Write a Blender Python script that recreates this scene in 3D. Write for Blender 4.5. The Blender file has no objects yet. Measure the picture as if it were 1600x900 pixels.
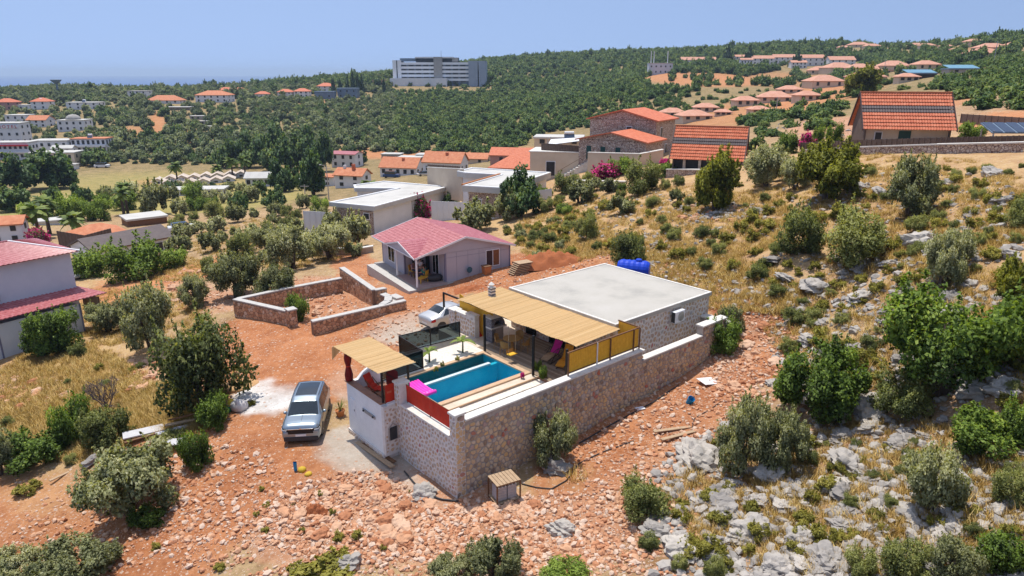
import bpy, bmesh, math, random
import numpy as np
from mathutils import Vector, Matrix, Euler
sc=bpy.context.scene
# ---------------------------------------------------------------- camera
cam_d=bpy.data.cameras.new('camera'); cam_d.sensor_width=36.0; cam_d.lens=36.0*1080/1600; cam_d.clip_start=.1; cam_d.clip_end=90000
cam=bpy.data.objects.new('camera',cam_d); sc.collection.objects.link(cam)
cam.location=(0,0,18); cam.rotation_euler=(math.pi/2-math.atan(337/1080.0),0,0); sc.camera=cam
# ---------------------------------------------------------------- daylight
SUN_EL,SUN_AZ=math.radians(74),math.radians(-33)          # azimuth measured from +Y (straight ahead) to the right
wd=bpy.data.worlds.new('World'); sc.world=wd; wd.use_nodes=True
wn=wd.node_tree; wn.nodes.clear()
wo=wn.nodes.new('ShaderNodeOutputWorld'); wb=wn.nodes.new('ShaderNodeBackground'); ws=wn.nodes.new('ShaderNodeTexSky')
ws.sky_type='NISHITA'; ws.sun_disc=False; ws.sun_elevation=SUN_EL; ws.sun_rotation=SUN_AZ; ws.altitude=50; ws.air_density=1.0; ws.dust_density=0.4; ws.ozone_density=3.0
wb.inputs['Strength'].default_value=0.15
# the clear blue of the upper sky comes down to the horizon, as in the photograph
wc=wn.nodes.new('ShaderNodeTexCoord'); wm=wn.nodes.new('ShaderNodeVectorMath'); wm.operation='ADD'; wm.inputs[1].default_value=(0,0,.42); wn.links.new(wc.outputs['Generated'],wm.inputs[0]); wn.links.new(wm.outputs[0],ws.inputs[0])
wh=wn.nodes.new('ShaderNodeHueSaturation'); wh.inputs['Saturation'].default_value=.86; wh.inputs['Value'].default_value=.92; wn.links.new(ws.outputs[0],wh.inputs['Color']); wn.links.new(wh.outputs[0],wb.inputs[0]); wn.links.new(wb.outputs[0],wo.inputs[0])
sd=bpy.data.lights.new('sun','SUN'); sd.energy=3.6; sd.angle=math.radians(.53); sd.color=(1,.95,.87)
so=bpy.data.objects.new('sun',sd); sc.collection.objects.link(so); so.location=(60,150,400)
_dir=Vector((math.sin(SUN_AZ)*math.cos(SUN_EL),math.cos(SUN_AZ)*math.cos(SUN_EL),math.sin(SUN_EL)))
so.rotation_euler=(-_dir).to_track_quat('-Z','Y').to_euler()
vs=sc.view_settings; vs.view_transform='Standard'; vs.look='None'; vs.gamma=1; vs.use_curve_mapping=False; vs.exposure=0.4
sc.cycles.max_bounces=10; sc.cycles.transparent_max_bounces=24; sc.cycles.volume_bounces=0; sc.cycles.diffuse_bounces=5; sc.cycles.use_denoising=True
random.seed(7); RNG=np.random.default_rng(7)
# ---------------------------------------------------------------- survey: photograph pixels <-> metres
F=1080.0; PITCH=math.atan(337/1080.0); CZ=18.0; SP,CP=math.sin(PITCH),math.cos(PITCH)
def ray(px,py):
    a=(px-800)/F; b=(py-450)/F
    return np.array([a, CP-b*SP, -(SP+b*CP)])
def pz(px,py,z):                                  # ground point seen at a pixel, at a known level
    r=ray(px,py); d=(z-CZ)/r[2]; return Vector((r[0]*d, r[1]*d, z))
def pd(px,py,d):
    r=ray(px,py)*d; return Vector((r[0], r[1], CZ+r[2]))
def proj(x,y,z):
    h=z-CZ; d=y*CP-h*SP; v=-(y*SP+h*CP)
    return 800+F*x/d, 450+F*v/d, d
ROT=math.radians(40.7); AX=(math.cos(ROT),math.sin(ROT)); VX=(-AX[1],AX[0])
O0=pz(714.5,781,0)
def W(u,v,z=0): return Vector((O0.x+u*AX[0]+v*VX[0], O0.y+u*AX[1]+v*VX[1], z))
def UV(x,y):
    dx,dy=x-O0.x,y-O0.y; return dx*AX[0]+dy*AX[1], dx*VX[0]+dy*VX[1]
# ---- terrain levels read off the photograph: (px, py, level)
LV=[(714,781,0),(770,757,0),(850,705,.35),(925,668,.5),(1000,625,.8),(1060,595,1.0),(1110,560,1.6),
(500,690,.15),(450,660,.2),(545,676,.1),(600,722,0),(420,610,.25),(560,560,.55),(480,540,.3),(400,560,.1),(640,520,.95),(690,520,1.2),(600,500,.75),
(370,512,0),(480,525,.3),(540,470,.3),(640,480,.8),(740,440,1.1),(800,430,1.6),(300,480,-.9),(330,440,-1.5),(250,520,-1.2),
(200,600,-1.3),(100,560,-2.1),(20,560,-2.6),(0,660,-2.6),(110,660,-1.8),(250,680,-.9),(330,650,-.3),(60,760,-2.2),(200,760,-1.4),(330,740,-.5),(0,880,-2.2),(200,890,-1.3),
(400,780,-.2),(500,820,-.1),(650,860,-.2),(800,890,0),(500,900,-.4),(900,800,.4),(1000,750,.8),(1000,890,.6),(1100,680,1.1),(1150,600,1.6),(1250,760,1.7),(1200,890,1.3),(1400,890,2.2),(1590,890,3.2),(1590,760,4.1),(1400,760,2.7),(1480,640,3.9),(1590,640,5.2),(1330,620,2.8),(1180,530,2.3),(1250,500,3.3),
(1130,470,2.6),(1060,430,3.2),(1000,405,3.3),(920,395,2.4),(860,405,1.9),(1200,430,4.9),(1350,470,5.5),(1480,470,6.8),(1590,500,7.2),(1590,400,8.8),(1400,400,7.0),(1590,300,10.8),(1480,300,9.8),(1330,320,8.3),(1200,350,6.5),(1100,350,5.4),(1000,350,4.4),(900,350,2.6),(1590,250,11.4),(1425,228,11.0),(1300,250,9.6),(1200,270,8.0),(1105,272,6.8),(1000,290,5.0),(900,305,2.9),(830,350,1.0),
(760,345,-.3),(690,350,-1.2),(600,365,-2.0),(520,385,-2.4),(440,400,-2.4),(340,395,-3.6),(240,420,-4.3),(120,470,-3.8),(150,400,-5.6),(200,388,-6.2),(20,400,-5.5),(20,360,-7.2),(100,345,-8.5),(235,350,-8.2),(330,330,-8.8),(430,330,-7.6),(480,345,-5.2),
(780,335,1.0),(880,290,2.6),(700,300,-4),(620,300,-6.5)]
# ---- and, farther off, by distance
DS=[(200,300,190),(120,290,205),(20,300,190),(300,290,205),(400,290,200),(350,275,225),(480,300,170),(535,292,180),(620,280,190),(700,275,185),(800,268,165),(860,262,150),
(600,252,265),(700,250,262),(500,255,262),(400,262,250),(250,262,255),(140,240,282),(20,248,270),(80,258,262),(300,220,310),(200,200,345),(100,190,385),(20,195,380),
(420,220,315),(550,220,325),(700,215,320),(850,215,290),(950,195,300),(600,180,430),(480,175,420),(350,180,400),(750,180,400),(850,165,420),(980,160,340),(330,158,455),(250,160,450),(60,170,430),(130,170,425),(20,172,430),
(500,150,520),(430,150,520),(690,133,580),(620,133,580),(760,135,580),(860,135,560),(950,135,520),
(0,146,640),(100,144,680),(200,148,680),(320,141,700),(420,137,760),(520,131,830),(600,125,900),(700,110,1000),(800,103,1050),(900,96,1050),(1000,87,1000),
(1040,118,480),(1100,128,440),(1160,125,460),(1200,108,530),(1300,106,530),(1100,82,850),(1250,75,800),(1350,72,720),
(1060,183,250),(1100,176,255),(1165,162,275),(1205,156,285),(1265,150,300),(1240,142,330),(1290,134,340),(1390,118,370),(1130,140,330),(1040,145,340),
(1430,72,600),(1500,69,520),(1590,60,480),(1590,90,300),(1500,112,235),(1440,120,250),(1400,150,170),(1300,185,140),(1200,210,122),(1130,222,118),(1590,150,120),(1500,160,125),(1590,200,84),(1370,200,100),(1000,225,135),(930,235,128),(950,258,104),(1060,240,108)]
def _ctrl():
    P=[]
    for a,b,z in LV:
        q=pz(a,b,z); P.append((q.x,q.y,z))
    for a,b,d in DS:
        q=pd(a,b,d); P.append((q.x,q.y,q.z))
    for px,d,z in [(-400,900,-30),(0,900,-45),(150,950,-45),(320,1000,-45),(520,1150,-40),(700,1400,-30),(850,1500,-10),(1000,1500,0),(1200,1200,0),(1400,1000,5),(1600,800,10),(2000,700,20),
                   (0,1500,-110),(320,1700,-110),(600,1900,-90),(900,2200,-60),(1300,2000,-50),(1700,1500,-30),(-600,1500,-110)]:
        P.append(((px-800)/F*d/1.0,d*1.0,z))
    for px,d,z in [(-300,40,-4),(-300,80,-8),(-300,200,-15),(-300,400,-10),(-300,26,-3),(2000,26,7),(2000,40,11),(2000,70,16),(2000,120,22),(2000,300,36),(2000,500,48),(0,12,-2.3),(800,12,.2),(1600,12,2.6),(-300,12,-2.8),(2000,12,4),(800,18,.1)]:
        P.append(((px-800)/F*d,d,z))
    return np.array(P)
_C=_ctrl()
def _st(x,y):
    y=np.maximum(y,4.0); return x/y*1.0, np.log(y)*.62
_cs,_ct=_st(_C[:,0],_C[:,1]); _c2=.10**2
def _k(s,t): return np.sqrt((s[:,None]-_cs)**2+(t[:,None]-_ct)**2+_c2)
_n=len(_C); _A=np.zeros((_n+3,_n+3)); _A[:_n,:_n]=_k(_cs,_ct)-np.eye(_n)*.004
_A[:_n,_n]=1;_A[:_n,_n+1]=_cs;_A[:_n,_n+2]=_ct;_A[_n:,:_n]=_A[:_n,_n:].T
# solve for level divided by distance-dependent weight keeps far and near detail on one scale
_wt=lambda y: np.maximum(y,4.0)**.55
_X=np.linalg.solve(_A,np.concatenate([_C[:,2]/_wt(_C[:,1]),np.zeros(3)]))
def _nz(x,y,f,s):
    return np.sin(x*f+1.3*np.sin(y*f*.7+s)+s)*np.cos(y*f*1.1+1.7*np.sin(x*f*.6-s)+2*s)
def H(x,y):
    x=np.atleast_1d(np.asarray(x,float)); y=np.atleast_1d(np.asarray(y,float)); out=np.empty(len(x))
    for i in range(0,len(x),20000):
        s,t=_st(x[i:i+20000],y[i:i+20000])
        out[i:i+20000]=(_k(s,t)@_X[:_n]+_X[_n]+_X[_n+1]*s+_X[_n+2]*t)*_wt(y[i:i+20000])
    # inside the walled pool terrace the earth stays below the paving
    u,v=UV(x,y)
    w=np.clip((np.minimum(np.minimum(u-.3,19-u),np.minimum(v-.15,9.3-v)))/.25,0,1)
    out=np.where(w>0,out*(1-w)+np.minimum(out,.3)*w,out)
    r=np.clip((.35-np.abs(u-9)/60-np.abs(v-4)/50),.0,.35)
    out+=_nz(x,y,.55,.4)*.10*np.clip(1.2-w,0,1)+_nz(x,y,1.7,2.)*.035*np.clip(1-w,0,1)
    return out
def h1(x,y): return float(H(x,y)[0])
def gp(px,py):                                    # where the ground is seen at a pixel
    r=ray(px,py); d=np.exp(np.linspace(math.log(9),math.log(2600),420))
    z=CZ+r[2]*d; g=H(r[0]*d,r[1]*d); i=np.nonzero(z<g)[0]
    if len(i)==0 or i[0]==0: return None
    a,b=d[i[0]-1],d[i[0]]
    dd=np.linspace(a,b,24); zz=CZ+r[2]*dd; gg=H(r[0]*dd,r[1]*dd); j=np.nonzero(zz<=gg)[0]
    q=dd[j[0]] if len(j) else b
    x,y=r[0]*q,r[1]*q
    return Vector((x,y,h1(x,y)))
def gps(pts):                                     # the same for many pixels at once
    pts=np.asarray(pts,float); a=(pts[:,0]-800)/F; b=(pts[:,1]-450)/F
    rx,ry,rz=a,CP-b*SP,-(SP+b*CP); d=np.exp(np.linspace(math.log(15),math.log(190),70))
    X=rx[:,None]*d; Y=ry[:,None]*d; Z=CZ+rz[:,None]*d
    G=H(X.ravel(),Y.ravel()).reshape(X.shape); hit=Z<G; k=hit.argmax(1); ok=hit.any(1)&(k>0)
    k=np.maximum(k,1); n=np.arange(len(pts)); f0=(Z-G)[n,k-1]; f1=(Z-G)[n,k]; t=f0/(f0-f1+1e-9)
    q=d[k-1]+(d[k]-d[k-1])*np.clip(t,0,1); x,y=rx*q,ry*q
    return np.stack([x,y,H(x,y)],1),ok,q
# ---------------------------------------------------------------- materials
MATS={}
def _nt(name):
    m=bpy.data.materials.new(name); m.use_nodes=True; nt=m.node_tree; nt.nodes.clear()
    o=nt.nodes.new('ShaderNodeOutputMaterial'); b=nt.nodes.new('ShaderNodeBsdfPrincipled'); nt.links.new(b.outputs[0],o.inputs[0])
    MATS[name]=m; return m,nt,b,o
def N(nt,t,**k):
    n=nt.nodes.new('ShaderNode'+t)
    for a,v in k.items():
        if a.startswith('i_'): n.inputs[a[2:].replace('_',' ')].default_value=v
        else: setattr(n,a,v)
    return n
def c4(c): return (c[0],c[1],c[2],1)
def ramp(nt,fac,stops):
    r=N(nt,'ValToRGB'); e=r.color_ramp.elements
    while len(e)<len(stops): e.new(.5)
    for i,(p,c) in enumerate(stops): e[i].position=p; e[i].color=c4(c)
    nt.links.new(fac,r.inputs[0]); return r.outputs[0]
def noise(nt,scale,detail=4,rough=.6,coord=None,dist=0):
    n=N(nt,'TexNoise'); n.inputs['Scale'].default_value=scale; n.inputs['Detail'].default_value=detail; n.inputs['Roughness'].default_value=rough; n.inputs['Distortion'].default_value=dist
    if coord is None: coord=N(nt,'NewGeometry').outputs['Position']
    nt.links.new(coord,n.inputs['Vector']); return n.outputs['Fac']
def mix(nt,fac,a,b,mode='MIX'):
    m=N(nt,'MixRGB',blend_type=mode)
    for i,v in ((0,fac),(1,a),(2,b)):
        if hasattr(v,'is_linked') or hasattr(v,'links'): nt.links.new(v,m.inputs[i])
        else: m.inputs[i].default_value=v if i==0 else c4(v)
    return m.outputs[0]
def bump(nt,b,h,strength=.3,dist=.05):
    n=N(nt,'Bump'); n.inputs['Strength'].default_value=strength; n.inputs['Distance'].default_value=dist
    nt.links.new(h,n.inputs['Height']); nt.links.new(n.outputs[0],b.inputs['Normal'])
def pm(name,c1,c2=None,scale=3.,rough=.75,metal=0.,bmp=0.,bsc=20.,spec=.3,c3=None):
    """plain procedural surface: two or three tones of wear mixed by noise, fine relief"""
    if name in MATS: return MATS[name]
    m,nt,b,o=_nt(name); c2=c2 or tuple(x*.82 for x in c1)
    f=noise(nt,scale,6,.65); col=ramp(nt,f,[(.3,c2),(.68,c1)] if not c3 else [(.28,c2),(.5,c1),(.74,c3)])
    nt.links.new(col,b.inputs['Base Color']); b.inputs['Roughness'].default_value=rough; b.inputs['Metallic'].default_value=metal; b.inputs['Specular IOR Level'].default_value=spec
    if bmp: bump(nt,b,noise(nt,bsc,5,.6),bmp,.03)
    return m
def tinted(name,stops,scale=8.,bmp=.4,bsc=30.,rough=.85,dirt=.25):
    """colour picked per piece from the 'tint' attribute"""
    m,nt,b,o=_nt(name); a=N(nt,'Attribute',attribute_name='tint')
    col=ramp(nt,a.outputs['Fac'],stops); f=noise(nt,scale,5,.7)
    dk=N(nt,'MapRange'); dk.inputs[3].default_value=1-dirt; dk.inputs[4].default_value=1+dirt; nt.links.new(f,dk.inputs[0])
    col=mix(nt,1.0,col,dk.outputs[0],'MULTIPLY'); nt.links.new(col,b.inputs['Base Color']); b.inputs['Roughness'].default_value=rough; b.inputs['Specular IOR Level'].default_value=.2
    bump(nt,b,noise(nt,bsc,5,.65),bmp,.03); return m
def leafmat(name,stops,trans=.3,rough=.55):
    m,nt,b,o=_nt(name); a=N(nt,'Attribute',attribute_name='tint'); oi=N(nt,'ObjectInfo')
    ad=N(nt,'Math',operation='MULTIPLY_ADD'); nt.links.new(oi.outputs['Random'],ad.inputs[0]); ad.inputs[1].default_value=.5; ad.inputs[2].default_value=-.25
    s=N(nt,'Math',operation='ADD'); nt.links.new(a.outputs['Fac'],s.inputs[0]); nt.links.new(ad.outputs[0],s.inputs[1])
    col=ramp(nt,s.outputs[0],stops); nt.links.new(col,b.inputs['Base Color']); b.inputs['Roughness'].default_value=rough; b.inputs['Specular IOR Level'].default_value=.25
    t=N(nt,'BsdfTranslucent'); nt.links.new(mix(nt,1.,col,(1.15,1.1,.5),'MULTIPLY'),t.inputs[0])
    ms=N(nt,'MixShader'); ms.inputs[0].default_value=trans; nt.links.new(b.outputs[0],ms.inputs[1]); nt.links.new(t.outputs[0],ms.inputs[2]); nt.links.new(ms.outputs[0],o.inputs[0]); return m
def glassy(name,tint,op=.5,rough=.03,solid=None):
    """tinted pane: part see-through, part mirror"""
    m,nt,b,o=_nt(name); t=N(nt,'BsdfTransparent'); t.inputs[0].default_value=c4(tint)
    b.inputs['Base Color'].default_value=c4(solid or tuple(x*.15 for x in tint)); b.inputs['Roughness'].default_value=rough; b.inputs['Specular IOR Level'].default_value=.6
    fr=N(nt,'LayerWeight'); fr.inputs[0].default_value=.5; pw=N(nt,'Math',operation='POWER'); nt.links.new(fr.outputs['Facing'],pw.inputs[0]); pw.inputs[1].default_value=4.5
    mx=N(nt,'Math',operation='MULTIPLY_ADD'); nt.links.new(pw.outputs[0],mx.inputs[0]); mx.inputs[1].default_value=.9*(1-op); mx.inputs[2].default_value=op
    ms=N(nt,'MixShader'); nt.links.new(mx.outputs[0],ms.inputs[0]); nt.links.new(t.outputs[0],ms.inputs[1]); nt.links.new(b.outputs[0],ms.inputs[2]); nt.links.new(ms.outputs[0],o.inputs[0]); return m
# ---------------------------------------------------------------- mesh helpers
COL=sc.collection; BASE={}
def base_of(p):
    while p is not None:
        if p.name in BASE: return BASE[p.name]
        p=p.parent
    return (0,0,0)
class MB:
    """collects shapes, links them as ONE mesh object"""
    def __init__(s): s.v=[]; s.f=[]; s.t=[]; s.tn=.5
    def add(s,vs,fs):
        n=len(s.v); s.v+=[tuple(p) for p in vs]; s.f+=[tuple(i+n for i in f) for f in fs]; s.t+=[s.tn]*len(vs); return s
    def box(s,x0,x1,y0,y1,z0,z1):
        return s.add([(x0,y0,z0),(x1,y0,z0),(x1,y1,z0),(x0,y1,z0),(x0,y0,z1),(x1,y0,z1),(x1,y1,z1),(x0,y1,z1)],[(0,3,2,1),(4,5,6,7),(0,1,5,4),(1,2,6,5),(2,3,7,6),(3,0,4,7)])
    def bbox(s,x0,x1,y0,y1,z0,z1,b=.02):            # box with chamfered top edges
        return s.add([(x0,y0,z0),(x1,y0,z0),(x1,y1,z0),(x0,y1,z0),(x0,y0,z1-b),(x1,y0,z1-b),(x1,y1,z1-b),(x0,y1,z1-b),(x0+b,y0+b,z1),(x1-b,y0+b,z1),(x1-b,y1-b,z1),(x0+b,y1-b,z1)],
          [(0,3,2,1),(8,9,10,11),(0,1,5,4),(1,2,6,5),(2,3,7,6),(3,0,4,7),(4,5,9,8),(5,6,10,9),(6,7,11,10),(7,4,8,11)])
    def obox(s,c,ax,ay,az):                          # box by centre and three half-axes
        c,ax,ay,az=map(Vector,(c,ax,ay,az)); vs=[c+ax*i+ay*j+az*k for k in (-1,1) for i,j in ((-1,-1),(1,-1),(1,1),(-1,1))]
        return s.add(vs,[(0,3,2,1),(4,5,6,7),(0,1,5,4),(1,2,6,5),(2,3,7,6),(3,0,4,7)])
    def bar(s,p,q,w,h=None):
        p,q=Vector(p),Vector(q); d=(q-p); l=d.length/2; d.normalize(); up=Vector((0,0,1)) if abs(d.z)<.95 else Vector((1,0,0))
        a=d.cross(up).normalized(); b=a.cross(d).normalized(); return s.obox((p+q)/2,d*l,a*w/2,b*(h or w)/2)
    def tube(s,pts,r,n=6,cap=True):
        pts=[Vector(p) for p in pts]; rs=r if isinstance(r,(list,tuple)) else [r]*len(pts); vs=[]; fs=[]; L=len(pts)
        prev=None
        for i,p in enumerate(pts):
            d=(pts[min(i+1,L-1)]-pts[max(i-1,0)]).normalized()
            a=d.cross(Vector((0,0,1)) if abs(d.z)<.9 else Vector((1,0,0))).normalized()
            if prev is not None:
                a=(prev-d*prev.dot(d)); a=a.normalized() if a.length>1e-6 else d.orthogonal().normalized()
            prev=a; b=d.cross(a)
            for k in range(n):
                t=2*math.pi*k/n; vs.append(p+(a*math.cos(t)+b*math.sin(t))*rs[i])
        for i in range(L-1):
            for k in range(n):
                k2=(k+1)%n; fs.append((i*n+k,i*n+k2,(i+1)*n+k2,(i+1)*n+k))
        if cap: fs+=[tuple(range(n-1,-1,-1)),tuple((L-1)*n+k for k in range(n))]
        return s.add(vs,fs)
    def cyl(s,p,q,r,n=12): return s.tube([p,q],r,n)
    def lathe(s,c,prof,n=16):
        c=Vector(c); vs=[]; fs=[]; L=len(prof)
        for r,z in prof:
            for k in range(n): t=2*math.pi*k/n; vs.append(c+Vector((r*math.cos(t),r*math.sin(t),z)))
        for i in range(L-1):
            for k in range(n): k2=(k+1)%n; fs.append((i*n+k,i*n+k2,(i+1)*n+k2,(i+1)*n+k))
        fs+=[tuple(range(n-1,-1,-1)),tuple((L-1)*n+k for k in range(n))]; return s.add(vs,fs)
    def prism(s,poly,z0,z1):
        n=len(poly); vs=[(x,y,z0) for x,y in poly]+[(x,y,z1) for x,y in poly]
        return s.add(vs,[tuple(range(n-1,-1,-1)),tuple(range(n,2*n))]+[(i,(i+1)%n,n+(i+1)%n,n+i) for i in range(n)])
    def extr(s,poly,d):                              # 3D polygon pushed along d
        n=len(poly); d=Vector(d); vs=[Vector(p) for p in poly]; vs+=[p+d for p in vs]
        return s.add(vs,[tuple(range(n-1,-1,-1)),tuple(range(n,2*n))]+[(i,(i+1)%n,n+(i+1)%n,n+i) for i in range(n)])
    def grid(s,fn,nu,nv,close=False):
        vs=[fn(i/nu,j/nv) for i in range(nu+1) for j in range(nv+1)]; w=nv+1
        return s.add(vs,[(i*w+j,(i+1)*w+j,(i+1)*w+j+1,i*w+j+1) for i in range(nu) for j in range(nv)])
    def build(s,name,mat,parent=None,base=None,smooth=False,loc=None,rot=0,fix=True):
        b=base_of(parent) if parent else (base or (0,0,0))
        me=bpy.data.meshes.new(name); me.from_pydata([(x-b[0],y-b[1],z-b[2]) for x,y,z in s.v],[],s.f)
        if len(set(s.t))>1 or s.tn!=.5:
            a=me.attributes.new('tint','FLOAT','POINT'); a.data.foreach_set('value',s.t)
        if fix:
            bm=bmesh.new(); bm.from_mesh(me); bmesh.ops.recalc_face_normals(bm,faces=bm.faces); bm.to_mesh(me); bm.free()
        if smooth: me.polygons.foreach_set('use_smooth',[True]*len(me.polygons))
        me.materials.append(mat if not isinstance(mat,str) else MATS[mat]); o=bpy.data.objects.new(name,me); COL.objects.link(o)
        if parent: o.parent=parent
        elif loc is not None: o.location=loc; o.rotation_euler=(0,0,rot)
        return o
def tag(o,label=None,cat=None,group=None,kind=None):
    for k,v in (('label',label),('category',cat),('group',group),('kind',kind)):
        if v: o[k]=v
    return o
def thing(name,label,cat,loc,rot=0,base=(0,0,0),group=None):
    o=bpy.data.objects.new(name,None); o.empty_display_size=.3; COL.objects.link(o); o.location=loc; o.rotation_euler=(0,0,rot) if not isinstance(rot,(tuple,Euler)) else rot
    BASE[o.name]=base; return tag(o,label,cat,group)
def uthing(name,label,cat,u,v,z,group=None):         # a thing of the pool compound, laid out along its walls
    return thing(name,label,cat,W(u,v,z),ROT,(u,v,z),group)
def ubuild(mb,name,mat,u,v,z,label=None,cat=None,group=None,kind=None,smooth=False):
    o=mb.build(name,mat,None,(u,v,z),smooth,W(u,v,z),ROT); BASE[o.name]=(u,v,z); return tag(o,label,cat,group,kind)
def copy_tree(o,parent=None):
    c=o.copy(); COL.objects.link(c); c.parent=parent
    for ch in list(o.children): copy_tree(ch,c)
    return c
def mesh_np(name,V,Fq,tint=None,smooth=False):
    me=bpy.data.meshes.new(name); n=Fq.shape[1]; me.vertices.add(len(V)); me.vertices.foreach_set('co',np.ascontiguousarray(V,np.float32).ravel())
    me.loops.add(Fq.size); me.loops.foreach_set('vertex_index',Fq.astype(np.int32).ravel()); me.polygons.add(len(Fq)); me.polygons.foreach_set('loop_start',np.arange(0,Fq.size,n,dtype=np.int32))
    try: me.polygons.foreach_set('loop_total',np.full(len(Fq),n,np.int32))
    except Exception: pass
    if smooth: me.polygons.foreach_set('use_smooth',np.ones(len(Fq),bool))
    me.update(calc_edges=True); me.validate()
    if tint is not None:
        a=me.attributes.new('tint','FLOAT','POINT'); a.data.foreach_set('value',np.ascontiguousarray(tint,np.float32))
    return me
def mobj(name,me,mat,parent=None,loc=None,rot=(0,0,0),scl=(1,1,1)):
    if mat is not None and not me.materials: me.materials.append(MATS[mat] if isinstance(mat,str) else mat)
    o=bpy.data.objects.new(name,me); COL.objects.link(o)
    if parent: o.parent=parent
    if loc is not None: o.location=loc
    o.rotation_euler=rot; o.scale=scl; return o
def scatter(name,label,cat,P,S,R,protos,idx):
    """uncountable stuff: copies of proto meshes on points, as one object"""
    me=bpy.data.meshes.new(name); me.vertices.add(len(P)); me.vertices.foreach_set('co',np.ascontiguousarray(P,np.float32).ravel())
    for nm,ty,ar in (('scl','FLOAT_VECTOR',S),('rot','FLOAT_VECTOR',R),('pid','INT',idx)):
        a=me.attributes.new(nm,ty,'POINT'); a.data.foreach_set('vector' if ty!='INT' else 'value',np.ascontiguousarray(ar,np.float32 if ty!='INT' else np.int32).ravel())
    o=bpy.data.objects.new(name,me); COL.objects.link(o); tag(o,label,cat,None,'stuff')
    g=bpy.data.node_groups.new(name,'GeometryNodeTree'); g.interface.new_socket('Geometry',in_out='INPUT',socket_type='NodeSocketGeometry'); g.interface.new_socket('Geometry',in_out='OUTPUT',socket_type='NodeSocketGeometry')
    nn=g.nodes.new; gi=nn('NodeGroupInput'); go=nn('NodeGroupOutput'); mp=nn('GeometryNodeMeshToPoints'); g.links.new(gi.outputs[0],mp.inputs['Mesh']); jn=nn('GeometryNodeJoinGeometry')
    def attr(n,t):
        a=nn('GeometryNodeInputNamedAttribute'); a.data_type=t; a.inputs['Name'].default_value=n; return [q for q in a.outputs if q.enabled][0]
    e=nn('FunctionNodeEulerToRotation'); g.links.new(attr('rot','FLOAT_VECTOR'),e.inputs[0]); sa=attr('scl','FLOAT_VECTOR'); pa=attr('pid','INT')
    for k,p in enumerate(protos):
        c=nn('FunctionNodeCompare'); c.data_type='INT'; c.operation='EQUAL'; ii=[q for q in c.inputs if q.enabled]; g.links.new(pa,ii[0]); ii[1].default_value=k
        oi=nn('GeometryNodeObjectInfo'); oi.inputs['Object'].default_value=p; oi.inputs['As Instance'].default_value=True; oi.transform_space='ORIGINAL'
        ip=nn('GeometryNodeInstanceOnPoints'); g.links.new(mp.outputs[0],ip.inputs['Points']); g.links.new(c.outputs[0],ip.inputs['Selection']); g.links.new(oi.outputs['Geometry'],ip.inputs['Instance'])
        g.links.new(e.outputs[0],ip.inputs['Rotation']); g.links.new(sa,ip.inputs['Scale']); g.links.new(ip.outputs[0],jn.inputs[0])
    g.links.new(jn.outputs[0],go.inputs[0]); m=o.modifiers.new('scatter','NODES'); m.node_group=g; return o
# ---------------------------------------------------------------- masonry
def voronoi2(w,h,cell,rng,aspect=1.0,jit=.42):
    """irregular stones filling a w x h face: list of convex polygons"""
    nx=max(1,int(round(w/(cell*aspect)))); ny=max(1,int(round(h/cell))); dx,dy=w/nx,h/ny; S={}
    for i in range(-2,nx+2):
        for j in range(-2,ny+2):
            S[i,j]=((i+.5+(.25 if j%2 else -.25)+rng.uniform(-jit,jit))*dx,(j+.5+rng.uniform(-jit,jit))*dy)
    out=[]
    for i in range(nx+1):
        for j in range(ny):
            if (i,j) not in S: continue
            cx,cy=S[i,j]; poly=[(0,0),(w,0),(w,h),(0,h)]
            for a in range(-2,3):
                for b in range(-2,3):
                    if (a or b) and (i+a,j+b) in S:
                        ox,oy=S[i+a,j+b]; mx,my=(cx+ox)/2,(cy+oy)/2; nx_,ny_=ox-cx,oy-cy; q=[]
                        for k in range(len(poly)):
                            p0,p1=poly[k],poly[(k+1)%len(poly)]; d0=(p0[0]-mx)*nx_+(p0[1]-my)*ny_; d1=(p1[0]-mx)*nx_+(p1[1]-my)*ny_
                            if d0<=0: q.append(p0)
                            if d0*d1<0: t=d0/(d0-d1); q.append((p0[0]+t*(p1[0]-p0[0]),p0[1]+t*(p1[1]-p0[1])))
                        poly=q
                        if len(poly)<3: break
                if len(poly)<3: break
            if len(poly)>=3: out.append(poly)
    return out
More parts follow.
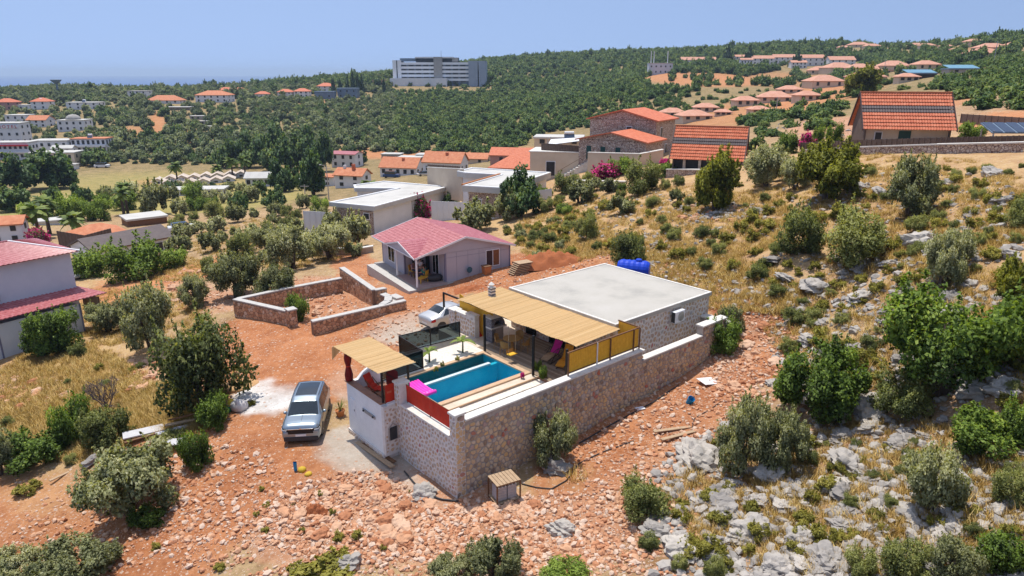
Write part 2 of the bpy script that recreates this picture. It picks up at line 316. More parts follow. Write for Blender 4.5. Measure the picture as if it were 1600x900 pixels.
def stone_face(parent,mat,org,ud,w,h,cell,gap,nrm,rng,depth=.05,aspect=1.2,keep=None,limit=300,name='stone',near=None,pal=None):
    """each stone of a wall face is a piece of its own; those past the limit are joined"""
    org,ud,nrm=Vector(org),Vector(ud),Vector(nrm); up=Vector((0,0,1)); polys=[]
    for p in voronoi2(w,h,cell,rng,aspect):
        cx=sum(q[0] for q in p)/len(p); cy=sum(q[1] for q in p)/len(p)
        if keep and not keep(cx,cy): continue
        r=min(math.hypot(q[0]-cx,q[1]-cy) for q in p); area=abs(sum(p[k][0]*p[(k+1)%len(p)][1]-p[(k+1)%len(p)][0]*p[k][1] for k in range(len(p))))/2
        if area<.1*cell*cell: continue
        polys.append((cx,cy,p,area))
    if near: polys.sort(key=lambda t:near(t[0],t[1]))
    rest=MB()
    for n,(cx,cy,p,area) in enumerate(polys):
        sz=math.sqrt(area); k=max(.4,1-2*gap/sz*rng.uniform(.8,1.3)); dp=depth*rng.uniform(.5,1.2); m=MB() if n<limit else rest; m.tn=rng.random() if pal is None else pal(cx,cy,rng)
        # round the corners off: each corner becomes two points
        pp=[]
        L=len(p)
        for i in range(L):
            a,c_,d=p[i-1],p[i],p[(i+1)%L]; pp+=[(c_[0]*.74+a[0]*.26,c_[1]*.74+a[1]*.26),(c_[0]*.74+d[0]*.26,c_[1]*.74+d[1]*.26)]
        o0=[(cx+(x-cx)*k,cy+(y-cy)*k) for x,y in pp]; o1=[(cx+(x-cx)*k*.78,cy+(y-cy)*k*.78) for x,y in pp]; L=len(pp)
        P3=lambda q,d: tuple(org+ud*q[0]+up*q[1]+nrm*d)
        vs=[P3(q,-.02) for q in o0]+[P3(q,dp*.55) for q in o0]+[P3(q,dp) for q in o1]
        fs=[(i,(i+1)%L,L+(i+1)%L,L+i) for i in range(L)]+[(L+i,L+(i+1)%L,2*L+(i+1)%L,2*L+i) for i in range(L)]+[tuple(range(2*L,3*L))]
        m.add(vs,fs)
        if n<limit: m.build(name,mat,parent,fix=False)
    if rest.v: tag(rest.build('stonework',mat,parent,fix=False),kind='stuff')
    return len(polys)
# ---------------------------------------------------------------- ground, sea
# zone: (two tones, pebble density); blobs are patches of soil as they lie on the hillside
ZN={'tan':((.46,.32,.17),(.27,.17,.085),.4),'red':((.49,.21,.095),(.31,.11,.045),.38),'dred':((.30,.085,.035),(.22,.06,.025),.4),'track':((.55,.24,.11),(.43,.17,.075),.08),
'grass':((.54,.37,.185),(.38,.22,.105),.3),'rub':((.54,.295,.175),(.38,.175,.09),.9),'lime':((.74,.73,.71),(.55,.51,.47),.15),'conc':((.50,.44,.37),(.40,.32,.25),.25),
'rock':((.46,.31,.18),(.27,.15,.07),.8),'wood':((.19,.15,.07),(.10,.085,.04),.2),'field':((.40,.32,.11),(.24,.23,.07),.02),'far':((.34,.24,.12),(.14,.12,.05),.1)}
BL=[('far',None)]
def _blobs(px,py,dist):
    n=len(px); Wt={k:np.zeros(n) for k in ZN}; Wt['tan'][:]=.35
    far=np.clip((dist-130)/60,0,1); Wt['far']+=2.5*far; near=1-far
    def e(k,cx,cy,rx,ry,w=1.5,ang=0.):
        a=math.radians(ang); dx,dy=px-cx,py-cy; x=dx*math.cos(a)+dy*math.sin(a); y=-dx*math.sin(a)+dy*math.cos(a)
        r=np.sqrt((x/rx)**2+(y/ry)**2); Wt[k]+=w*np.clip((1.25-r)/.5,0,1)
    # dry grass
    for a in [(90,600,150,70,2.2),(40,680,110,50,1.6),(250,610,60,60,1.6),(160,470,140,40,1.2),(1000,330,260,70,1.8),(1250,380,260,110,1.5),(1450,270,220,60,1.8),(1500,400,150,120,1.2),(960,380,120,30,1.6),(1150,300,160,60,1.4),(1180,500,40,20,.6),(1300,560,80,60,1.2),(900,745,30,20,1.2),(250,420,60,14,1.6),(60,760,70,40,.8),(130,820,120,40,.35)]: e('grass',*a)
    for a in [(240,300,190,30,3.5),(60,330,60,20,2.5),(420,300,60,16,2)]: e('field',*a)
    # red earth
    for a in [(480,560,130,60,3.2,0),(560,490,130,34,2.4,-8),(400,540,70,40,3,0),(350,740,120,90,2.6,-30),(280,850,140,60,2.0,-30),(470,740,80,60,1.5,0),(480,470,70,30,2.2,0),(860,410,100,20,3.0,-6),(940,400,60,14,2.5,0),(740,440,120,20,2.6,-6),(1000,690,160,60,2.2,-30),(1080,640,80,60,2.0,0),(1180,560,60,40,2.5,0),(560,420,40,24,2.4,30),(1170,345,80,24,1.1,0),(200,700,90,30,1.0,0),(40,800,140,60,1.3,-8),(150,860,160,50,1.2,-14),(1140,745,70,30,.9,0)]: e('red',*a)
    for a in [(1190,490,70,26,3.5,10),(870,402,70,10,2.2,-5),(740,448,60,8,2,0),(1120,600,60,20,1.4,-30)]: e('dred',*a)
    for a in [(200,450,80,16,4,-12),(300,425,70,12,4,-14),(170,470,40,10,3,0),(480,560,110,28,2.2,-8),(440,520,60,16,2.5,0)]: e('track',*a)
    for a in [(600,800,190,60,3.4,-4),(500,850,90,40,2.6,0),(820,830,200,50,2.6,-6),(1000,780,120,60,1.8,-30),(520,470,90,34,3.0,0),(330,590,30,20,1.2,0),(215,585,36,24,2.,0),(20,615,40,34,2.,0),(290,440,30,24,2.2,20),(340,470,60,14,2.2,0),(1130,560,60,40,2.4,-30),(1180,520,40,30,1.6,0),(1060,640,70,40,1.6,0),(1130,330,60,14,2,0),(1300,200,60,16,2.5,0)]: e('rub',*a)
    for a in [(575,715,75,34,3.2,20),(640,755,70,16,3.0,30),(630,512,60,18,3.0,-12),(540,680,30,16,2.4,0),(540,600,20,24,1.6,0),(690,540,60,20,2.0,0)]: e('conc',*a)
    for a in [(425,620,46,22,5,-10),(405,606,26,10,4,-14),(390,636,22,6,2.5,-10)]: e('lime',*a)
    for a in [(1350,760,320,150,2.6,0),(1560,640,160,120,2.2,0),(1300,450,130,40,1.4,0),(1480,350,160,50,1.3,0),(1150,860,180,60,2.0,0),(1450,500,120,60,1.4,0),(1500,180,120,40,1.,0)]: e('rock',*a)
    # scarp of bare earth and clearings on the far slopes
    for a in [(1090,124,90,10,6,3),(1230,125,110,12,2.5,4),(1180,170,120,18,4,-12),(1280,150,100,18,3.5,-12),(960,135,40,4,1,0),(560,240,60,8,5,0),(700,243,110,8,5,0),(820,240,50,10,4,0),(246,195,14,20,5,0),(205,205,30,8,3,0),(295,215,12,14,3,0),(1500,150,110,12,2,-20),(1560,190,60,14,4,-8),(1480,90,120,10,2,-10),(500,160,50,6,2,0),(1570,110,40,10,2.,0),(270,285,70,6,3,0)]: e('track',a[0],a[1],a[2],a[3],a[4]*.9,a[5])
    T=sum(v**1.6 for v in Wt.values()); A=np.zeros((n,3)); B=np.zeros((n,3)); S=np.zeros(n)
    for k,v in Wt.items():
        w=v**1.6/T; A+=w[:,None]*np.array(ZN[k][0]); B+=w[:,None]*np.array(ZN[k][1]); S+=w*ZN[k][2]
    return A,B,S
def build_ground():
    nc,nr=440,580; q=np.linspace(-1,1,nc+1); s=q*.82+np.sign(q)*np.abs(q)**5*1.1; y=np.exp(np.linspace(math.log(8),math.log(2600),nr+1))
    Y=np.repeat(y,nc+1); X=np.tile(s,nr+1)*Y; Z=H(X,Y); px,py,d=proj(X,Y,Z); wob=6*np.clip(40/Y,.1,1.2)
    px2=px+wob*(_nz(X,Y,.8,.2)+_nz(X,Y,2.1,1.)*.7)*1.5; py2=py+wob*(_nz(X,Y,.9,3.)+_nz(X,Y,2.3,5.)*.6)
    A,B,S=_blobs(px2,py2,Y)
    i=np.arange(nr)[:,None]*(nc+1)+np.arange(nc)[None,:]; i=i.ravel(); Fq=np.stack([i,i+1,i+nc+2,i+nc+1],1)
    me=mesh_np('ground',np.stack([X,Y,Z],1),Fq,S,True)
    for nm,c in (('tone_a',A),('tone_b',B)):
        a=me.attributes.new(nm,'FLOAT_COLOR','POINT'); a.data.foreach_set('color',np.concatenate([c,np.ones((len(c),1))],1).astype(np.float32).ravel())
    m,nt,b,o=_nt('soil'); L=nt.links.new
    ta=N(nt,'Attribute',attribute_name='tone_a').outputs['Color']; tb=N(nt,'Attribute',attribute_name='tone_b').outputs['Color']; pb=N(nt,'Attribute',attribute_name='tint').outputs['Fac']
    n1=noise(nt,.35,6,.7); n2=noise(nt,2.6,6,.75); ad=N(nt,'Math',operation='ADD'); L(n1,ad.inputs[0]); L(n2,ad.inputs[1])
    mr=N(nt,'MapRange'); mr.inputs[1].default_value=.80; mr.inputs[2].default_value=1.16; L(ad.outputs[0],mr.inputs[0]); col=mix(nt,mr.outputs[0],tb,ta)
    # pebbles too small to build: pale cells
    hs=[]
    for scl,th,k in ((4.5,.34,1),(11.,.36,.8)):
        v=N(nt,'TexVoronoi'); v.inputs['Scale'].default_value=scl; v.inputs['Randomness'].default_value=1; g=N(nt,'NewGeometry').outputs['Position']; L(g,v.inputs['Vector'])
        lt=N(nt,'Math',operation='LESS_THAN'); L(v.outputs['Distance'],lt.inputs[0]); lt.inputs[1].default_value=th
        sep=N(nt,'SeparateColor'); L(v.outputs['Color'],sep.inputs[0]); l2=N(nt,'Math',operation='LESS_THAN'); L(sep.outputs[0],l2.inputs[0]); L(pb,l2.inputs[1])
        mm=N(nt,'Math',operation='MULTIPLY'); L(lt.outputs[0],mm.inputs[0]); L(l2.outputs[0],mm.inputs[1])
        pc=ramp(nt,sep.outputs[1],[(0,(.50,.27,.17)),(.35,(.55,.36,.25)),(.65,(.60,.52,.44)),(1,(.40,.20,.11))]); m2=N(nt,'Math',operation='MULTIPLY'); L(mm.outputs[0],m2.inputs[0]); m2.inputs[1].default_value=.8*k
        col=mix(nt,m2.outputs[0],col,pc); hs.append(mm.outputs[0])
    L(col,b.inputs['Base Color']); b.inputs['Roughness'].default_value=.95; b.inputs['Specular IOR Level'].default_value=.1
    h=N(nt,'Math',operation='MULTIPLY_ADD'); L(hs[0],h.inputs[0]); h.inputs[1].default_value=.6; L(noise(nt,5,8,.75),h.inputs[2]); bump(nt,b,h.outputs[0],.9,.12)
    o=mobj('ground',me,'soil'); tag(o,kind='structure'); return o
ground=build_ground()
m,nt,b,o=_nt('sea_water'); b.inputs['Base Color'].default_value=(.02,.085,.26,1); b.inputs['Roughness'].default_value=.45; b.inputs['Specular IOR Level'].default_value=.25
bump(nt,b,noise(nt,.02,4,.6),.3,2.)
tag(MB().add([(-26000,700,-60),(26000,700,-60),(26000,16000,-60),(-26000,16000,-60)],[(0,1,2,3)]).build('sea','sea_water'),kind='structure')
# ---------------------------------------------------------------- surface materials of the compound
pm('white_paint',(.80,.80,.80),(.66,.67,.68),1.2,.6,bmp=.1,bsc=8); pm('cap_white',(.66,.63,.58),(.50,.46,.41),2.2,.75,bmp=.25,bsc=18,c3=(.70,.67,.62)); pm('mortar_white',(.74,.69,.65),(.60,.55,.51),5,.9,bmp=.5,bsc=40); pm('mortar_grey',(.44,.38,.34),(.31,.26,.23),5,.9,bmp=.5,bsc=40); pm('mortar_brown',(.30,.20,.14),(.18,.11,.07),5,.95,bmp=.5,bsc=30)
pm('roof_concrete',(.43,.405,.36),(.33,.315,.285),.45,.85,bmp=.2,bsc=6,c3=(.46,.435,.395)); pm('black_metal',(.02,.02,.022),(.035,.033,.03),6,.45,.6); pm('grey_metal',(.45,.46,.48),(.36,.37,.39),4,.4,.7); pm('dark_plastic',(.03,.03,.035),(.05,.05,.05),5,.5)
pm('red_fabric',(.55,.035,.012),(.42,.022,.008),3,.8,bmp=.15,bsc=60); pm('maroon_fabric',(.20,.012,.010),(.13,.008,.008),4,.85,bmp=.2,bsc=40); pm('yellow_board',(.80,.45,.04),(.66,.34,.025),5,.65,bmp=.15,bsc=30); pm('brown_wood',(.20,.10,.045),(.13,.06,.03),5,.7,bmp=.2,bsc=30); pm('pale_wood',(.46,.33,.21),(.34,.23,.14),6,.8,bmp=.2,bsc=30)
pm('rattan',(.42,.24,.08),(.30,.16,.05),30,.7); pm('magenta_fabric',(.60,.02,.30),(.48,.015,.22),4,.8); pm('orange_fabric',(.75,.35,.03),(.6,.25,.02),4,.8); pm('pink_vinyl',(.95,.08,.55),(.85,.05,.46),4,.35); pm('terracotta',(.50,.20,.07),(.38,.14,.05),8,.8,bmp=.2,bsc=20); pm('blue_plastic',(.01,.06,.55),(.008,.045,.45),3,.35); pm('sky_blue_plastic',(.01,.25,.50),(.01,.2,.42),3,.4); pm('dark_brick',(.30,.28,.30),(.05,.045,.055),14,.8,bmp=.3,bsc=25); pm('white_plastic',(.8,.8,.8),(.7,.7,.72),3,.4)
pm('paving',(.60,.50,.39),(.50,.39,.29),1.6,.85,bmp=.25,bsc=12,c3=(.66,.58,.48)); pm('coping',(.58,.40,.25),(.48,.31,.19),4,.7,bmp=.15,bsc=20); pm('gravel_white',(.72,.66,.58),(.55,.47,.39),6,.95,bmp=.9,bsc=30,c3=(.80,.76,.70)); pm('floor_tile',(.30,.16,.10),(.22,.11,.07),3,.6); pm('pool_tile',(.035,.47,.60),(.02,.38,.53),1.1,.4,c3=(.07,.56,.66)); pm('pool_tile_green',(.012,.20,.22),(.01,.16,.18),2,.4); pm('pool_white',(.62,.68,.68),(.52,.58,.6),4,.5)
tinted('deck_wood',[(0,(.22,.16,.11)),(.5,(.34,.26,.19)),(1,(.42,.34,.26))],6,.3,25); tinted('reed',[(0,(.56,.37,.17)),(.5,(.72,.51,.26)),(1,(.80,.60,.34))],10,.3,40,.8,.15); tinted('lawn',[(0,(.05,.10,.015)),(1,(.12,.17,.03))],10,.2)
tinted('stone_ret',[(0,(.27,.19,.14)),(.2,(.50,.36,.24)),(.42,(.62,.42,.24)),(.6,(.58,.47,.36)),(.78,(.66,.42,.20)),(.92,(.45,.39,.35)),(1,(.46,.15,.09))],9,.6,30)
tinted('stone_light',[(0,(0.432,0.312,0.240)),(.25,(0.564,0.432,0.336)),(.5,(0.504,0.336,0.240)),(.75,(0.600,0.432,0.264)),(.93,(0.480,0.432,0.408)),(1,(0.456,0.144,0.120))],9,.6,30)
tinted('stone_yard',[(0,(0.288,0.156,0.090)),(.3,(0.480,0.276,0.156)),(.6,(0.600,0.372,0.228)),(.85,(0.432,0.240,0.144)),(1,(0.648,0.504,0.384))],9,.7,25)
glassy('dark_glass',(.34,.40,.42),.12,.04,(.006,.010,.014)); glassy('window_glass',(.10,.13,.15),.55,.05,(.012,.018,.024)); glassy('pool_water',(.70,.93,.97),.04,.02,(.0,.02,.03))
_m=MATS['pool_water'].node_tree; bump(_m,[n for n in _m.nodes if n.type=='BSDF_PRINCIPLED'][0],noise(_m,3.2,4,.6),.35,.05)
_r=random.Random(11); D=2.15; RZ=4.8
def U(px,py,z):
    q=pz(px,py,z); return UV(q.x,q.y)
_gb=lambda u,v=-.1: h1(*W(u,v).xy[:])
# ---- retaining wall along the right-hand side of the terrace
t=uthing('stone_wall','long brown rubble-stone retaining wall with white coping beside the rocky slope','wall',.5,0,0)
m=MB(); L=[.5,3,6,9,12.4,15,18,20.4]
for a,b in zip(L[:-1],L[1:]):
    za,zb=_gb(a)-.5,_gb(b)-.5; zt=3.68 if b<=12.5 else 3.12 if b<=18.1 else 3.7
    m.add([(a,0,za),(b,0,zb),(b,.42,zb),(a,.42,za),(a,0,zt),(b,0,zt),(b,.42,zt),(a,.42,zt)],[(0,3,2,1),(4,5,6,7),(0,1,5,4),(1,2,6,5),(2,3,7,6),(3,0,4,7)])
m.build('core','mortar_grey',t)
MB().bbox(.5,12.62,-.045,.43,3.68,3.76,.015).build('coping','cap_white',t); MB().bbox(12.55,18.02,-.04,.43,3.12,3.20,.015).build('coping','cap_white',t); MB().bbox(17.95,20.5,-.06,.5,3.7,3.79,.015).build('coping','cap_white',t)
zt=lambda u: 3.66 if u<12.4 else 3.1 if u<18 else 3.68
stone_face(t,'stone_ret',(.5,0,-.6),(1,0,0),19.9,4.3,.225,.026,(0,-1,0),_r,.05,1.15,lambda x,y:_gb(x+.5)-.25<y-.6<zt(x+.5)-.1,300,near=lambda x,y:x-y*.3)
# end wall climbing away behind the house corner
t=uthing('stone_wall','low stone wall with pale coping running back from the house corner by a bush','wall',20.5,0,1.5)
MB().box(20.45,20.9,0,7.5,.8,3.3).build('core','mortar_grey',t); MB().bbox(20.35,21.0,-.05,7.5,3.3,3.4,.015).build('coping','cap_white',t)
stone_face(t,'stone_ret',(20.9,0,1.2),(0,1,0),7.4,2.05,.3,.022,(1,0,0),_r,.05,1.15,None,90)
# ---- corner pillar, front wall with its red screen
def pillar(label,u0,u1,v0,v1,top,faces,z0=-.4,mat='stone_light'):
    t=uthing('stone_pillar',label,'pillar',u0,v0,0); MB().box(u0,u1,v0,v1,z0,top).build('core','mortar_white',t); MB().bbox(u0-.06,u1+.06,v0-.06,v1+.06,top,top+.1,.02).build('capstone','cap_white',t)
    for f in faces:
        if f=='v': stone_face(t,'stone_ret',(u0,v0,z0),(1,0,0),u1-u0,top-z0-.03,.24,.02,(0,-1,0),_r,.04,1.1)
        if f=='u': stone_face(t,mat,(u0,v1,z0),(0,-1,0),v1-v0,top-z0-.03,.24,.04,(-1,0,0),_r,.03,1.1)
    return t
pillar('stone corner pillar with white cap where the two terrace walls meet',0,.5,0,.42,4.05,'vu')
pillar('short stone pillar with white cap between the red screen and the red panel',-.1,.42,4.3,4.75,4.02,'u',2.)
t=uthing('stone_wall','pale stone front wall with white pointing below the red screen','wall',0,.42,0)
MB().box(.02,.45,.42,4.9,-.5,2.93).build('core','mortar_white',t); MB().bbox(-.07,.52,.42,4.3,2.93,3.02,.015).build('coping','cap_white',t)
stone_face(t,'stone_light',(.02,4.9,-.4),(0,-1,0),4.48,3.3,.235,.05,(-1,0,0),_r,.03,1.0,None,300)
t=uthing('privacy_screen','long red fabric screen stretched above the pale front wall','screen',.3,.45,3.02)
m=MB()
for v in (.5,2.35,4.25): m.bar((.3,v,3.02),(.3,v,3.95),.04)
m.bar((.3,.45,3.93),(.3,4.3,3.93),.03); m.bar((.3,.45,3.1),(.3,4.3,3.1),.03); m.build('frame','brown_wood',t)
MB().grid(lambda a,b:(.27+.012*math.sin(a*40)*math.sin(b*3.1),.45+a*3.83,3.1+b*.84+.015*math.sin(a*9)*b),60,6).build('fabric','red_fabric',t,smooth=True)
# ---- pump house with sun terrace on top
t=uthing('pump_house','white plastered pump house below the small reed-roofed terrace','building',-.75,4.9,0)
m=MB().box(-.75,1.2,4.95,8.35,.35,2.5); m.build('wall','white_paint',t)
m=MB(); m.box(-.75,-.5,4.95,8.35,2.5,3.0); m.box(-.5,1.2,8.1,8.35,2.5,3.0).box(-.5,.05,4.75,4.95,2.2,3.0); m.build('parapet','white_paint',t)
m=MB().add([(-.2,8.1,3.0),(1.2,8.1,3.0),(1.2,8.35,3.0),(-.2,8.35,3.0),(.15,8.1,3.3),(1.2,8.1,3.75),(1.2,8.35,3.75),(.15,8.35,3.3)],[(0,1,2,3),(4,5,6,7),(0,1,5,4),(1,2,6,5),(2,3,7,6),(3,0,4,7)]); m.build('parapet','white_paint',t)
MB().box(-.82,-.44,4.9,8.42,3.0,3.05).build('coping','floor_tile',t); MB().box(-.5,1.2,4.95,8.1,2.5,2.52).build('terrace_floor','floor_tile',t)
p=MB().box(-.82,.02,4.85,8.4,-.5,.36).build('plinth','mortar_white',t)
stone_face(t,'stone_light',(-.82,8.4,-.3),(0,-1,0),3.5,.62,.2,.03,(-1,0,0),_r,.03,1.1)
MB().box(-.75,.02,4.72,4.95,.3,2.9).build('return_wall','mortar_white',t)
stone_face(t,'stone_light',(-.75,4.72,.4),(1,0,0),.74,2.4,.22,.05,(0,-1,0),_r,.02,1.0,lambda x,y: not(.2<x<.62 and .6<y<1.5))
m=MB(); m.box(-.5,-.12,4.66,4.74,1.1,1.75); m.build('niche','dark_plastic',t)
m=MB(); m.tube([(-.54,4.69,1.1),(-.54,4.69,1.75),(-.31,4.69,1.95),(-.08,4.69,1.75),(-.08,4.69,1.1),(-.54,4.69,1.1)],.035,5); m.build('niche_frame','mortar_grey',t)
m=MB().bbox(-.79,-.74,7.55,8.0,1.3,2.25,.01); m.build('hatch','white_plastic',t); MB().box(-.80,-.788,7.6,7.65,1.6,1.7).build('hatch_handle','dark_plastic',t)
m=MB(); m.bar((-.78,5.55,2.05),(-.78,6.75,2.05),.05,.16); m.build('wall_rail','grey_metal',t); [MB().cyl((-.76,v_,2.05),(-.86,v_,2.05),.05,8).build('rail_knob','dark_plastic',t) for v_ in (5.7,6.6)]
# ---- reed roofs
def reed_roof(name,parent,u0,u1,v0,v1,zf,step,wav,rng,mat='reed'):
    m=MB(); v=v0; k=0
    while v<v1:
        m.tn=.3+.5*rng.random() if rng.random()>.1 else rng.random()*.25
        w=step*rng.uniform(.85,1.1); a=u0-wav*(.5+.5*math.sin(v*2.3+rng.uniform(-.2,.2)))-rng.uniform(0,wav*.5); b=u1+rng.uniform(-.02,.02); dz=rng.uniform(-.008,.012); n=6
        P=[(a+(b-a)*i/n) for i in range(n+1)]; vs=[]
        for u in P:
            z=zf(u,v)+dz+.01*math.sin(u*5+v*3); vs+=[(u,v,z-.014),(u,v+w*.5,z+.016),(u,v+w,z-.014)]
        m.add(vs,[(3*i+j,3*i+3+j,3*i+4+j,3*i+1+j) for i in range(n) for j in range(2)]); v+=w
    o=m.build(name,mat,parent,fix=False); tag(o,kind='stuff'); return o
t=uthing('small_pergola','small black pergola with pale reed roof over the pump house terrace','pergola',-.6,4.9,3.0)
for u,v in ((-.62,4.95),(-.62,8.2),(.7,8.2),(.55,4.5)): MB().bar((u,v,3.0 if u<0 else 2.5),(u,v,4.86),.08).build('post','black_metal',t)
m=MB(); m.bar((-.62,4.4,4.83),(-.62,8.5,4.83),.06); m.bar((.7,4.4,4.83),(.7,8.5,4.83),.06); m.bar((-1.1,4.95,4.84),(.85,4.95,4.84),.05); m.bar((-1.1,8.2,4.84),(.85,8.2,4.84),.05); m.build('beam','black_metal',t)
reed_roof('reed_mat',t,-1.15,.88,4.3,8.65,lambda u,v:4.92,.05,.02,_r)
m=MB()
for i in range(14):
    m.tn=_r.random(); u=-1.25+.05*i; m.add([(u,8.64,4.9),(u+.05,8.64,4.9),(u+.05,8.72,4.2+.04*i),(u,8.72,4.2+.04*i)],[(0,1,2,3)])
tag(m.build('reed_flap','reed',t),kind='stuff')
t=uthing('rolled_curtain','dark red fabric tied up round the outer pergola post','curtain',-.66,8.2,3.06)
MB().lathe((-.66,8.2,0),[(.06,4.62),(.15,4.55),(.19,4.3),(.17,4.1),(.11,3.87),(.15,3.7),(.21,3.4),(.19,3.1),(.12,3.06)],14).build('cloth','maroon_fabric',t,smooth=True); MB().lathe((-.66,8.2,0),[(.125,3.84),(.13,3.87),(.125,3.9)],10).build('tie','red_fabric',t)
t=uthing('privacy_screen','small square red fabric panel beside the black pergola post','screen',-.55,4.85,3.0)
MB().grid(lambda a,b:(-.53+a*.52,4.86+.015*math.sin(a*9+b*4),3.03+b*.92),10,8).build('fabric','red_fabric',t,smooth=True); MB().bar((-.55,4.86,3.0),(-.55,4.86,3.97),.03).build('frame','brown_wood',t); MB().box(-.45,-.2,4.835,4.845,3.5,3.6).build('window_patch',pm('red_patch',(.6,.12,.06)),t)
t=uthing('privacy_screen','dark maroon panel at the back of the small shaded terrace','screen',.9,7.0,2.52)
MB().grid(lambda a,b:(1.05,6.3+a*1.2,2.6+b*1.1+.0*a),4,4).build('fabric','maroon_fabric',t); MB().bar((1.05,6.25,3.2),(1.05,7.55,3.2),.04).build('rail','black_metal',t)
def deck_chair(u,v,z,rot,label,mat):
    t=thing('deck_chair',label,'chair',W(u,v,z),ROT+rot)
    f=MB()
    for s in (-.26,.26): f.bar((-.45,s,.02),(.45,s,.32),.03); f.bar((.4,s,.02),(-.35,s,.72),.03)
    f.bar((-.38,-.26,.68),(-.38,.26,.68),.03); f.bar((.45,-.26,.32),(.45,.26,.32),.03); f.build('frame','brown_wood',t)
    prof=[(-.52,.95),(-.38,.70),(-.2,.42),(0,.30),(.25,.30),(.48,.36),(.62,.30)]
    def fn(a,b):
        x=a*(len(prof)-1); i=min(int(x),len(prof)-2); q=x-i; p0,p1=prof[i],prof[i+1]; return (p0[0]+(p1[0]-p0[0])*q,-.25+.5*b,p0[1]+(p1[1]-p0[1])*q+.05*math.sin(x*math.pi)**2)
    m=MB().grid(fn,24,4); n=len(m.v); m.add([(x,y,z-.06) for x,y,z in m.v],[tuple(reversed(q)) for q in m.f]); m.build('cushion',mat,t,smooth=True); return t
u,v=.15,7.1; deck_chair(u,v,2.52,math.radians(-70),'red cushioned deck chair on the shaded terrace','red_fabric')
t=uthing('side_table','small brown table holding a potted plant beside the red deck chair','table',-.1,5.9,2.52)
MB().box(-.35,.15,5.6,6.1,3.02,3.06).build('tabletop','brown_wood',t)
for a,b in ((-.32,5.63),(.12,5.63),(-.32,6.07),(.12,6.07)): MB().bar((a,b,2.52),(a,b,3.02),.05).build('leg','brown_wood',t)
# ---- pool
PU0,PU1,PV0,PV1=U(681,628,D)[0],8.05,U(750,606,D)[1],U(690,573,D)[1]
t=uthing('swimming_pool','rectangular turquoise swimming pool inside the walled terrace','pool',PU0,PV0,D)
sv=PV1-1.1
m=MB(); m.add([(PU0,PV0,1.15),(PU1,PV0,1.15),(PU1,PV1,.55),(PU0,PV1,.55)],[(0,1,2,3)]); m.box(PU0-.1,PU0,PV0,PV1,.6,D-.06).box(PU1,PU1+.1,PV0,PV1,.6,D-.06).box(PU0-.1,PU1+.1,PV0-.1,PV0,.6,D-.06); m.build('basin','pool_tile',t)
MB().box(PU0,PU1,sv,PV1,.7,D-.55).box(PU0-.1,PU1+.1,PV1,PV1+.1,.6,D-.06).build('shallow_ledge','pool_tile_green',t); MB().box(PU0+.05,PU1-.5,sv-.22,sv-.003,D-.16,D-.05).build('weir_wall','pool_white',t); MB().box(PU0+.003,PU1-.003,sv-.24,sv-.002,.68,D-.17).build('weir_face','pool_tile',t)
MB().grid(lambda a,b:(PU0+a*(PU1-PU0),PV0+b*(PV1-PV0),D-.10+.004*math.sin(a*30+4*b)*math.sin(b*24)),30,20).build('water','pool_water',t,smooth=True,fix=False)
m=MB(); m.bbox(PU0-.3,PU1+.3,PV0-.32,PV0,D-.06,D+.03); m.bbox(PU0-.3,PU0,PV0+.003,PV1-.003,D-.06,D+.03).bbox(PU1,PU1+.3,PV0+.003,PV1-.003,D-.06,D+.03).bbox(PU0-.3,PU1+.3,PV1,PV1+.28,D-.06,D+.03); m.build('coping','coping',t)
t=uthing('pool_float','bright pink ribbed inflatable mattress afloat at the pool edge','float',PU0+.35,5.9,D-.08)
fu,fv=U(657,608,D)
m=MB()
for k in range(5):
    y=fu-.34+k*.17; m.tube([(y+.1,fv+.95,D+.02),(y+.05,fv+.3,D-.03),(y,fv-.4,D-.02),(y-.05,fv-.85,D+.08)],[.085,.09,.09,.085],8)
m.build('air_chamber','pink_vinyl',t,smooth=True); MB().tube([(fu-.45,fv-.9,D+.1),(fu+.35,fv-.9,D+.1)],.11,8).build('pillow','pink_vinyl',t,smooth=True)
# ---- terrace floors
tag(MB().box(.46,20.4,.42,PV0-.33,1.2,D-.30).build('terrace_fill','paving',None,(.46,.42,0),loc=W(.46,.42,0),rot=ROT),kind='structure')
def slab(name,mat,u0,u1,v0,v1,z0,z1): return tag(MB().box(u0,u1,v0,v1,z0,z1).build(name,mat,None,(u0,v0,z0),loc=W(u0,v0,z0),rot=ROT),kind='structure')
slab('pool_step','paving',.46,PU1+.8,PV0-.85,PV0-.32,1.2,D-.06); slab('pool_step','gravel_white',.46,PU1+.6,PV0-1.45,PV0-.85,1.2,D-.18); slab('step_nosing','coping',.46,PU1+.7,PV0-.90,PV0-.84,D-.1,D-.045)
slab('paving','paving',PU1+.3,13.2,9.3,13.3,1.1,D-.02); slab('paving','paving',.3,PU0-.3,PV0-.3,9.0,1.1,D-.02); slab('gravel_bed','gravel_white',4.1,PU1+.3,PV1+.28,PV1+2.25,1.1,D+.0)
m=MB()
for i in range(700):
    u=_r.uniform(.6,7.6); v=PV0-1.45-_r.random()**1.5*.75; hh=_r.uniform(.06,.16); a=_r.uniform(0,6.28); m.tn=_r.random(); z=D-.30
    m.add([(u-.03*math.cos(a),v-.03*math.sin(a),z),(u+.03*math.cos(a),v+.03*math.sin(a),z),(u+.06*math.sin(a),v+.05,z+hh)],[(0,1,2)])
ubuild(m,'grass_strip','lawn',.6,1.6,D-.3,'narrow strip of green grass inside the long wall','grass',kind='stuff')
dk=slab('deck','floor_tile',PU1+.3,13.2,1.95,9.3,1.1,D-.06); BASE[dk.name]=(PU1+.3,1.95,1.1)
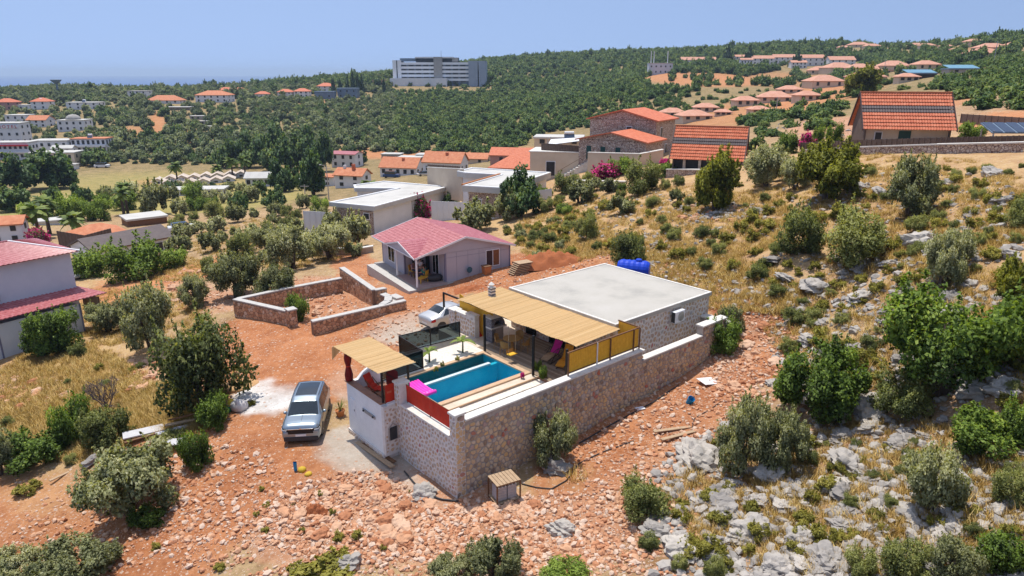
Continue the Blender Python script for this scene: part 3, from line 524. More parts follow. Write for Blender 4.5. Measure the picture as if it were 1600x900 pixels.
for i in range(34):
    m=MB(); m.tn=_r.random(); u=PU1+.32+i*.115
    if u>12.15: break
    m.bbox(u,u+.105,1.97,9.28,D-.06,D-.01+_r.uniform(-.003,.003),.006); m.build('plank','deck_wood',dk)
# ---- house with flat concrete roof
HU0,HV0=U(962,507,RZ); HU1=U(1114,456,RZ)[0]; HV1=U(783,452,RZ)[1]; wu0,wv0,wu1,wv1=HU0+.12,HV0+.10,HU1-.1,HV1-.1
t=uthing('stone_house','single-storey stone house with a large flat concrete roof behind the pool','house',wu0,wv0,1.5)
MB().box(wu0,wu1,wv0,wv1,.8,RZ-.24).build('wall','mortar_white',t)
r_=MB(); r_.bbox(HU0,HU1,HV0,HV1,RZ-.24,RZ-.04,.02); r_=r_.build('roof','roof_concrete',t)
m=MB(); w=.16
for a,b,c,d in ((HU0,HU1,HV0,HV0+w),(HU0,HU1,HV1-w,HV1),(HU0,HU0+w,HV0+w+.003,HV1-w-.003),(HU1-w,HU1,HV0+w+.003,HV1-w-.003)): m.bbox(a,b,c,d,RZ-.045,RZ,.012)
m.build('roof_edge','cap_white',r_)
stone_face(t,'stone_light',(wu0,wv0,1.0),(1,0,0),wu1-wu0,RZ-.26-1.0,.29,.055,(0,-1,0),_r,.03,1.0,None,300)
stone_face(t,'stone_light',(wu0,wv1,D),(0,-1,0),wv1-wv0,RZ-.26-D,.30,.05,(-1,0,0),_r,.03,1.0,lambda x,y: True,120)
for v0,v1,op in ((wv0+3.0,wv0+5.2,1),(wv0+6.4,wv0+7.3,0)):
    d=MB().box(wu0-.09,wu0-.01,v0,v1,D,D+2.15).build('door','black_metal',t)
    for k in range(2 if op else 1): n=2 if op else 1; a=v0+.07+(v1-v0-.07)*k/n; MB().box(wu0-.11,wu0-.085,a,a+(v1-v0)/n-.14,D+.12,D+2.05).build('pane','window_glass',d)
t=uthing('air_conditioner','white air conditioner outdoor unit on the stone house wall','air conditioner',0,0,0) if False else None
au,av=U(1040,483,4.45)[0],wv0
t=uthing('air_conditioner','white air conditioner outdoor unit hung on the house wall facing the slope','air conditioner',au,av,3.7)
MB().bbox(au,au+.95,av-.42,av-.12,3.72,4.42,.03).build('casing','white_plastic',t); MB().box(au-.012,au+.002,av-.40,av-.14,3.75,4.39).build('side_grille','dark_plastic',t)
g=MB().lathe((0,0,0),[(.29,0),(.29,.02),(.25,.03),(.05,.03)],20); g.v=[(au+.56+x,av-.42-z,4.07+y) for x,y,z in g.v]; g.build('fan_grille','grey_metal',t)
m=MB(); m.box(au+.1,au+.15,av-.42,av,3.66,3.72).box(au+.8,au+.85,av-.42,av,3.66,3.72); m.build('bracket','grey_metal',t); MB().box(au+.955,au+.98,av-.35,av-.12,3.8,4.3).build('service_cover',pm('ac_green',(.08,.30,.10)),t)
# ---- big pergola
gu0=U(833,513,RZ-.28)[0]; gv1=U(722,464,RZ-.2)[1]; gv0=U(903,540,RZ-.28)[1]; zf=lambda u,v: RZ-.28+(u-gu0)*.03-.012*math.sin(v*2.3)
t=uthing('pergola','long reed-roofed pergola on black posts along the front of the flat-roofed house','pergola',gu0,gv0,D)
PO=[U(757.5,549,D),U(833,586,D)]
for u,v in PO+[(PO[1][0],gv0+.1)]: MB().bar((u,v,D-.02),(u,v,RZ-.33),.11).build('post','black_metal',t)
m=MB(); m.bar((gu0+.12,gv0,RZ-.36),(gu0+.12,gv1+1.9,RZ-.36),.08,.1); m.bar((HU0-.05,gv0,RZ-.24),(HU0-.05,gv1,RZ-.24),.06,.08)
for k in range(9): v=gv0+.4+k*(gv1-gv0-.6)/8; m.bar((gu0+.1,v,RZ-.33),(HU0,v,RZ-.27),.05,.05)
m.build('beam','black_metal',t); reed_roof('reed_mat',t,gu0-.05,HU0+.02,gv0,gv1,zf,.05,.07,_r)
MB().bar((gu0+.12,gv1+1.85,3.45),(gu0+.12,gv1+1.85,RZ-.32),.1).build('post','black_metal',t)
# ---- yellow board fence on the wall coping
t=uthing('board_fence','bright yellow vertical-board fence with brown frame on top of the long wall','fence',7.0,.3,3.77)
f0,f1=7.0,12.45; zt_,zb=4.98,3.9
MB().bar((f0,.3,zt_),(f1,.3,zt_),.07,.05).build('rail','brown_wood',t); MB().bar((f0,.3,zb),(f1,.3,zb),.05,.04).build('rail','brown_wood',t)
for u in (f0+.03,9.1,10.1,11.95,f1-.02): MB().bar((u,.25,3.77),(u,.25,zt_),.06 if u!=9.1 else .05).build('post','brown_wood' if u!=9.1 else 'white_plastic',t)
n=44
for i in range(n):
    a=f0+.06+(f1-f0-.1)*i/n; MB().box(a,a+(f1-f0-.1)/n-.008,.30,.318+_r.uniform(0,.006),zb,zt_-.02).build('board','yellow_board',t)
m=MB(); m.bar((f1,.3,zt_),(f1,wv0-.05,zt_),.07,.05); m.build('rail','brown_wood',t)
for i in range(12): v=.34+(wv0-.42)*i/12; MB().box(f1-.02,f1,v,v+(wv0-.42)/12-.008,zb,zt_-.02).build('board','yellow_board',t)
# ---- dark glass balustrade
gc=U(661,577,D); gt=U(625,553,D); g2=(PU1+.35,gt[1]-.35)
t=uthing('glass_balustrade','black-framed dark glass balustrade round the gravel bed by the pool','balustrade',gc[0],gc[1],D)
runs=[((PU0-1.2,gc[1]),gc,1),(gc,gt,1),(gt,g2,2)]
for (a,b,k) in runs:
    a,b=Vector((a[0],a[1])),Vector((b[0],b[1]))
    for i in range(k):
        p,q=a+(b-a)*i/k,a+(b-a)*(i+1)/k; MB().bar((p.x,p.y,D+1.13),(q.x,q.y,D+1.13),.05,.05).build('rail','black_metal',t); MB().bar((p.x,p.y,D+.1),(q.x,q.y,D+.1),.04,.05).build('rail','black_metal',t)
        MB().bar((q.x,q.y,D-.1),(q.x,q.y,D+1.14),.06).build('post','black_metal',t)
        dd=(q-p).normalized()*.04; MB().bar((p.x+dd.x,p.y+dd.y,D+.62),(q.x-dd.x,q.y-dd.y,D+.62),.012,.96).build('pane','dark_glass',t)
slab('kerb','cap_white',gc[0]-.1,g2[0],gt[1]-.2,gt[1]+.15,.6,D+.06); slab('kerb','cap_white',PU0-1.2,gc[0],gc[1]-.12,gc[1]+.1,.6,D+.06); slab('kerb','mortar_white',gc[0]-.12,gc[0]+.12,gc[1]+.1,gt[1]-.2,.6,D+.06); slab('bed_wall','mortar_grey',PU0-1.2,gc[0]-.12,gc[1]+.1,gc[1]+.3,.3,D-.5)
# ---- entrance wall, yellow reed screen
eu=U(741,528,D)[0]; ev=U(748,489,3.75)[1]
t=uthing('stone_wall','short pale stone entrance wall with stepped white coping beside the parked saloon','wall',eu,ev,1.0)
m=MB(); m.box(eu,eu+.35,ev,ev+.9,.6,3.55).box(eu,eu+.35,ev+.9,ev+2.0,.6,3.4); m.build('core','mortar_white',t)
m=MB(); m.bbox(eu-.05,eu+.4,ev-.03,ev+.9,3.55,3.63); m.bbox(eu-.05,eu+.4,ev+.9,ev+2.0,3.4,3.48); m.build('coping','cap_white',t)
stone_face(t,'stone_light',(eu,ev+2.0,.9),(0,-1,0),2.0,2.6,.26,.045,(-1,0,0),_r,.03,1.0,lambda x,y:y<2.45)
pillar('stone gate pillar with white cap carrying a black corner post',eu-.1,eu+.45,ev+2.0,ev+2.6,3.4,'uv',.4)
t=uthing('reed_screen','yellow reed screen standing behind the stone entrance wall','screen',eu+.6,ev,D)
for i in range(34):
    m=MB(); v=ev-1.0+i*.1; top=4.3+.08*math.sin(v*3); m.box(eu+.62,eu+.66,v,v+.09,D-.3 if i<12 else 1.4,top); m.build('board','yellow_board',t)
# ---- outdoor oven
bu,bv=U(768,536,D); 
t=uthing('outdoor_oven','dark patterned brick outdoor oven with arched mouth and white chimney under the pergola','oven',bu,bv,D)
m=MB()
for i in range(9):
    z=D+i*.1; o=.02*(i%2); m.box(bu-.0+o,bu+.28+o,bv-.05,bv+.65,z,z+.085)
m.build('base_leg','dark_brick',t); MB().box(bu+.3,bu+.95,bv+.0,bv+.6,D,D+.88).build('base','mortar_grey',t); MB().bbox(bu-.08,bu+1.15,bv-.12,bv+.72,D+.9,D+.98).build('counter','cap_white',t)
m=MB(); R_=.36; cu=bu+.5
for i in range(13):
    a=math.pi*i/12; a2=math.pi*(i+.85)/12
    if i<12: m.add([(cu+math.cos(x)*rr,yy,D+1.0+math.sin(x)*rr*1.15) for yy in (bv-.08,bv+.6) for x,rr in ((a,R_),(a2,R_),(a2,R_+.17),(a,R_+.17))],[(0,1,2,3),(4,5,6,7),(0,1,5,4),(1,2,6,5),(2,3,7,6),(3,0,4,7)])
m.build('arch','dark_brick',t); m=MB(); m.box(cu-.55,cu+.55,bv+.5,bv+.66,D+.98,D+1.45); m.box(bu-.04,bu+.1,bv-.06,bv+.6,D+.98,D+1.5); m.build('body','dark_brick',t); MB().box(cu-.36,cu+.36,bv+.3,bv+.5,D+.99,D+1.35).build('firebox','dark_plastic',t)
m=MB(); m.bbox(cu-.6,cu+.6,bv-.1,bv+.7,D+1.56,D+1.62); m.build('hood','cap_white',t)
cu2,cv2=U(768,457,RZ)
t=uthing('chimney','checkered brick chimney with white cowl poking up beside the flat roof','chimney',cu2,cv2,D)
for i in range(16): z=RZ-1.2+i*.095; o=.025*(i%2); MB().box(cu2-.17+o,cu2+.17+o,cv2-.17-o,cv2+.17-o,z,z+.085).build('brick_course','dark_brick' if i%2 else 'mortar_white',t)
m=MB(); m.box(cu2-.2,cu2+.2,cv2-.2,cv2+.2,RZ+.33,RZ+.37); m.lathe((cu2,cv2,RZ+.37),[(.12,0),(.12,.14),(.2,.16),(.05,.30)],10); m.build('cowl','cap_white',t); MB().box(cu2-.12,cu2+.12,cv2-.12,cv2+.12,D-.3,RZ-1.1).build('flue','mortar_grey',t)
# ---- garden furniture on the deck
def rattan_chair(u,v,rot,label):
    t=thing('rattan_chair',label,'chair',W(u,v,D),ROT+rot,group='rattan chairs round the dining table')
    MB().lathe((0,0,0),[(.22,.42),(.25,.44),(.25,.47),(.20,.485)],14).build('seat','rattan',t)
    m=MB(); m.grid(lambda a,b:(.24*math.cos(2.2+a*1.9)*(1+.12*b)+.02,.26*math.sin(-1.0+a*2.0)*(1+.15*b),.5+b*.42) if False else (-.22-.06*b+.16*(2*a-1)**2,.27*(2*a-1),.48+b*.42*(1-.25*(2*a-1)**2)),10,6); m.build('backrest','rattan',t,smooth=True)
    for a,b in ((-.2,-.2),(.2,-.2),(-.2,.2),(.2,.2)): MB().bar((a*1.1,b*1.1,0),(a,b,.43),.03).build('leg','rattan',t)
    return t
tu,tv=U(800,528,D+.75)
t=uthing('dining_table','round rattan dining table under the pergola','table',tu,tv,D); MB().lathe((tu,tv,D),[(.52,.70),(.55,.72),(.55,.75),(.5,.755)],20).build('tabletop','rattan',t); MB().lathe((tu,tv,D),[(.3,0),(.28,.04),(.1,.1),(.08,.5),(.2,.70)],12).build('pedestal','rattan',t)
for k,(a,ds) in enumerate([(200,'rattan chair on the pool side of the dining table'),(120,'rattan chair near the oven at the dining table'),(20,'rattan chair on the house side of the dining table'),(300,'rattan chair farthest from the oven at the dining table')]):
    x,y=math.cos(math.radians(a)),math.sin(math.radians(a)); rattan_chair(tu+x*.85,tv+y*.85,math.radians(a+180),ds)
su,sv_=U(800,566,D)
t=uthing('swing_seat','yellow swing seat hanging on two ropes from the pergola edge','swing',su,sv_,D+.5)
MB().bbox(su-.28,su+.28,sv_-.18,sv_+.18,D+.5,D+.55).build('seat','yellow_board',t); MB().grid(lambda a,b:(su-.28+.56*a,sv_+.17+.03*b,D+.55+.22*b),4,2).build('backrest','rattan',t)
for s in (-.26,.26): MB().tube([(su+s,sv_,D+.5),(su+s*.95,sv_,RZ-.36)],.014,5).build('rope','pale_wood',t)
def lounger(u,v,rot,mat,label):
    t=thing('sun_lounger',label,'lounger',W(u,v,D),ROT+rot)
    prof=[(-.85,.98),(-.55,.62),(-.25,.34),(.2,.40),(.85,.30)]
    def fn(a,b):
        x=a*4; i=min(int(x),3); q=x-i; return (prof[i][0]+(prof[i+1][0]-prof[i][0])*q,-.25+.5*b,prof[i][1]+(prof[i+1][1]-prof[i][1])*q)
    for k in range(2):
        m=MB().grid(lambda a,b,k=k:fn(a*.5+.5*k,b),8,3); m.add([(x,y,z-.05) for x,y,z in m.v],[tuple(reversed(f)) for f in m.f]); m.build('backrest_cushion' if k==0 else 'seat_cushion',mat if k==0 else ('orange_fabric' if mat!='magenta_fabric' else 'pale_wood'),t,smooth=True)
    for s in (-.28,.28):
        m=MB(); m.tube([(-.9,s,1.0),(-.25,s,.33),(.9,s,.30)],.018,6); m.tube([(-.6,s,0),(-.1,s,.42),(.35,s,.62),(-.3,s,.66)],.018,6); m.tube([(.55,s,0),(.1,s,.40),(-.35,s,.66)],.018,6); m.tube([(-.65,s,.01),(.65,s,.01)],.016,5); m.build('side_frame','dark_plastic',t)
    return t
u,v=U(862,562,D); lounger(u,v,math.radians(195),'magenta_fabric','reclining sun lounger with magenta back cushion on the shaded deck')
u,v=U(884,572,D); lounger(u,v+.1,math.radians(205),'orange_fabric','reclining sun lounger with orange cushion nearest the yellow fence')
# ---- potted plant, tank, rubbish, block stacks
g=gp(532,650)
t=thing('potted_plant','spiky plant in a terracotta pot outside the white pump house','plant',g)
MB().lathe((0,0,0),[(.17,0),(.25,.3),(.28,.36),(.24,.36),(.22,.3)],14).build('pot','terracotta',t,smooth=False); MB().lathe((0,0,0),[(.22,.28),(.02,.31)],12).build('soil','mortar_brown',t)
pm('spiky_leaf',(.22,.26,.06),(.14,.18,.04),8,.5)
for i in range(22):
    a=_r.uniform(0,6.28); h_=_r.uniform(.5,1.15); o_=_r.uniform(.12,.42); m=MB(); c,s=math.cos(a),math.sin(a)
    m.add([(-s*.02,c*.02,.3),(s*.02,-c*.02,.3),(c*o_*.5+s*.025,s*o_*.5-c*.025,h_*.75),(c*o_*.5-s*.025,s*o_*.5+c*.025,h_*.75),(c*o_,s*o_,h_*.9+.1)],[(0,1,2,3),(3,2,4)]); m.build('leaf','spiky_leaf',t,fix=False)
q=pz(990,422,4.1); q.z=h1(q.x,q.y)
t=thing('water_tank','blue plastic ribbed water tank lying behind the flat-roofed house','water tank',q,math.radians(-18))
_tz=max(.6,4.15-q.z)
m=MB(); n=13; pts=[(-1.15+2.3*i/(n-1),0,_tz) for i in range(n)]; m.tube(pts,[.55]+[.72 if i%2 else .68 for i in range(n-2)]+[.55],20); m.build('drum','blue_plastic',t,smooth=False); MB().lathe((.35,0,_tz+.62),[(.24,0),(.24,.14),(.2,.2),(.05,.22)],14).build('lid','blue_plastic',t)
m=MB(); m.box(-.9,-.6,-.6,.6,-.5,_tz-.5).box(.6,.9,-.6,.6,-.5,_tz-.5); m.build('cradle','mortar_grey',t)
q=pz(1041,428,3.9); q.z=h1(q.x,q.y)
tag(MB().box(-.06,.06,-.06,.06,-.2,1.25).box(-.09,.09,-.09,.09,1.25,1.29).build('marker_post','cap_white',loc=q),'short white post standing behind the flat roof near the blue tank','post')
g=gp(788,778)
t=thing('block_stack','stack of grey blocks under wooden pallets at the foot of the long wall','pallet stack',g,math.radians(28)); t.scale=(.78,.78,.82)
for i in range(5):
    for j in range(2): MB().bbox(-.62+j*.62,-.06+j*.62,-.42,.3,.18+i*.16,.325+i*.16,.01).build('block',pm('block_grey',(.45,.42,.42),(.36,.33,.33),6,.9,bmp=.3),t)
for z in (.0,1.12):
    p=MB()
    for k in range(3): p.box(-.75,.75,-.55+k*.5,-.45+k*.5,z,z+.1)
    p=p.build('pallet','brown_wood',t)
    for k in range(7): MB().box(-.75+k*.215,-.56+k*.215,-.6,.6,z+.1,z+.13).build('slat','pale_wood',p)
for x,y in ((-.72,-.55),(.72,-.55),(-.72,.55),(.72,.55)): MB().bar((x,y,0),(x,y,1.12),.07).build('corner_post','brown_wood',t)
# ---------------------------------------------------------------- cars
m,nt,b,o=_nt('car_silver_blue'); b.inputs['Base Color'].default_value=(.36,.42,.48,1); b.inputs['Metallic'].default_value=.75; b.inputs['Roughness'].default_value=.32; b.inputs['Coat Weight'].default_value=.6; b.inputs['Coat Roughness'].default_value=.05
nt.links.new(mix(nt,noise(nt,1.2,4,.6),(.26,.32,.38),(.31,.37,.42)),b.inputs['Base Color'])
m,nt,b,o=_nt('car_silver'); b.inputs['Metallic'].default_value=.55; b.inputs['Roughness'].default_value=.35; b.inputs['Coat Weight'].default_value=.5; nt.links.new(mix(nt,noise(nt,1.2,4,.6),(.52,.52,.51),(.60,.60,.59)),b.inputs['Base Color'])
pm('tyre',(.025,.025,.025),(.05,.04,.035),9,.85); pm('rim',(.55,.56,.58),(.45,.46,.48),9,.35,.8); pm('headlamp',(.75,.78,.8),(.6,.65,.7),8,.12,.3); pm('tail_lamp',(.55,.01,.01),(.4,.008,.008),8,.2); pm('car_glass',(.012,.018,.022),(.016,.024,.03),2,.05,0,spec=.8); pm('plate',(.75,.75,.72),(.7,.7,.68),5,.5); pm('chrome',(.7,.7,.72),(.6,.6,.62),5,.15,1.)
def car(label,loc,rot,body,ST,wx,wr,pat,name='car'):
    t=thing(name,label,'car',loc,rot); ST=np.array(ST); xs=ST[:,0]
    def sec(x):
        v=[np.interp(x,xs,ST[:,k]) for k in range(1,7)]; lo,be,zl,zb,rw,zr=v
        return [(lo*.9,zl),(lo,zl+.16),((lo+be)/2+.015,(zl+zb)/2+.08),(be,zb),(rw,zr),(rw*.55,zr+.03),(0,zr+.042)]
    def S(x,s,side):
        q=sec(x); i=min(int(s),5); f=s-i; y=q[i][0]+(q[i+1][0]-q[i][0])*f; z=q[i][1]+(q[i+1][1]-q[i][1])*f; return Vector((x,side*y,z))
    L=xs[-1]; X=sorted(set(list(np.linspace(0,L,36))+list(xs))); sv=[0,.5,1,1.5,2,2.5,3,3.35,3.7,4,4.5,5,5.5,6]; ring=[(s,1) for s in sv]+[(s,-1) for s in reversed(sv[:-1])]
    m=MB(); vs=[S(x,s,d) for x in X for s,d in ring]; w=len(ring); fs=[(i*w+j,i*w+j+1,(i+1)*w+j+1,(i+1)*w+j) for i in range(len(X)-1) for j in range(w-1)]
    fs+=[tuple(range(w)),tuple((len(X)-1)*w+j for j in range(w-1,-1,-1))]; m.add(vs,fs); m.build('body',body,t,smooth=True)
    def patch(nm,mt,x0,x1,s0,s1,side,off=.012,n=8,k=4,parent=None,both=False):
        mm=MB(); c=[]
        rng=[(s0+(s1-s0)*j/k,side) for j in range(k+1)]
        if both: rng=[(s0+(6-s0)*j/k,1) for j in range(k+1)]+[(6-(6-s0)*j/k,-1) for j in range(1,k+1)]
        for i in range(n+1):
            for s,d in rng:
                xa,xb=(x0,x1) if not isinstance(x0,tuple) else (x0[0]+(x0[1]-x0[0])*(s-s0)/max(1e-6,s1-s0),x1[0]+(x1[1]-x1[0])*(s-s0)/max(1e-6,s1-s0))
                x=xa+(xb-xa)*i/n; p=S(x,s,d); e=.02; a=S(min(x+e,L),s,d)-S(max(x-e,0),s,d); b_=S(x,min(s+e,6),d)-S(x,max(s-e,0),d); nn=a.cross(b_); nn=nn.normalized() if nn.length>1e-9 else Vector((0,0,1))
                if nn.dot(p-Vector((L/2,0,.7)))<0: nn=-nn
                c.append(p+nn*off)
        ww=len(rng); mm.add(c,[(i*ww+j,i*ww+j+1,(i+1)*ww+j+1,(i+1)*ww+j) for i in range(n) for j in range(ww-1)]); return mm.build(nm,mt,parent or t,smooth=True,fix=False)
    pat(t,patch,S)
    for x in wx:
        for s in (-1,1):
            y=s*(np.interp(x,xs,ST[:,1])-.10); m=MB(); m.lathe((0,0,0),[(wr*.55,-.11),(wr*.9,-.11),(wr,-.07),(wr,.07),(wr*.9,.11),(wr*.62,.115)],20); m.v=[(x+a,y+s*c,wr+b_) for a,b_,c in m.v]; wheel=m.build('wheel','tyre',t,smooth=False)
            m=MB(); m.lathe((0,0,0),[(wr*.62,.10),(wr*.60,.118),(wr*.12,.10),(wr*.1,.125)],20); m.v=[(x+a,y+s*c,wr+b_) for a,b_,c in m.v]; m.build('rim','rim',wheel)
            m=MB(); m.lathe((0,0,0),[(wr+.06,-.02),(wr+.06,.05),(wr+.02,.055)],24); yy=s*(np.interp(x,xs,ST[:,1])-.035); m.v=[(x+a,yy+s*c,max(wr+b_,.2)) for a,b_,c in m.v]; m.build('wheel_arch','dark_plastic',t)
    return t
SUV=[(0,.74,.80,.42,.98,.66,1.08),(.10,.88,.90,.30,1.06,.69,1.30),(.45,.92,.92,.25,1.10,.68,1.64),(1.4,.94,.93,.22,1.08,.70,1.71),(2.3,.94,.93,.22,1.06,.69,1.69),(2.72,.94,.93,.22,1.05,.67,1.58),(3.42,.94,.92,.22,1.05,.80,1.13),(3.9,.94,.92,.22,1.02,.80,1.09),(4.18,.93,.90,.24,.96,.78,1.04),(4.33,.91,.88,.26,.84,.75,.94),(4.39,.86,.84,.30,.62,.72,.70)]
def suv_pat(t,patch,S):
    patch('windscreen','car_glass',2.74,3.40,4.08,6,1,both=True,k=6); patch('sunroof','car_glass',.65,2.25,4.5,6,1,both=True,off=.010,k=4); patch('rear_window','car_glass',.14,.46,4.1,6,1,both=True)
    for s in (1,-1):
        patch('side_window','car_glass',(1.62,1.62),(2.95,2.55),3.12,3.88,s); patch('side_window','car_glass',(.72,.8),(1.54,1.54),3.12,3.88,s); patch('side_window','car_glass',(.3,.5),(.64,.7),3.15,3.85,s)
        patch('tail_light','tail_lamp',.02,.2,2.5,3.1,s,.012); patch('roof_rail','dark_plastic',.6,2.3,4.05,4.16,s,.03); patch('door_seam','dark_plastic',1.575,1.59,1.2,3.0,s,.006,1); patch('sill','dark_plastic',.9,3.5,.0,.75,s,.012)
        m=MB(); m.lathe((0,0,0),[(.02,-.1),(.085,-.06),(.095,.04),(.04,.1)],10); m.v=[(2.85+c*.9,s*(1.0+a*1.0),1.05+b_*.9) for a,b_,c in m.v]; m.build('wing_mirror','car_silver_blue',t,smooth=True)
    MB().bbox(4.30,4.405,-.62,.62,.62,.86,.01).build('grille','black_metal',t); MB().box(4.26,4.42,-.84,.84,.24,.44).build('lower_intake','dark_plastic',t); MB().box(4.39,4.415,-.26,.26,.48,.59).build('number_plate','plate',t); MB().bar((4.41,-.62,.875),(4.41,.62,.875),.02,.025).build('chrome_strip','chrome',t)
    for s in (1,-1):
        hl=MB().extr([(4.14,s*.955,.80),(4.36,s*.90,.77),(4.425,s*.64,.75),(4.425,s*.64,.87),(4.35,s*.89,.92),(4.13,s*.94,.95)],(-.05,-s*.03,0)).build('headlight_housing','black_metal',t); MB().extr([(4.24,s*.955,.835),(4.38,s*.90,.81),(4.44,s*.68,.79),(4.44,s*.68,.85),(4.38,s*.89,.875),(4.24,s*.945,.90)],(-.03,-s*.01,0)).build('lens','headlamp',hl)
    g=MB().lathe((0,0,0),[(.045,0),(.045,.012),(.03,.02)],12); g.v=[(4.40+c,a,.91+b_) for a,b_,c in g.v]; g.build('badge','chrome',t)
    m=MB(); m.add([S(x,6,1)+Vector((0,dy,.003)) for x in (3.34,3.6,3.9,4.2) for dy in (-.008,.008)],[(2*i,2*i+1,2*i+3,2*i+2) for i in range(3)]); m.build('bonnet_crease','dark_plastic',t,fix=False)
fr,rr=pz(500,683,.2),pz(509,652,.2); fl=pz(447,688,.2); hd=(fr-rr); ang=math.atan2(hd.y,hd.x); hd.normalize(); mid=(fl+fr)/2
loc=mid-hd*3.95; loc.z=h1(mid.x-hd.x*2,mid.y-hd.y*2)+.02
car('silver-blue SUV with a dark sunroof parked on the red earth','%s'%'' and loc or loc,ang,'car_silver_blue',SUV,(.82,3.46),.34,suv_pat)
SED=[(0,.66,.70,.40,.80,.55,.86),(.10,.82,.84,.30,.92,.62,.98),(.55,.86,.87,.24,.98,.66,1.06),(.75,.87,.88,.22,.98,.66,1.10),(1.35,.88,.88,.2,.97,.58,1.42),(2.0,.88,.88,.2,.96,.58,1.47),(2.5,.88,.88,.2,.95,.57,1.42),(3.15,.88,.87,.2,.95,.68,1.02),(3.9,.86,.82,.2,.86,.6,.9),(4.3,.78,.72,.28,.68,.5,.72),(4.38,.62,.58,.36,.58,.4,.6)]
def sed_pat(t,patch,S):
    patch('rear_window','car_glass',.80,1.32,4.08,6,1,both=True); patch('windscreen','car_glass',2.55,3.12,4.1,6,1,both=True)
    for s in (1,-1):
        patch('side_window','car_glass',(1.75,1.75),(2.85,2.45),3.12,3.88,s); patch('side_window','car_glass',(.95,1.32),(1.68,1.68),3.12,3.88,s); patch('tail_light','tail_lamp',.03,.32,2.2,3.0,s,.012); patch('headlight','headlamp',4.0,4.28,2.4,3.1,s,.01); patch('door_seam','dark_plastic',1.70,1.715,1.2,3.0,s,.006,1)
        m=MB(); m.lathe((0,0,0),[(.02,-.08),(.07,-.05),(.08,.04),(.03,.08)],10); m.v=[(2.75+c*.9,s*(.95+a),1.0+b_*.9) for a,b_,c in m.v]; m.build('wing_mirror','car_silver',t,smooth=True)
    MB().box(-.012,.01,-.26,.26,.50,.60).build('number_plate','plate',t); MB().box(-.01,.06,-.6,.6,.34,.42).build('bumper_trim','dark_plastic',t)
q=gp(664,518); q.z=h1(q.x+1.2,q.y+1.0)+.02
car('silver saloon car seen from behind beside the stone gate pillar',q,ROT+math.radians(2),'car_silver',SED,(.80,3.42),.31,sed_pat)
# ---------------------------------------------------------------- walled yard
def wall_run(label,pts,zb,zt,th=.42,mat='stone_yard',core='mortar_brown',cap='cap_grey',limit=150,cell=.26,sides=(1,-1),gap=.012):
    """a wall along a line of compound points, stones on its visible sides"""
    t=uthing('stone_wall',label,'wall',pts[0][0],pts[0][1],0); n=0
    for k,((a,b),(c,d)) in enumerate(zip(pts[:-1],pts[1:])):
        e=Vector((c-a,d-b)); ln=e.length; e.normalize(); nn=Vector((-e.y,e.x)); z0=zb[k] if isinstance(zb,list) else zb; z1=zt[k] if isinstance(zt,list) else zt; z2=zt[k+1] if isinstance(zt,list) else zt
        P=lambda x,s,z:(a+e.x*x+nn.x*s*th/2,b+e.y*x+nn.y*s*th/2,z)
        MB().add([P(0,-1,z0-.3),P(ln,-1,z0-.3),P(ln,1,z0-.3),P(0,1,z0-.3),P(0,-1,z1),P(ln,-1,z2),P(ln,1,z2),P(0,1,z1)],[(0,3,2,1),(4,5,6,7),(0,1,5,4),(1,2,6,5),(2,3,7,6),(3,0,4,7)]).build('core',core,t)
        th2=th*1.12; P2=lambda x,s,z:(a+e.x*x+nn.x*s*th2/2,b+e.y*x+nn.y*s*th2/2,z)
        MB().add([P2(-.02*k,-1,z1),P2(ln,-1,z2),P2(ln,1,z2),P2(-.02*k,1,z1),P2(-.02*k,-1,z1+.09-.002*k),P2(ln,-1,z2+.09-.002*k),P2(ln,1,z2+.09-.002*k),P2(-.02*k,1,z1+.09-.002*k)],[(0,3,2,1),(4,5,6,7),(0,1,5,4),(1,2,6,5),(2,3,7,6),(3,0,4,7)]).build('coping',cap,t)
        for s in sides:
            lim=max(0,limit-n); o3=P(0,s,z0-.15); hh=max(z1,z2)-z0+.1
            n+=stone_face(t,mat,o3,(e.x,e.y,0),ln,hh,cell,gap,(nn.x*s,nn.y*s,0),_r,.04,1.15,lambda x,y,z1=z1,z2=z2,z0=z0,ln=ln: y<z1+(z2-z1)*x/ln-z0+.08,lim)
    return t
pm('cap_grey',(.52,.50,.47),(.42,.40,.37),4,.85,bmp=.2,bsc=20)
c0=U(367,467,1.3); c1=U(452,486,1.3); n0=U(487,503,1.3); n1=U(633,472,1.35); b1=U(533,436,1.3)
wall_run('brown dry-stone yard wall facing the dirt road, left of its gap',[c0,c1],-.05,1.25)
tt=uthing('stone_pillar','brown stone gatepost with grey cap at the yard gap','pillar',c1[0],c1[1],0); MB().box(c1[0]-.3,c1[0]+.3,c1[1]-.62,c1[1]-.02,-.3,1.5).build('core','mortar_brown',tt); MB().bbox(c1[0]-.36,c1[0]+.36,c1[1]-.68,c1[1]+.04,1.5,1.6).build('capstone','cap_grey',tt); stone_face(tt,'stone_yard',(c1[0]-.3,c1[1]-.02,-.1),(0,-1,0),.6,1.6,.26,.012,(-1,0,0),_r,.04); stone_face(tt,'stone_yard',(c1[0]-.3,c1[1]-.62,-.1),(1,0,0),.6,1.6,.26,.012,(0,-1,0),_r,.04)
wall_run('long brown dry-stone yard wall beside the driveway, right of the gap',[n0,n1],[0.05],[1.3,1.45])
wall_run('far wall of the brown stone yard, behind the small bush',[(c0[0]+.22,c0[1]),((c0[0]+b1[0])/2,(c0[1]+b1[1])/2+.2),b1],[-.1,.1],[1.22,1.28,1.35],sides=(-1,))
w0,w1,w2=U(534,418,1.9),U(585,453,1.8),U(602,449,1.8)
wall_run('inner brown stone wall stepping up to the grey bungalow terrace',[w0,w1,w2],[.3,.3],[1.85,1.75,1.7],sides=(-1,))
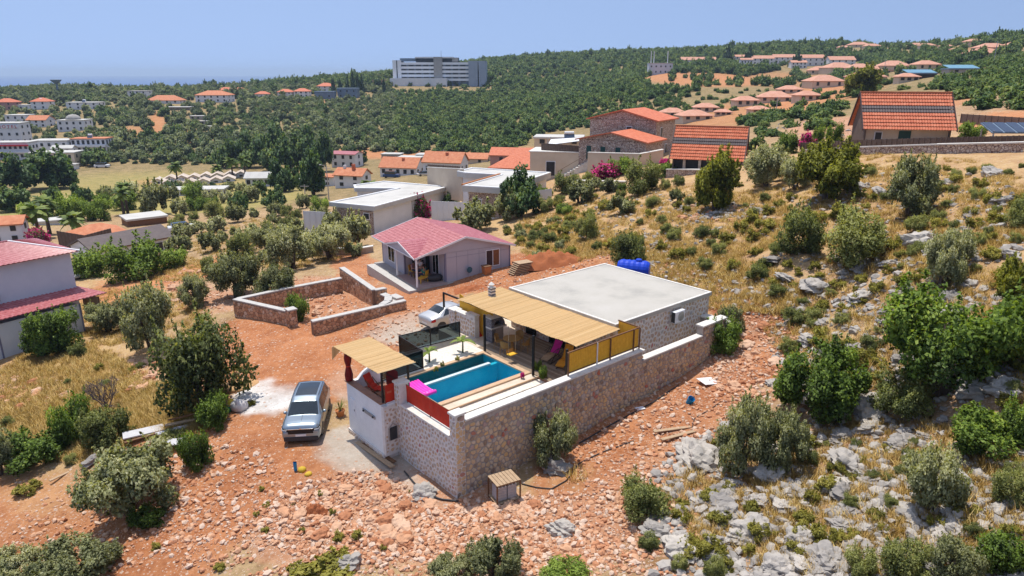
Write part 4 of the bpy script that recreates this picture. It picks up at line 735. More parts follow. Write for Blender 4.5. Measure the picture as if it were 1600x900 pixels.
cv=[U(598,459,1.7),U(607,463,1.65),U(606,470,1.6),U(598,475,1.5),(n1[0]-1.9,n1[1]+.1)]
wall_run('low curved stone wall joining the terrace steps to the driveway wall',cv,[.3]*4,[1.65,1.6,1.55,1.45,1.4],sides=(1,),th=.5,limit=40)
t=uthing('garden_steps','rough stone steps between the yard and the bungalow terrace','steps',w2[0],w2[1]-.5,.3)
for i in range(5): MB().bbox(w1[0]-.3+i*.34,w1[0]+.35+i*.34,w1[1]-1.5,w1[1]-.35,.1,.45+i*.2,.03).build('step','cap_grey',t)
# ---------------------------------------------------------------- ribbed roof sheet
def roof_sheet(name,parent,mat,p00,p10,p01,p11,ribs,amp=.03,courses=0,step=.03,th=.05,sub=4):
    """sheet from eave edge (p00..p10) up to ridge edge (p01..p11): ribs run up the slope, courses are laid in steps"""
    p00,p10,p01,p11=map(Vector,(p00,p10,p01,p11)); nrm=(p10-p00).cross(p01-p00).normalized(); nrm=nrm if nrm.z>0 else -nrm
    nu=ribs*sub; vv=[0,1] if not courses else [x for i in range(courses) for x in (i/courses,(i+.97)/courses)]+[1.0]; m=MB(); vs=[]
    for v in vv:
        for i in range(nu+1):
            u=i/nu; p=(p00*(1-u)+p10*u)*(1-v)+(p01*(1-u)+p11*u)*v; ph=(i%sub)/sub; wv=.5-.5*math.cos(2*math.pi*ph); h=amp*wv
            if courses: f=(v*courses)%1; h+=step*(1-f) if v<1 else 0
            vs.append(p+nrm*h)
    w=nu+1; fs=[(a*w+i,a*w+i+1,(a+1)*w+i+1,(a+1)*w+i) for a in range(len(vv)-1) for i in range(nu)]; m.add(vs,fs)
    m.extr([p00-nrm*th,p10-nrm*th,p11-nrm*th,p01-nrm*th],nrm*(th-.006)); return m.build(name,mat,parent,fix=False)
pm('roof_maroon',(.40,.10,.105),(.30,.065,.07),3.5,.32,.0,spec=.7,c3=(.52,.23,.23)); pm('bungalow_grey',(.50,.47,.50),(.44,.42,.46),.7,.7,bmp=.05); pm('grey_trim',(.22,.22,.30),(.18,.18,.25),3,.6); pm('pvc_white',(.82,.82,.82),(.75,.75,.76),3,.45); pm('curtain_brown',(.25,.10,.04),(.18,.07,.03),6,.8); pm('slab_grey',(.42,.38,.34),(.34,.30,.27),2,.9,bmp=.2); pm('porch_tile',(.42,.30,.26),(.34,.23,.20),4,.7)
# ---------------------------------------------------------------- grey bungalow
BR=ROT-math.radians(9); bo=W(*U(652,403,3.4),0); BZ=.95
t=thing('bungalow','grey prefab bungalow with a maroon tiled roof and corner porch','house',Vector((bo.x,bo.y,BZ)),BR,(0,0,0))
X1,Y1,XP,YP=9.0,9.2,2.5,4.0
MB().box(-.35,X1+.1,-.5,Y1+.1,-1.2,-.04).build('plinth','slab_grey',t); MB().box(-.3,XP,-.42,YP,-.04,.0).build('porch_floor','porch_tile',t); MB().box(-1.1,-.36,-.5,Y1,-1.0,-.12).build('kerb_path','cap_grey',t)
m=MB(); m.box(XP,X1,0,Y1,-.05,2.5); m.box(.5,XP,YP,Y1,-.05,2.5); m.build('wall','bungalow_grey',t)
xr=4.4; zr=3.75
MB().extr([(XP,.0,2.45),(X1,0,2.45),(X1,0,2.52),(xr,0,zr-.08),(-.0,0,2.55),(0,0,2.5)],(0,.12,0)).build('gable','bungalow_grey',t)
MB().extr([(.5,Y1-.1,2.45),(X1,Y1-.1,2.45),(X1,Y1-.1,2.52),(xr,Y1-.1,zr-.08),(.5,Y1-.1,2.6)],(0,.1,0)).build('gable','bungalow_grey',t)
for x in (3.6,4.7,5.8,6.9,8.0): MB().box(x,x+.02,-.008,.0,0,2.45).build('panel_joint','grey_trim',t)
MB().box(XP,X1,-.008,0,2.05,2.07).build('panel_joint','grey_trim',t)
for x,y in ((XP,0),(X1-.14,0),(.5,YP),(.5,Y1-.15)): MB().box(x-.012,x+.14,y-.014,y+.14,-.02,2.46).build('corner_trim','grey_trim',t)
roof_sheet('roof',t,'roof_maroon',(-.35,-.3,2.45),(-.35,Y1+.3,2.45),(xr,-.3,zr),(xr,Y1+.3,zr),48,.025,14,.025); roof_sheet('roof',t,'roof_maroon',(X1+.35,Y1+.3,2.42),(X1+.35,-.3,2.42),(xr,Y1+.3,zr),(xr,-.3,zr),48,.025,14,.025)
m=MB(); m.bar((-.36,-.33,2.42),(xr,-.33,zr-.03),.03,.16); m.bar((X1+.36,-.33,2.38),(xr,-.33,zr-.03),.03,.16); m.bar((-.36,Y1+.33,2.42),(xr,Y1+.33,zr-.02),.05,.1); m.bar((-.38,-.3,2.42),(-.38,Y1+.3,2.42),.03,.1); tag(m.build('bargeboard','pvc_white',t))
ya=3.0; za=3.22
MB().extr([(-.36,-.3,2.38),(-.36,ya,za-.05),(-.36,6.2,2.38)],(.06,0,0)).build('porch_gable','bungalow_grey',t)
vx=xr*(za-2.45)/(zr-2.45)
roof_sheet('porch_roof',t,'roof_maroon',(-.42,-.32,2.43),(-.2,-.32,2.50),(-.42,ya,za),(vx+.2,ya,za+.03),12,.02,8,.02); roof_sheet('porch_roof',t,'roof_maroon',(-.2,6.3,2.50),(-.42,6.3,2.43),(vx+.2,ya,za+.03),(-.42,ya,za),12,.02,8,.02)
m=MB(); m.bar((-.44,-.34,2.40),(-.44,ya,za+.0),.04,.12); m.bar((-.44,6.32,2.40),(-.44,ya,za+.0),.04,.12); m.build('porch_bargeboard','pvc_white',t)
for y in (-.2,4.0,): MB().bar((-.2,y,-.02),(-.2,y,2.45),.12).build('porch_post','pvc_white',t)
def win(parent,org,ud,w,h,nrm,nm='window',frame='pvc_white',glass='window_glass',n=2,z0=0,fw=.06):
    org,ud,nrm=Vector(org),Vector(ud),Vector(nrm); up=Vector((0,0,1)); f=MB(); c=org+ud*w/2+up*h/2
    for a,b,l,v in ((0,0,w,0),(0,h,w,0)): f.bar(org+up*b,org+ud*w+up*b,.08,fw)
    for k in range(n+1): f.bar(org+ud*w*k/n,org+ud*w*k/n+up*h,.08,fw)
    f=f.build(nm,frame,parent)
    for k in range(n): MB().obox(org+ud*w*(k+.5)/n+up*h/2+nrm*.012,ud*(w/n/2-.02),up*(h/2-.02),nrm*.008).build('pane',glass if not isinstance(glass,list) else glass[k],f)
    return f
win(t,(6.5,0,.75),(1,0,0),1.35,1.45,(0,-1,0),glass=[ 'curtain_dark','curtain_brown'] if pm('curtain_dark',(.06,.03,.03),(.04,.02,.02),5,.6) else None); win(t,(.5,6.2,.5),(0,1,0),1.5,1.7,(-1,0,0)); win(t,(XP,1.2,.3),(0,1,0),1.2,1.9,(-1,0,0),'window'); win(t,(XP,3.0,.0),(0,1,0),.85,2.05,(-1,0,0),'door',frame='grey_trim',n=1)
def local(o,p):
    c,s=math.cos(o.rotation_euler.z),math.sin(o.rotation_euler.z); return Vector((o.location.x+p[0]*c-p[1]*s,o.location.y+p[0]*s+p[1]*c,o.location.z+p[2]))
bung=t
g=local(t,(4.7,-.1,.55)); d=thing('satellite_dish','small dark round dish on the bungalow gable wall','dish',g,BR); dd=MB().lathe((0,0,0),[(.03,0),(.18,.02),(.27,.07)],16); dd.v=[(x,-.12-z,y+.25) for x,y,z in dd.v]; dd.build('reflector',pm('dish_teal',(.05,.12,.15)),d); MB().bar((0,0,.2),(0,-.14,.25),.03).build('arm','black_metal',d)
g=local(t,(6.0,-.95,-.62)); g.z=h1(g.x,g.y); d=thing('wicker_basket','square orange wicker basket standing by the bungalow wall','basket',g,BR); hz=max(0,BZ-.4-g.z); MB().box(-.3,.3,-.3,.3,-.1,hz).build('stand','slab_grey',d); MB().add([(-.26,-.26,hz),(.26,-.26,hz),(.26,.26,hz),(-.26,.26,hz),(-.33,-.33,hz+.75),(.33,-.33,hz+.75),(.33,.33,hz+.75),(-.33,.33,hz+.75)],[(0,3,2,1),(4,5,6,7),(0,1,5,4),(1,2,6,5),(2,3,7,6),(3,0,4,7)]).build('basket_body','terracotta',d); MB().box(-.36,.36,-.36,.36,hz+.75,hz+.8).build('rim','brown_wood',d)
def garden_table(p,label,mat,rot=0,w=.5):
    d=thing('garden_table',label,'table',p,rot); MB().bbox(-w,w,-.3,.3,.40,.45,.01).build('tabletop',mat,d)
    for a in (-1,1):
        for b in (-1,1): MB().bar((a*(w-.06),b*.25,0),(a*(w-.06),b*.25,.40),.06).build('leg',mat,d)
    return d
def plastic_chair(p,label,mat,rot):
    d=thing('garden_chair',label,'chair',p,rot); MB().bbox(-.24,.24,-.24,.24,.40,.45,.01).build('seat',mat,d); MB().obox((-.25,0,.68),(.02,0,.0),(0,.23,0),(-.04,0,.24)).build('backrest',mat,d)
    for a in (-1,1):
        for b in (-1,1): MB().bar((a*.24,b*.22,0),(a*.21,b*.21,.41),.04).build('leg',mat,d)
    return d
pm('yellow_plastic',(.70,.40,.04),(.6,.32,.03),3,.45); garden_table(local(t,(.75,.9,0)),'low yellow table at the front of the bungalow porch','yellow_plastic',BR+.4); MB_=MB().lathe((0,0,0),[(.25,0),(.42,.1),(.5,.38),(.3,.55),(.05,.6)],14)
MB_.v=[(x*1.5,y,z) for x,y,z in MB_.v]; tag(MB_.build('bean_bag','dark_plastic',loc=local(t,(1.9,.75,0)),rot=BR,smooth=True),'black bean bag lying in the right corner of the porch','bean bag')
# ---------------------------------------------------------------- people on the porch
pm('skin',(.48,.27,.18),(.42,.23,.15),4,.6); pm('shirt_teal',(.02,.30,.22),(.015,.24,.18),4,.85); pm('shirt_white',(.62,.58,.56),(.5,.47,.45),4,.85); pm('shirt_pink',(.50,.26,.24),(.40,.2,.19),4,.85); pm('shirt_black',(.03,.03,.04),(.02,.02,.03),4,.85); pm('trousers_dark',(.05,.05,.09),(.03,.03,.06),4,.85); pm('hair_dark',(.02,.014,.01),(.03,.02,.015),10,.6)
def skinmesh(name,V,E,R,mat,parent,sub=2,root=0):
    me=bpy.data.meshes.new(name); me.from_pydata(V,E,[]); me.materials.append(MATS[mat]); o=bpy.data.objects.new(name,me); COL.objects.link(o); o.parent=parent
    sk=o.modifiers.new('skin','SKIN'); sk.use_smooth_shade=True
    lay=me.skin_vertices[0].data if me.skin_vertices else None
    if lay is None:
        bm=bmesh.new(); bm.from_mesh(me); bm.verts.layers.skin.verify(); bm.to_mesh(me); bm.free(); lay=me.skin_vertices[0].data
    for i,r in enumerate(R): lay[i].radius=(r,r) if not isinstance(r,tuple) else r; lay[i].use_root=(i==root)
    ss=o.modifiers.new('sub','SUBSURF'); ss.levels=ss.render_levels=sub; return o
def person(loc,rot,label,pose,shirt,legs='trousers_dark',hair_long=True,lean=.1):
    t=thing('person',label,'person',loc,rot)
    if pose=='sit': hip=(0,0,.52); kn=[(.44,s*.12,.50) for s in (1,-1)]; an=[(.44,s*.13,.08) for s in (1,-1)]; toe=[(.60,s*.14,.04) for s in (1,-1)]
    else: hip=(0,0,.92); kn=[(.04,s*.1,.50) for s in (1,-1)]; an=[(-.02,s*.1,.08) for s in (1,-1)]; toe=[(.16,s*.12,.04) for s in (1,-1)]
    hz=hip[2]; ch=(lean*.7,0,hz+.36); nk=(lean,0,hz+.56); hd_=(lean+.03,0,hz+.74); tp=(lean+.02,0,hz+.83)
    V=[hip,(lean*.3,0,hz+.18),ch,nk,hd_,tp]; E=[(0,1),(1,2),(2,3),(3,4),(4,5)]; R=[(.16,.12),(.145,.11),(.17,.11),.055,.095,.07]
    for s in (1,-1):
        n=len(V); V+=[(ch[0]-.01,s*.19,ch[2]+.08),(ch[0]+.10,s*.25,ch[2]-.18),(ch[0]+.34,s*.16,ch[2]-.22),(ch[0]+.42,s*.14,ch[2]-.22)]; E+=[(2,n),(n,n+1),(n+1,n+2),(n+2,n+3)]; R+=[.065,.048,.036,.034]
    for k,s in enumerate((1,-1)):
        n=len(V); V+=[(hip[0]+.03,s*.1,hz-.02),kn[k],an[k],toe[k]]; E+=[(0,n),(n,n+1),(n+1,n+2),(n+2,n+3)]; R+=[.09,.062,.045,.04]
    skinmesh('body',V,E,R,'skin',t)
    Vs=[(0,0,hz-.02),(lean*.3,0,hz+.18),ch,(nk[0],0,nk[2]-.08)]; Es=[(0,1),(1,2),(2,3)]; Rs=[(.175,.135),(.16,.125),(.185,.125),.075]
    for s in (1,-1): n=len(Vs); Vs+=[(ch[0]-.01,s*.19,ch[2]+.08),(ch[0]+.07,s*.235,ch[2]-.10)]; Es+=[(2,n),(n,n+1)]; Rs+=[.08,.066]
    skinmesh('shirt',Vs,Es,Rs,shirt,t)
    for k,s in enumerate((1,-1)): skinmesh('trouser_leg',[(hip[0],s*.09,hz-.02),kn[k],(an[k][0],an[k][1],an[k][2]+.08)],[(0,1),(1,2)],[.11,.078,.06],legs,t)
    m=MB(); m.lathe((hd_[0]-.02,0,hd_[2]),[(.06,-.16 if hair_long else -.04),(.11,-.05),(.115,.04),(.085,.11),(.02,.135)],12); m.build('hair','hair_dark',t,smooth=True)
    for s in (1,-1): MB().lathe((hd_[0]+.088,s*.034,hd_[2]+.01),[(.004,-.008),(.011,0),(.004,.008)],6).build('eye','shirt_black',t)
    MB().add([(hd_[0]+.085,-.014,hd_[2]-.03),(hd_[0]+.085,.014,hd_[2]-.03),(hd_[0]+.088,0,hd_[2]+.02),(hd_[0]+.118,0,hd_[2]-.025)],[(0,1,3),(1,2,3),(2,0,3)]).build('nose','skin',t); MB().box(hd_[0]+.082,hd_[0]+.09,-.022,.022,hd_[2]-.062,hd_[2]-.052).build('mouth','curtain_brown',t)
    for s in (1,-1):
        for k in range(5):
            y=s*.14+s*(-.03+.016*k); x0=ch[0]+.42; L_=(.05,.075,.085,.08,.06)[k]; y2=y-(s*.02 if k==0 else 0)
            MB().tube([(x0,y,ch[2]-.22),(x0+L_*.6,y2,ch[2]-.235),(x0+L_,y2,ch[2]-.26)],[.010,.009,.007],5).build('finger','skin',t)
    return t
def chair_and(p,rot,chair_label,mat,*a,**k):
    plastic_chair(p,chair_label,mat,rot); person(p,rot,*a,**k)
chair_and(local(bung,(.95,3.35,0)),BR-math.radians(60),'garden chair under the person in pink on the porch','yellow_plastic','person in a pink top sitting at the left end of the porch','sit','shirt_pink')
chair_and(local(bung,(1.75,2.9,0)),BR-math.radians(110),'garden chair under the person in black on the porch','brown_wood','person in a black top sitting in the middle of the porch','sit','shirt_black')
person(local(bung,(1.3,2.35,0)),BR-math.radians(150),'person in a white shirt standing behind the porch post','stand','shirt_white',hair_long=False,lean=.06)
chair_and(local(bung,(1.2,1.35,0)),BR+math.radians(120),'garden chair under the person in green on the porch','yellow_plastic','person in a green shirt sitting at the right of the porch','sit','shirt_teal',hair_long=False)
garden_table(local(bung,(1.0,2.6,0)),'brown table among the people on the porch','brown_wood',BR,.4)
# ---------------------------------------------------------------- house with maroon roofs at the left edge
pm('wall_bluewhite',(.60,.62,.66),(.54,.56,.61),.8,.75,bmp=.05); pm('panel_white',(.66,.67,.68),(.60,.61,.63),1.,.6)
HA=math.radians(55); ho=pz(119,446,.95); hx=Vector((-math.cos(HA),-math.sin(HA),0)); hn=Vector((math.sin(HA),-math.cos(HA),0))   # x runs left along the wall, -y faces the camera side
t=thing('two_storey_house','tall pale house with a maroon hipped metal roof at the left edge','house',Vector((ho.x,ho.y,-2.6)),HA+math.pi,(0,0,0))
zc=6.5; MB().box(0,20,-7,0,-.5,zc).build('wall','wall_bluewhite',t)
e=.5; rz_=zc+.95
roof_sheet('roof',t,'roof_maroon',(-e,e,zc),(20+e,e,zc),(3.0,-3.5,rz_),(17,-3.5,rz_),60,.05,sub=6); roof_sheet('roof',t,'roof_maroon',(-e,-7-e,zc),(-e,e,zc),(3.0,-3.5,rz_),(3.01,-3.51,rz_),20,.04,sub=6); roof_sheet('roof',t,'roof_maroon',(20+e,-7-e,zc),(-e,-7-e,zc),(17,-3.5,rz_),(3,-3.5,rz_),60,.05,sub=6)
MB().bar((-e-.05,e+.05,zc+.06),(3.0,-3.5,rz_+.06),.16,.06).build('hip_cap','pvc_white',t); MB().bar((3,-3.5,rz_+.05),(17,-3.5,rz_+.05),.2,.06).build('ridge_cap','roof_maroon',t)
g=MB(); g.bbox(5.6,6.5,0,.4,3.75,4.2); g.bar((5.9,.3,4.2),(5.9,.3,4.7),.05); g.build('wall_unit','grey_metal',t)
br,frr,fll=pz(104,443,.95),pz(167,457,.45),pz(0,500,.45); fd=(fll-frr).normalized(); bl=br+fd*19; fl2=frr+fd*19
t=thing('lean_to_shed','long white-panelled shed with a sloping maroon metal roof at the left edge','shed',Vector((frr.x,frr.y,-2.6)),0); O_=t.location
roof_sheet('roof',t,'roof_maroon',frr-O_,fl2-O_,br-O_,bl-O_,64,.05,sub=6)
inn=(br-frr); inn.z=0; inn.normalize(); q0=frr+inn*.5+fd*1.9
m=MB(); a=q0-O_; a.z=-1; b_=a+fd*16; b_.z=-1; c_=b_+inn*2.4; d_=a+inn*2.4; m.extr([a,b_,c_,d_],(0,0,0.55)); m.build('floor_beam','grey_metal',t)
for k in range(8):
    p=q0+fd*(2.0*k)-O_; p.z=-.35; q_=p+fd*1.93; MB().extr([p,q_,q_+Vector((0,0,2.95)),p+Vector((0,0,2.95))],inn*.06).build('wall_panel','panel_white',t); MB().bar(p+Vector((0,0,-1)),p+Vector((0,0,2.95)),.1).build('post','grey_trim',t)
p=q0-O_; p.z=-.35; MB().extr([p,p+inn*2.3,p+inn*2.3+Vector((0,0,3.0)),p+Vector((0,0,2.9))],fd*.06).build('end_wall','panel_white',t)
pp=frr+inn*.3+fd*.5-O_; pp.z=.2; MB().extr([pp+Vector((0,0,.9)),pp+inn*1.6+Vector((0,0,.9)),pp+inn*1.6+Vector((0,0,2.7)),pp+Vector((0,0,2.6))],fd*.05).build('end_screen','pale_wood',t); MB().bar(pp+Vector((0,0,-1)),pp+Vector((0,0,2.6)),.08).build('post','brown_wood',t)
# ---------------------------------------------------------------- houses farther off
pm('white_wall',(.74,.74,.75),(.64,.65,.67),.5,.75); pm('cream_wall',(.62,.52,.40),(.53,.43,.32),.5,.8,bmp=.1); pm('pink_wall',(.45,.25,.22),(.38,.2,.18),.6,.8); pm('tile_orange',(.52,.19,.09),(.42,.13,.06),1.2,.75,c3=(.58,.26,.14)); pm('tile_pink',(.55,.28,.19),(.46,.21,.13),.8,.8,c3=(.60,.34,.25)); pm('tile_red',(.55,.155,.075),(.42,.10,.045),2.2,.7,c3=(.62,.23,.13)); pm('tile_brown',(.13,.10,.095),(.09,.07,.07),1.5,.7); pm('flat_roof',(.50,.485,.455),(.40,.385,.36),.4,.85,c3=(.55,.53,.49)); pm('camp_roof',(.56,.47,.39),(.40,.32,.26),.25,.9,c3=(.62,.56,.50)); pm('shell_grey',(.40,.38,.35),(.30,.28,.26),.6,.9); pm('rubble_wall',(.45,.36,.28),(.30,.22,.17),2.5,.9,bmp=.4,bsc=10,c3=(.52,.45,.38)); pm('blue_grey',(.16,.22,.30),(.12,.17,.24),.8,.5); pm('solar',(.02,.035,.07),(.03,.05,.09),3,.15,0,spec=.7); pm('dark_opening',(.02,.022,.026),(.035,.035,.04),3,.3); pm('old_wood',(.16,.11,.085),(.10,.07,.055),3,.85,bmp=.2); pm('sign_red',(.55,.02,.03),(.45,.015,.02),3,.6)
# masonry too far away to tell its stones apart
m,nt,b,o=_nt('far_stone'); v=N(nt,'TexVoronoi',feature='DISTANCE_TO_EDGE'); v.inputs['Scale'].default_value=4.2; v2=N(nt,'TexVoronoi'); v2.inputs['Scale'].default_value=4.2; P_=N(nt,'NewGeometry').outputs['Position']; nt.links.new(P_,v.inputs['Vector']); nt.links.new(P_,v2.inputs['Vector'])
sep=N(nt,'SeparateColor'); nt.links.new(v2.outputs['Color'],sep.inputs[0]); stc=ramp(nt,sep.outputs[0],[(0,(.34,.25,.20)),(.4,(.50,.40,.32)),(.7,(.58,.50,.43)),(1,(.42,.30,.22))]); lt=N(nt,'Math',operation='LESS_THAN'); lt.inputs[1].default_value=.07; nt.links.new(v.outputs['Distance'],lt.inputs[0])
nt.links.new(mix(nt,lt.outputs[0],stc,(.15,.09,.08)),b.inputs['Base Color']); b.inputs['Roughness'].default_value=.9; bump(nt,b,v.outputs['Distance'],.6,.1)
WINM={}
def winmesh(w,h):
    k=(round(w,1),round(h,1))
    if k not in WINM:
        fr=MB().box(-k[0]/2-.1,k[0]/2+.1,-.06,.02,-.1,k[1]+.1).build('tmp','white_wall'); gl=MB().box(-k[0]/2,k[0]/2,-.09,-.05,0,k[1]).build('tmp','dark_opening'); WINM[k]=(fr.data,gl.data)
        bpy.data.objects.remove(fr); bpy.data.objects.remove(gl)
    return WINM[k]
def put_win(parent,loc,rot,w,h,name='window',frame=True):
    a,b_=winmesh(w,h); f=bpy.data.objects.new(name,b_ if not frame else a); COL.objects.link(f); f.parent=parent; f.location=loc; f.rotation_euler=(0,0,rot)
    if frame: g=bpy.data.objects.new('pane',b_); COL.objects.link(g); g.parent=f
def hip_roof(t,mat,w,d,h,rise,ov,y0=0,x0=0):
    a,b_,c,d_=-w/2-ov+x0,w/2+ov+x0,y0-ov,y0+d+ov; k=min(b_-a,d_-c)/2*.95; m=MB()
    r0,r1=((a+k,(c+d_)/2,h+rise),(b_-k,(c+d_)/2,h+rise)) if (b_-a)>=(d_-c) else (((a+b_)/2,c+k,h+rise),((a+b_)/2,d_-k,h+rise))
    vs=[(a,c,h),(b_,c,h),(b_,d_,h),(a,d_,h),r0,r1]; m.add(vs+[(x,y,z-.2) for x,y,z in vs[:4]],[(0,1,5,4),(2,3,4,5),(1,2,5),(3,0,4),(9,8,7,6),(0,6,7,1),(1,7,8,2),(2,8,9,3),(3,9,6,0)] if (b_-a)>=(d_-c) else [(0,1,4),(1,2,5,4),(2,3,5),(3,0,4,5),(9,8,7,6),(0,6,7,1),(1,7,8,2),(2,8,9,3),(3,9,6,0)])
    return m.build('roof',mat,t)
def gable_roof(t,mat,w,d,h,rise,ov,along='x',wall=None,y0=0,x0=0):
    a,b_,c,d_=-w/2-ov+x0,w/2+ov+x0,y0-ov,y0+d+ov; m=MB()
    if along=='x': pr=[(c,h-.02),((c+d_)/2,h+rise),(d_,h-.02),(d_,h-.2),((c+d_)/2,h+rise-.2),(c,h-.2)]; m.extr([(a,y,z) for y,z in pr],(b_-a,0,0)); gw=[(y0,h-.1),(y0+d,h-.1),(y0+d/2,h+rise-.25)]; G=[[(x,y,z) for y,z in gw] for x in (-w/2+x0,w/2-.12+x0)]; dd=(.12,0,0)
    else: cx=(a+b_)/2; pr=[(a,h-.02),(cx,h+rise),(b_,h-.02),(b_,h-.2),(cx,h+rise-.2),(a,h-.2)]; m.extr([(x,c,z) for x,z in pr],(0,d_-c,0)); gw=[(-w/2+x0,h-.1),(w/2+x0,h-.1),(cx,h+rise-.25)]; G=[[(x,y,z) for x,z in gw] for y in (y0,y0+d-.12)]; dd=(0,.12,0)
    o=m.build('roof',mat,t)
    if wall:
        for g in G: MB().extr(g,dd).build('gable',wall,t)
    return o
FOOT=[]
def bld(label,px,py,wpx,hpx,roof,wm,rm,rot=0,dr=.8,floors=1,nw=3,name='house',rise=.28,group=None,cat='house',side=1,frame=False,ww=1.0,wh=1.2,extra=None,base=4,depth=None):
    g=gp(px,py) if depth is None else pd(px,py,depth); d=proj(g.x,g.y,g.z)[2]; s=d/F; w=wpx*s; h=hpx*s; dp=w*dr; rot=math.radians(rot)
    FOOT.append((g.x,g.y,w,dp,d,px,wpx))
    t=thing(name,label,cat,g,rot,group=group); MB().box(-w/2,w/2,0,dp,-base,h).build('wall',wm,t)
    if roof=='hip': hip_roof(t,rm,w,dp,h,min(w,dp)*rise,.5)
    elif roof=='gx': gable_roof(t,rm,w,dp,h,dp*rise,.4,'x',wm)
    elif roof=='gy': gable_roof(t,rm,w,dp,h,w*rise,.4,'y',wm)
    else: MB().bbox(-w/2-.25,w/2+.25,-.25,dp+.25,h,h+.35,.05).build('roof',rm,t)
    fh=h/floors; wh=min(wh,fh*.55)
    for f in range(floors):
        for k in range(nw): put_win(t,(-w/2+w*(k+.5)/nw,0,f*fh+fh*.3),0,min(ww,w/nw*.6),wh,frame=frame)
        if side and dp>3:
            for k in range(max(1,nw//2)): put_win(t,((w/2 if side>0 else -w/2),dp*(k+.5)/max(1,nw//2),f*fh+fh*.3),math.pi/2*side,min(ww,dp/4),wh,frame=frame)
    if extra: extra(t,w,dp,h)
    return t
# ---- flat-roofed villas, traced corner by corner
def offs(poly,d):
    n=len(poly); out=[]; ar=sum(poly[i][0]*poly[(i+1)%n][1]-poly[(i+1)%n][0]*poly[i][1] for i in range(n)); sg=1 if ar>0 else -1
    for i in range(n):
        p0,p1,p2=Vector(poly[i-1]),Vector(poly[i]),Vector(poly[(i+1)%n]); a=(p1-p0).normalized(); b_=(p2-p1).normalized(); na=Vector((-a.y,a.x))*sg; nb=Vector((-b_.y,b_.x))*sg; k=1+na.dot(nb); q=p1+(na+nb)*(d/max(k,.3)); out.append((q.x,q.y))
    return out
def villa(label,pxs,z,fascia,wallz,inset=.5,wm='white_wall',name='villa'):
    P=[pz(a,b_,z) for a,b_ in pxs]; c=P[0]; poly=[(p.x-c.x,p.y-c.y) for p in P]; gz=wallz
    t=thing(name,label,'villa',Vector((c.x,c.y,gz)),0); H_=z-gz
    MB().prism(offs(poly,inset),-3,H_-fascia).build('wall',wm,t); MB().prism(poly,H_-fascia,H_-.06).build('roof','flat_roof',t)
    m=MB(); ip=offs(poly,.35); n=len(poly)
    for i in range(n):
        j=(i+1)%n; m.add([(*poly[i],H_-.06),(*poly[j],H_-.06),(*ip[j],H_-.06),(*ip[i],H_-.06),(*poly[i],H_+.06),(*poly[j],H_+.06),(*ip[j],H_+.06),(*ip[i],H_+.06)],[(4,5,6,7),(0,1,5,4),(2,3,7,6)])
    m.build('parapet','white_paint',t,fix=False); return t,poly,H_,offs(poly,inset)
t,po,Hh,wp=villa('white L-shaped villa with a broad flat roof behind the bungalow',[(514,316),(585,323),(701,291.5),(600,283),(552,289),(554,294),(619,294.5),(560,307)],1.5,.55,-2.2)
a,b_=Vector((*wp[0],0)),Vector((*wp[1],0)); e=(b_-a).normalized(); nn=Vector((e.y,-e.x,0)); MB().obox((a+b_)/2+nn*.04+Vector((0,0,1.2)),e*((b_-a).length/2-.15),nn*.04,Vector((0,0,1.75))).build('stone_cladding','far_stone',t); q=a+(b_-a)*.82; put_win(t,(q.x+nn.x*.1,q.y+nn.y*.1,1.9),math.atan2(e.y,e.x),.8,.7)
a,b_=Vector((*wp[1],0)),Vector((*wp[2],0)); e=(b_-a).normalized(); nn=Vector((e.y,-e.x,0)); MB().obox((a+b_)/2+nn*.03+Vector((0,0,1.3)),e*.05,nn*.03,Vector((0,0,1.7))).build('downpipe','grey_metal',t)
t,po,Hh,wp=villa('white flat-roofed villa with an open courtyard below the stone house',[(722,290),(787.5,294),(861,269.5),(737,262),(714,267.5),(727,270),(781,273)],4.4,.75,.9)
a,b_=Vector((*wp[0],0)),Vector((*wp[1],0)); e=(b_-a).normalized(); nn=Vector((e.y,-e.x,0)); MB().obox((a+b_)/2+nn*.04+Vector((0,0,1.2)),e*((b_-a).length/2-.15),nn*.04,Vector((0,0,1.5))).build('stone_cladding','far_stone',t); q=a+(b_-a)*.35; put_win(t,(q.x+nn.x*.1,q.y+nn.y*.1,.6),math.atan2(e.y,e.x),.5,1.2)
a,b_=Vector((*wp[1],0)),Vector((*wp[2],0)); e=(b_-a).normalized(); nn=Vector((e.y,-e.x,0))
for k in (.45,.8): q=a+(b_-a)*k; put_win(t,(q.x+nn.x*.05,q.y+nn.y*.05,.4),math.atan2(e.y,e.x),.7,1.9,'door')
MB().bar(Vector((*po[6],Hh+.12)),Vector((*po[0],Hh+.12)),.25,.15).build('courtyard_edge','terracotta',t)
def fence(label,pts,h,mat,n,name='garden_fence',post=None,drop=1.5):
    """panels between posts, each piece its own part; pts = ground points"""
    t=thing(name,label,'fence',pts[0],0); o=pts[0]
    for (p,q) in zip(pts[:-1],pts[1:]):
        for i in range(n):
            a=p+(q-p)*i/n-o; b_=p+(q-p)*(i+1)/n-o; MB().extr([a+(b_-a)*.02-Vector((0,0,drop)),b_-(b_-a)*.02-Vector((0,0,drop)),b_-(b_-a)*.02+Vector((0,0,h)),a+(b_-a)*.02+Vector((0,0,h))],Vector((-(b_-a).y,(b_-a).x,0)).normalized()*.06).build('panel',mat,t)
            MB().bar(a-Vector((0,0,drop)),a+Vector((0,0,h+.03)),.1).build('post',post or mat,t)
    return t
G=lambda px,py,z: pz(px,py,z)
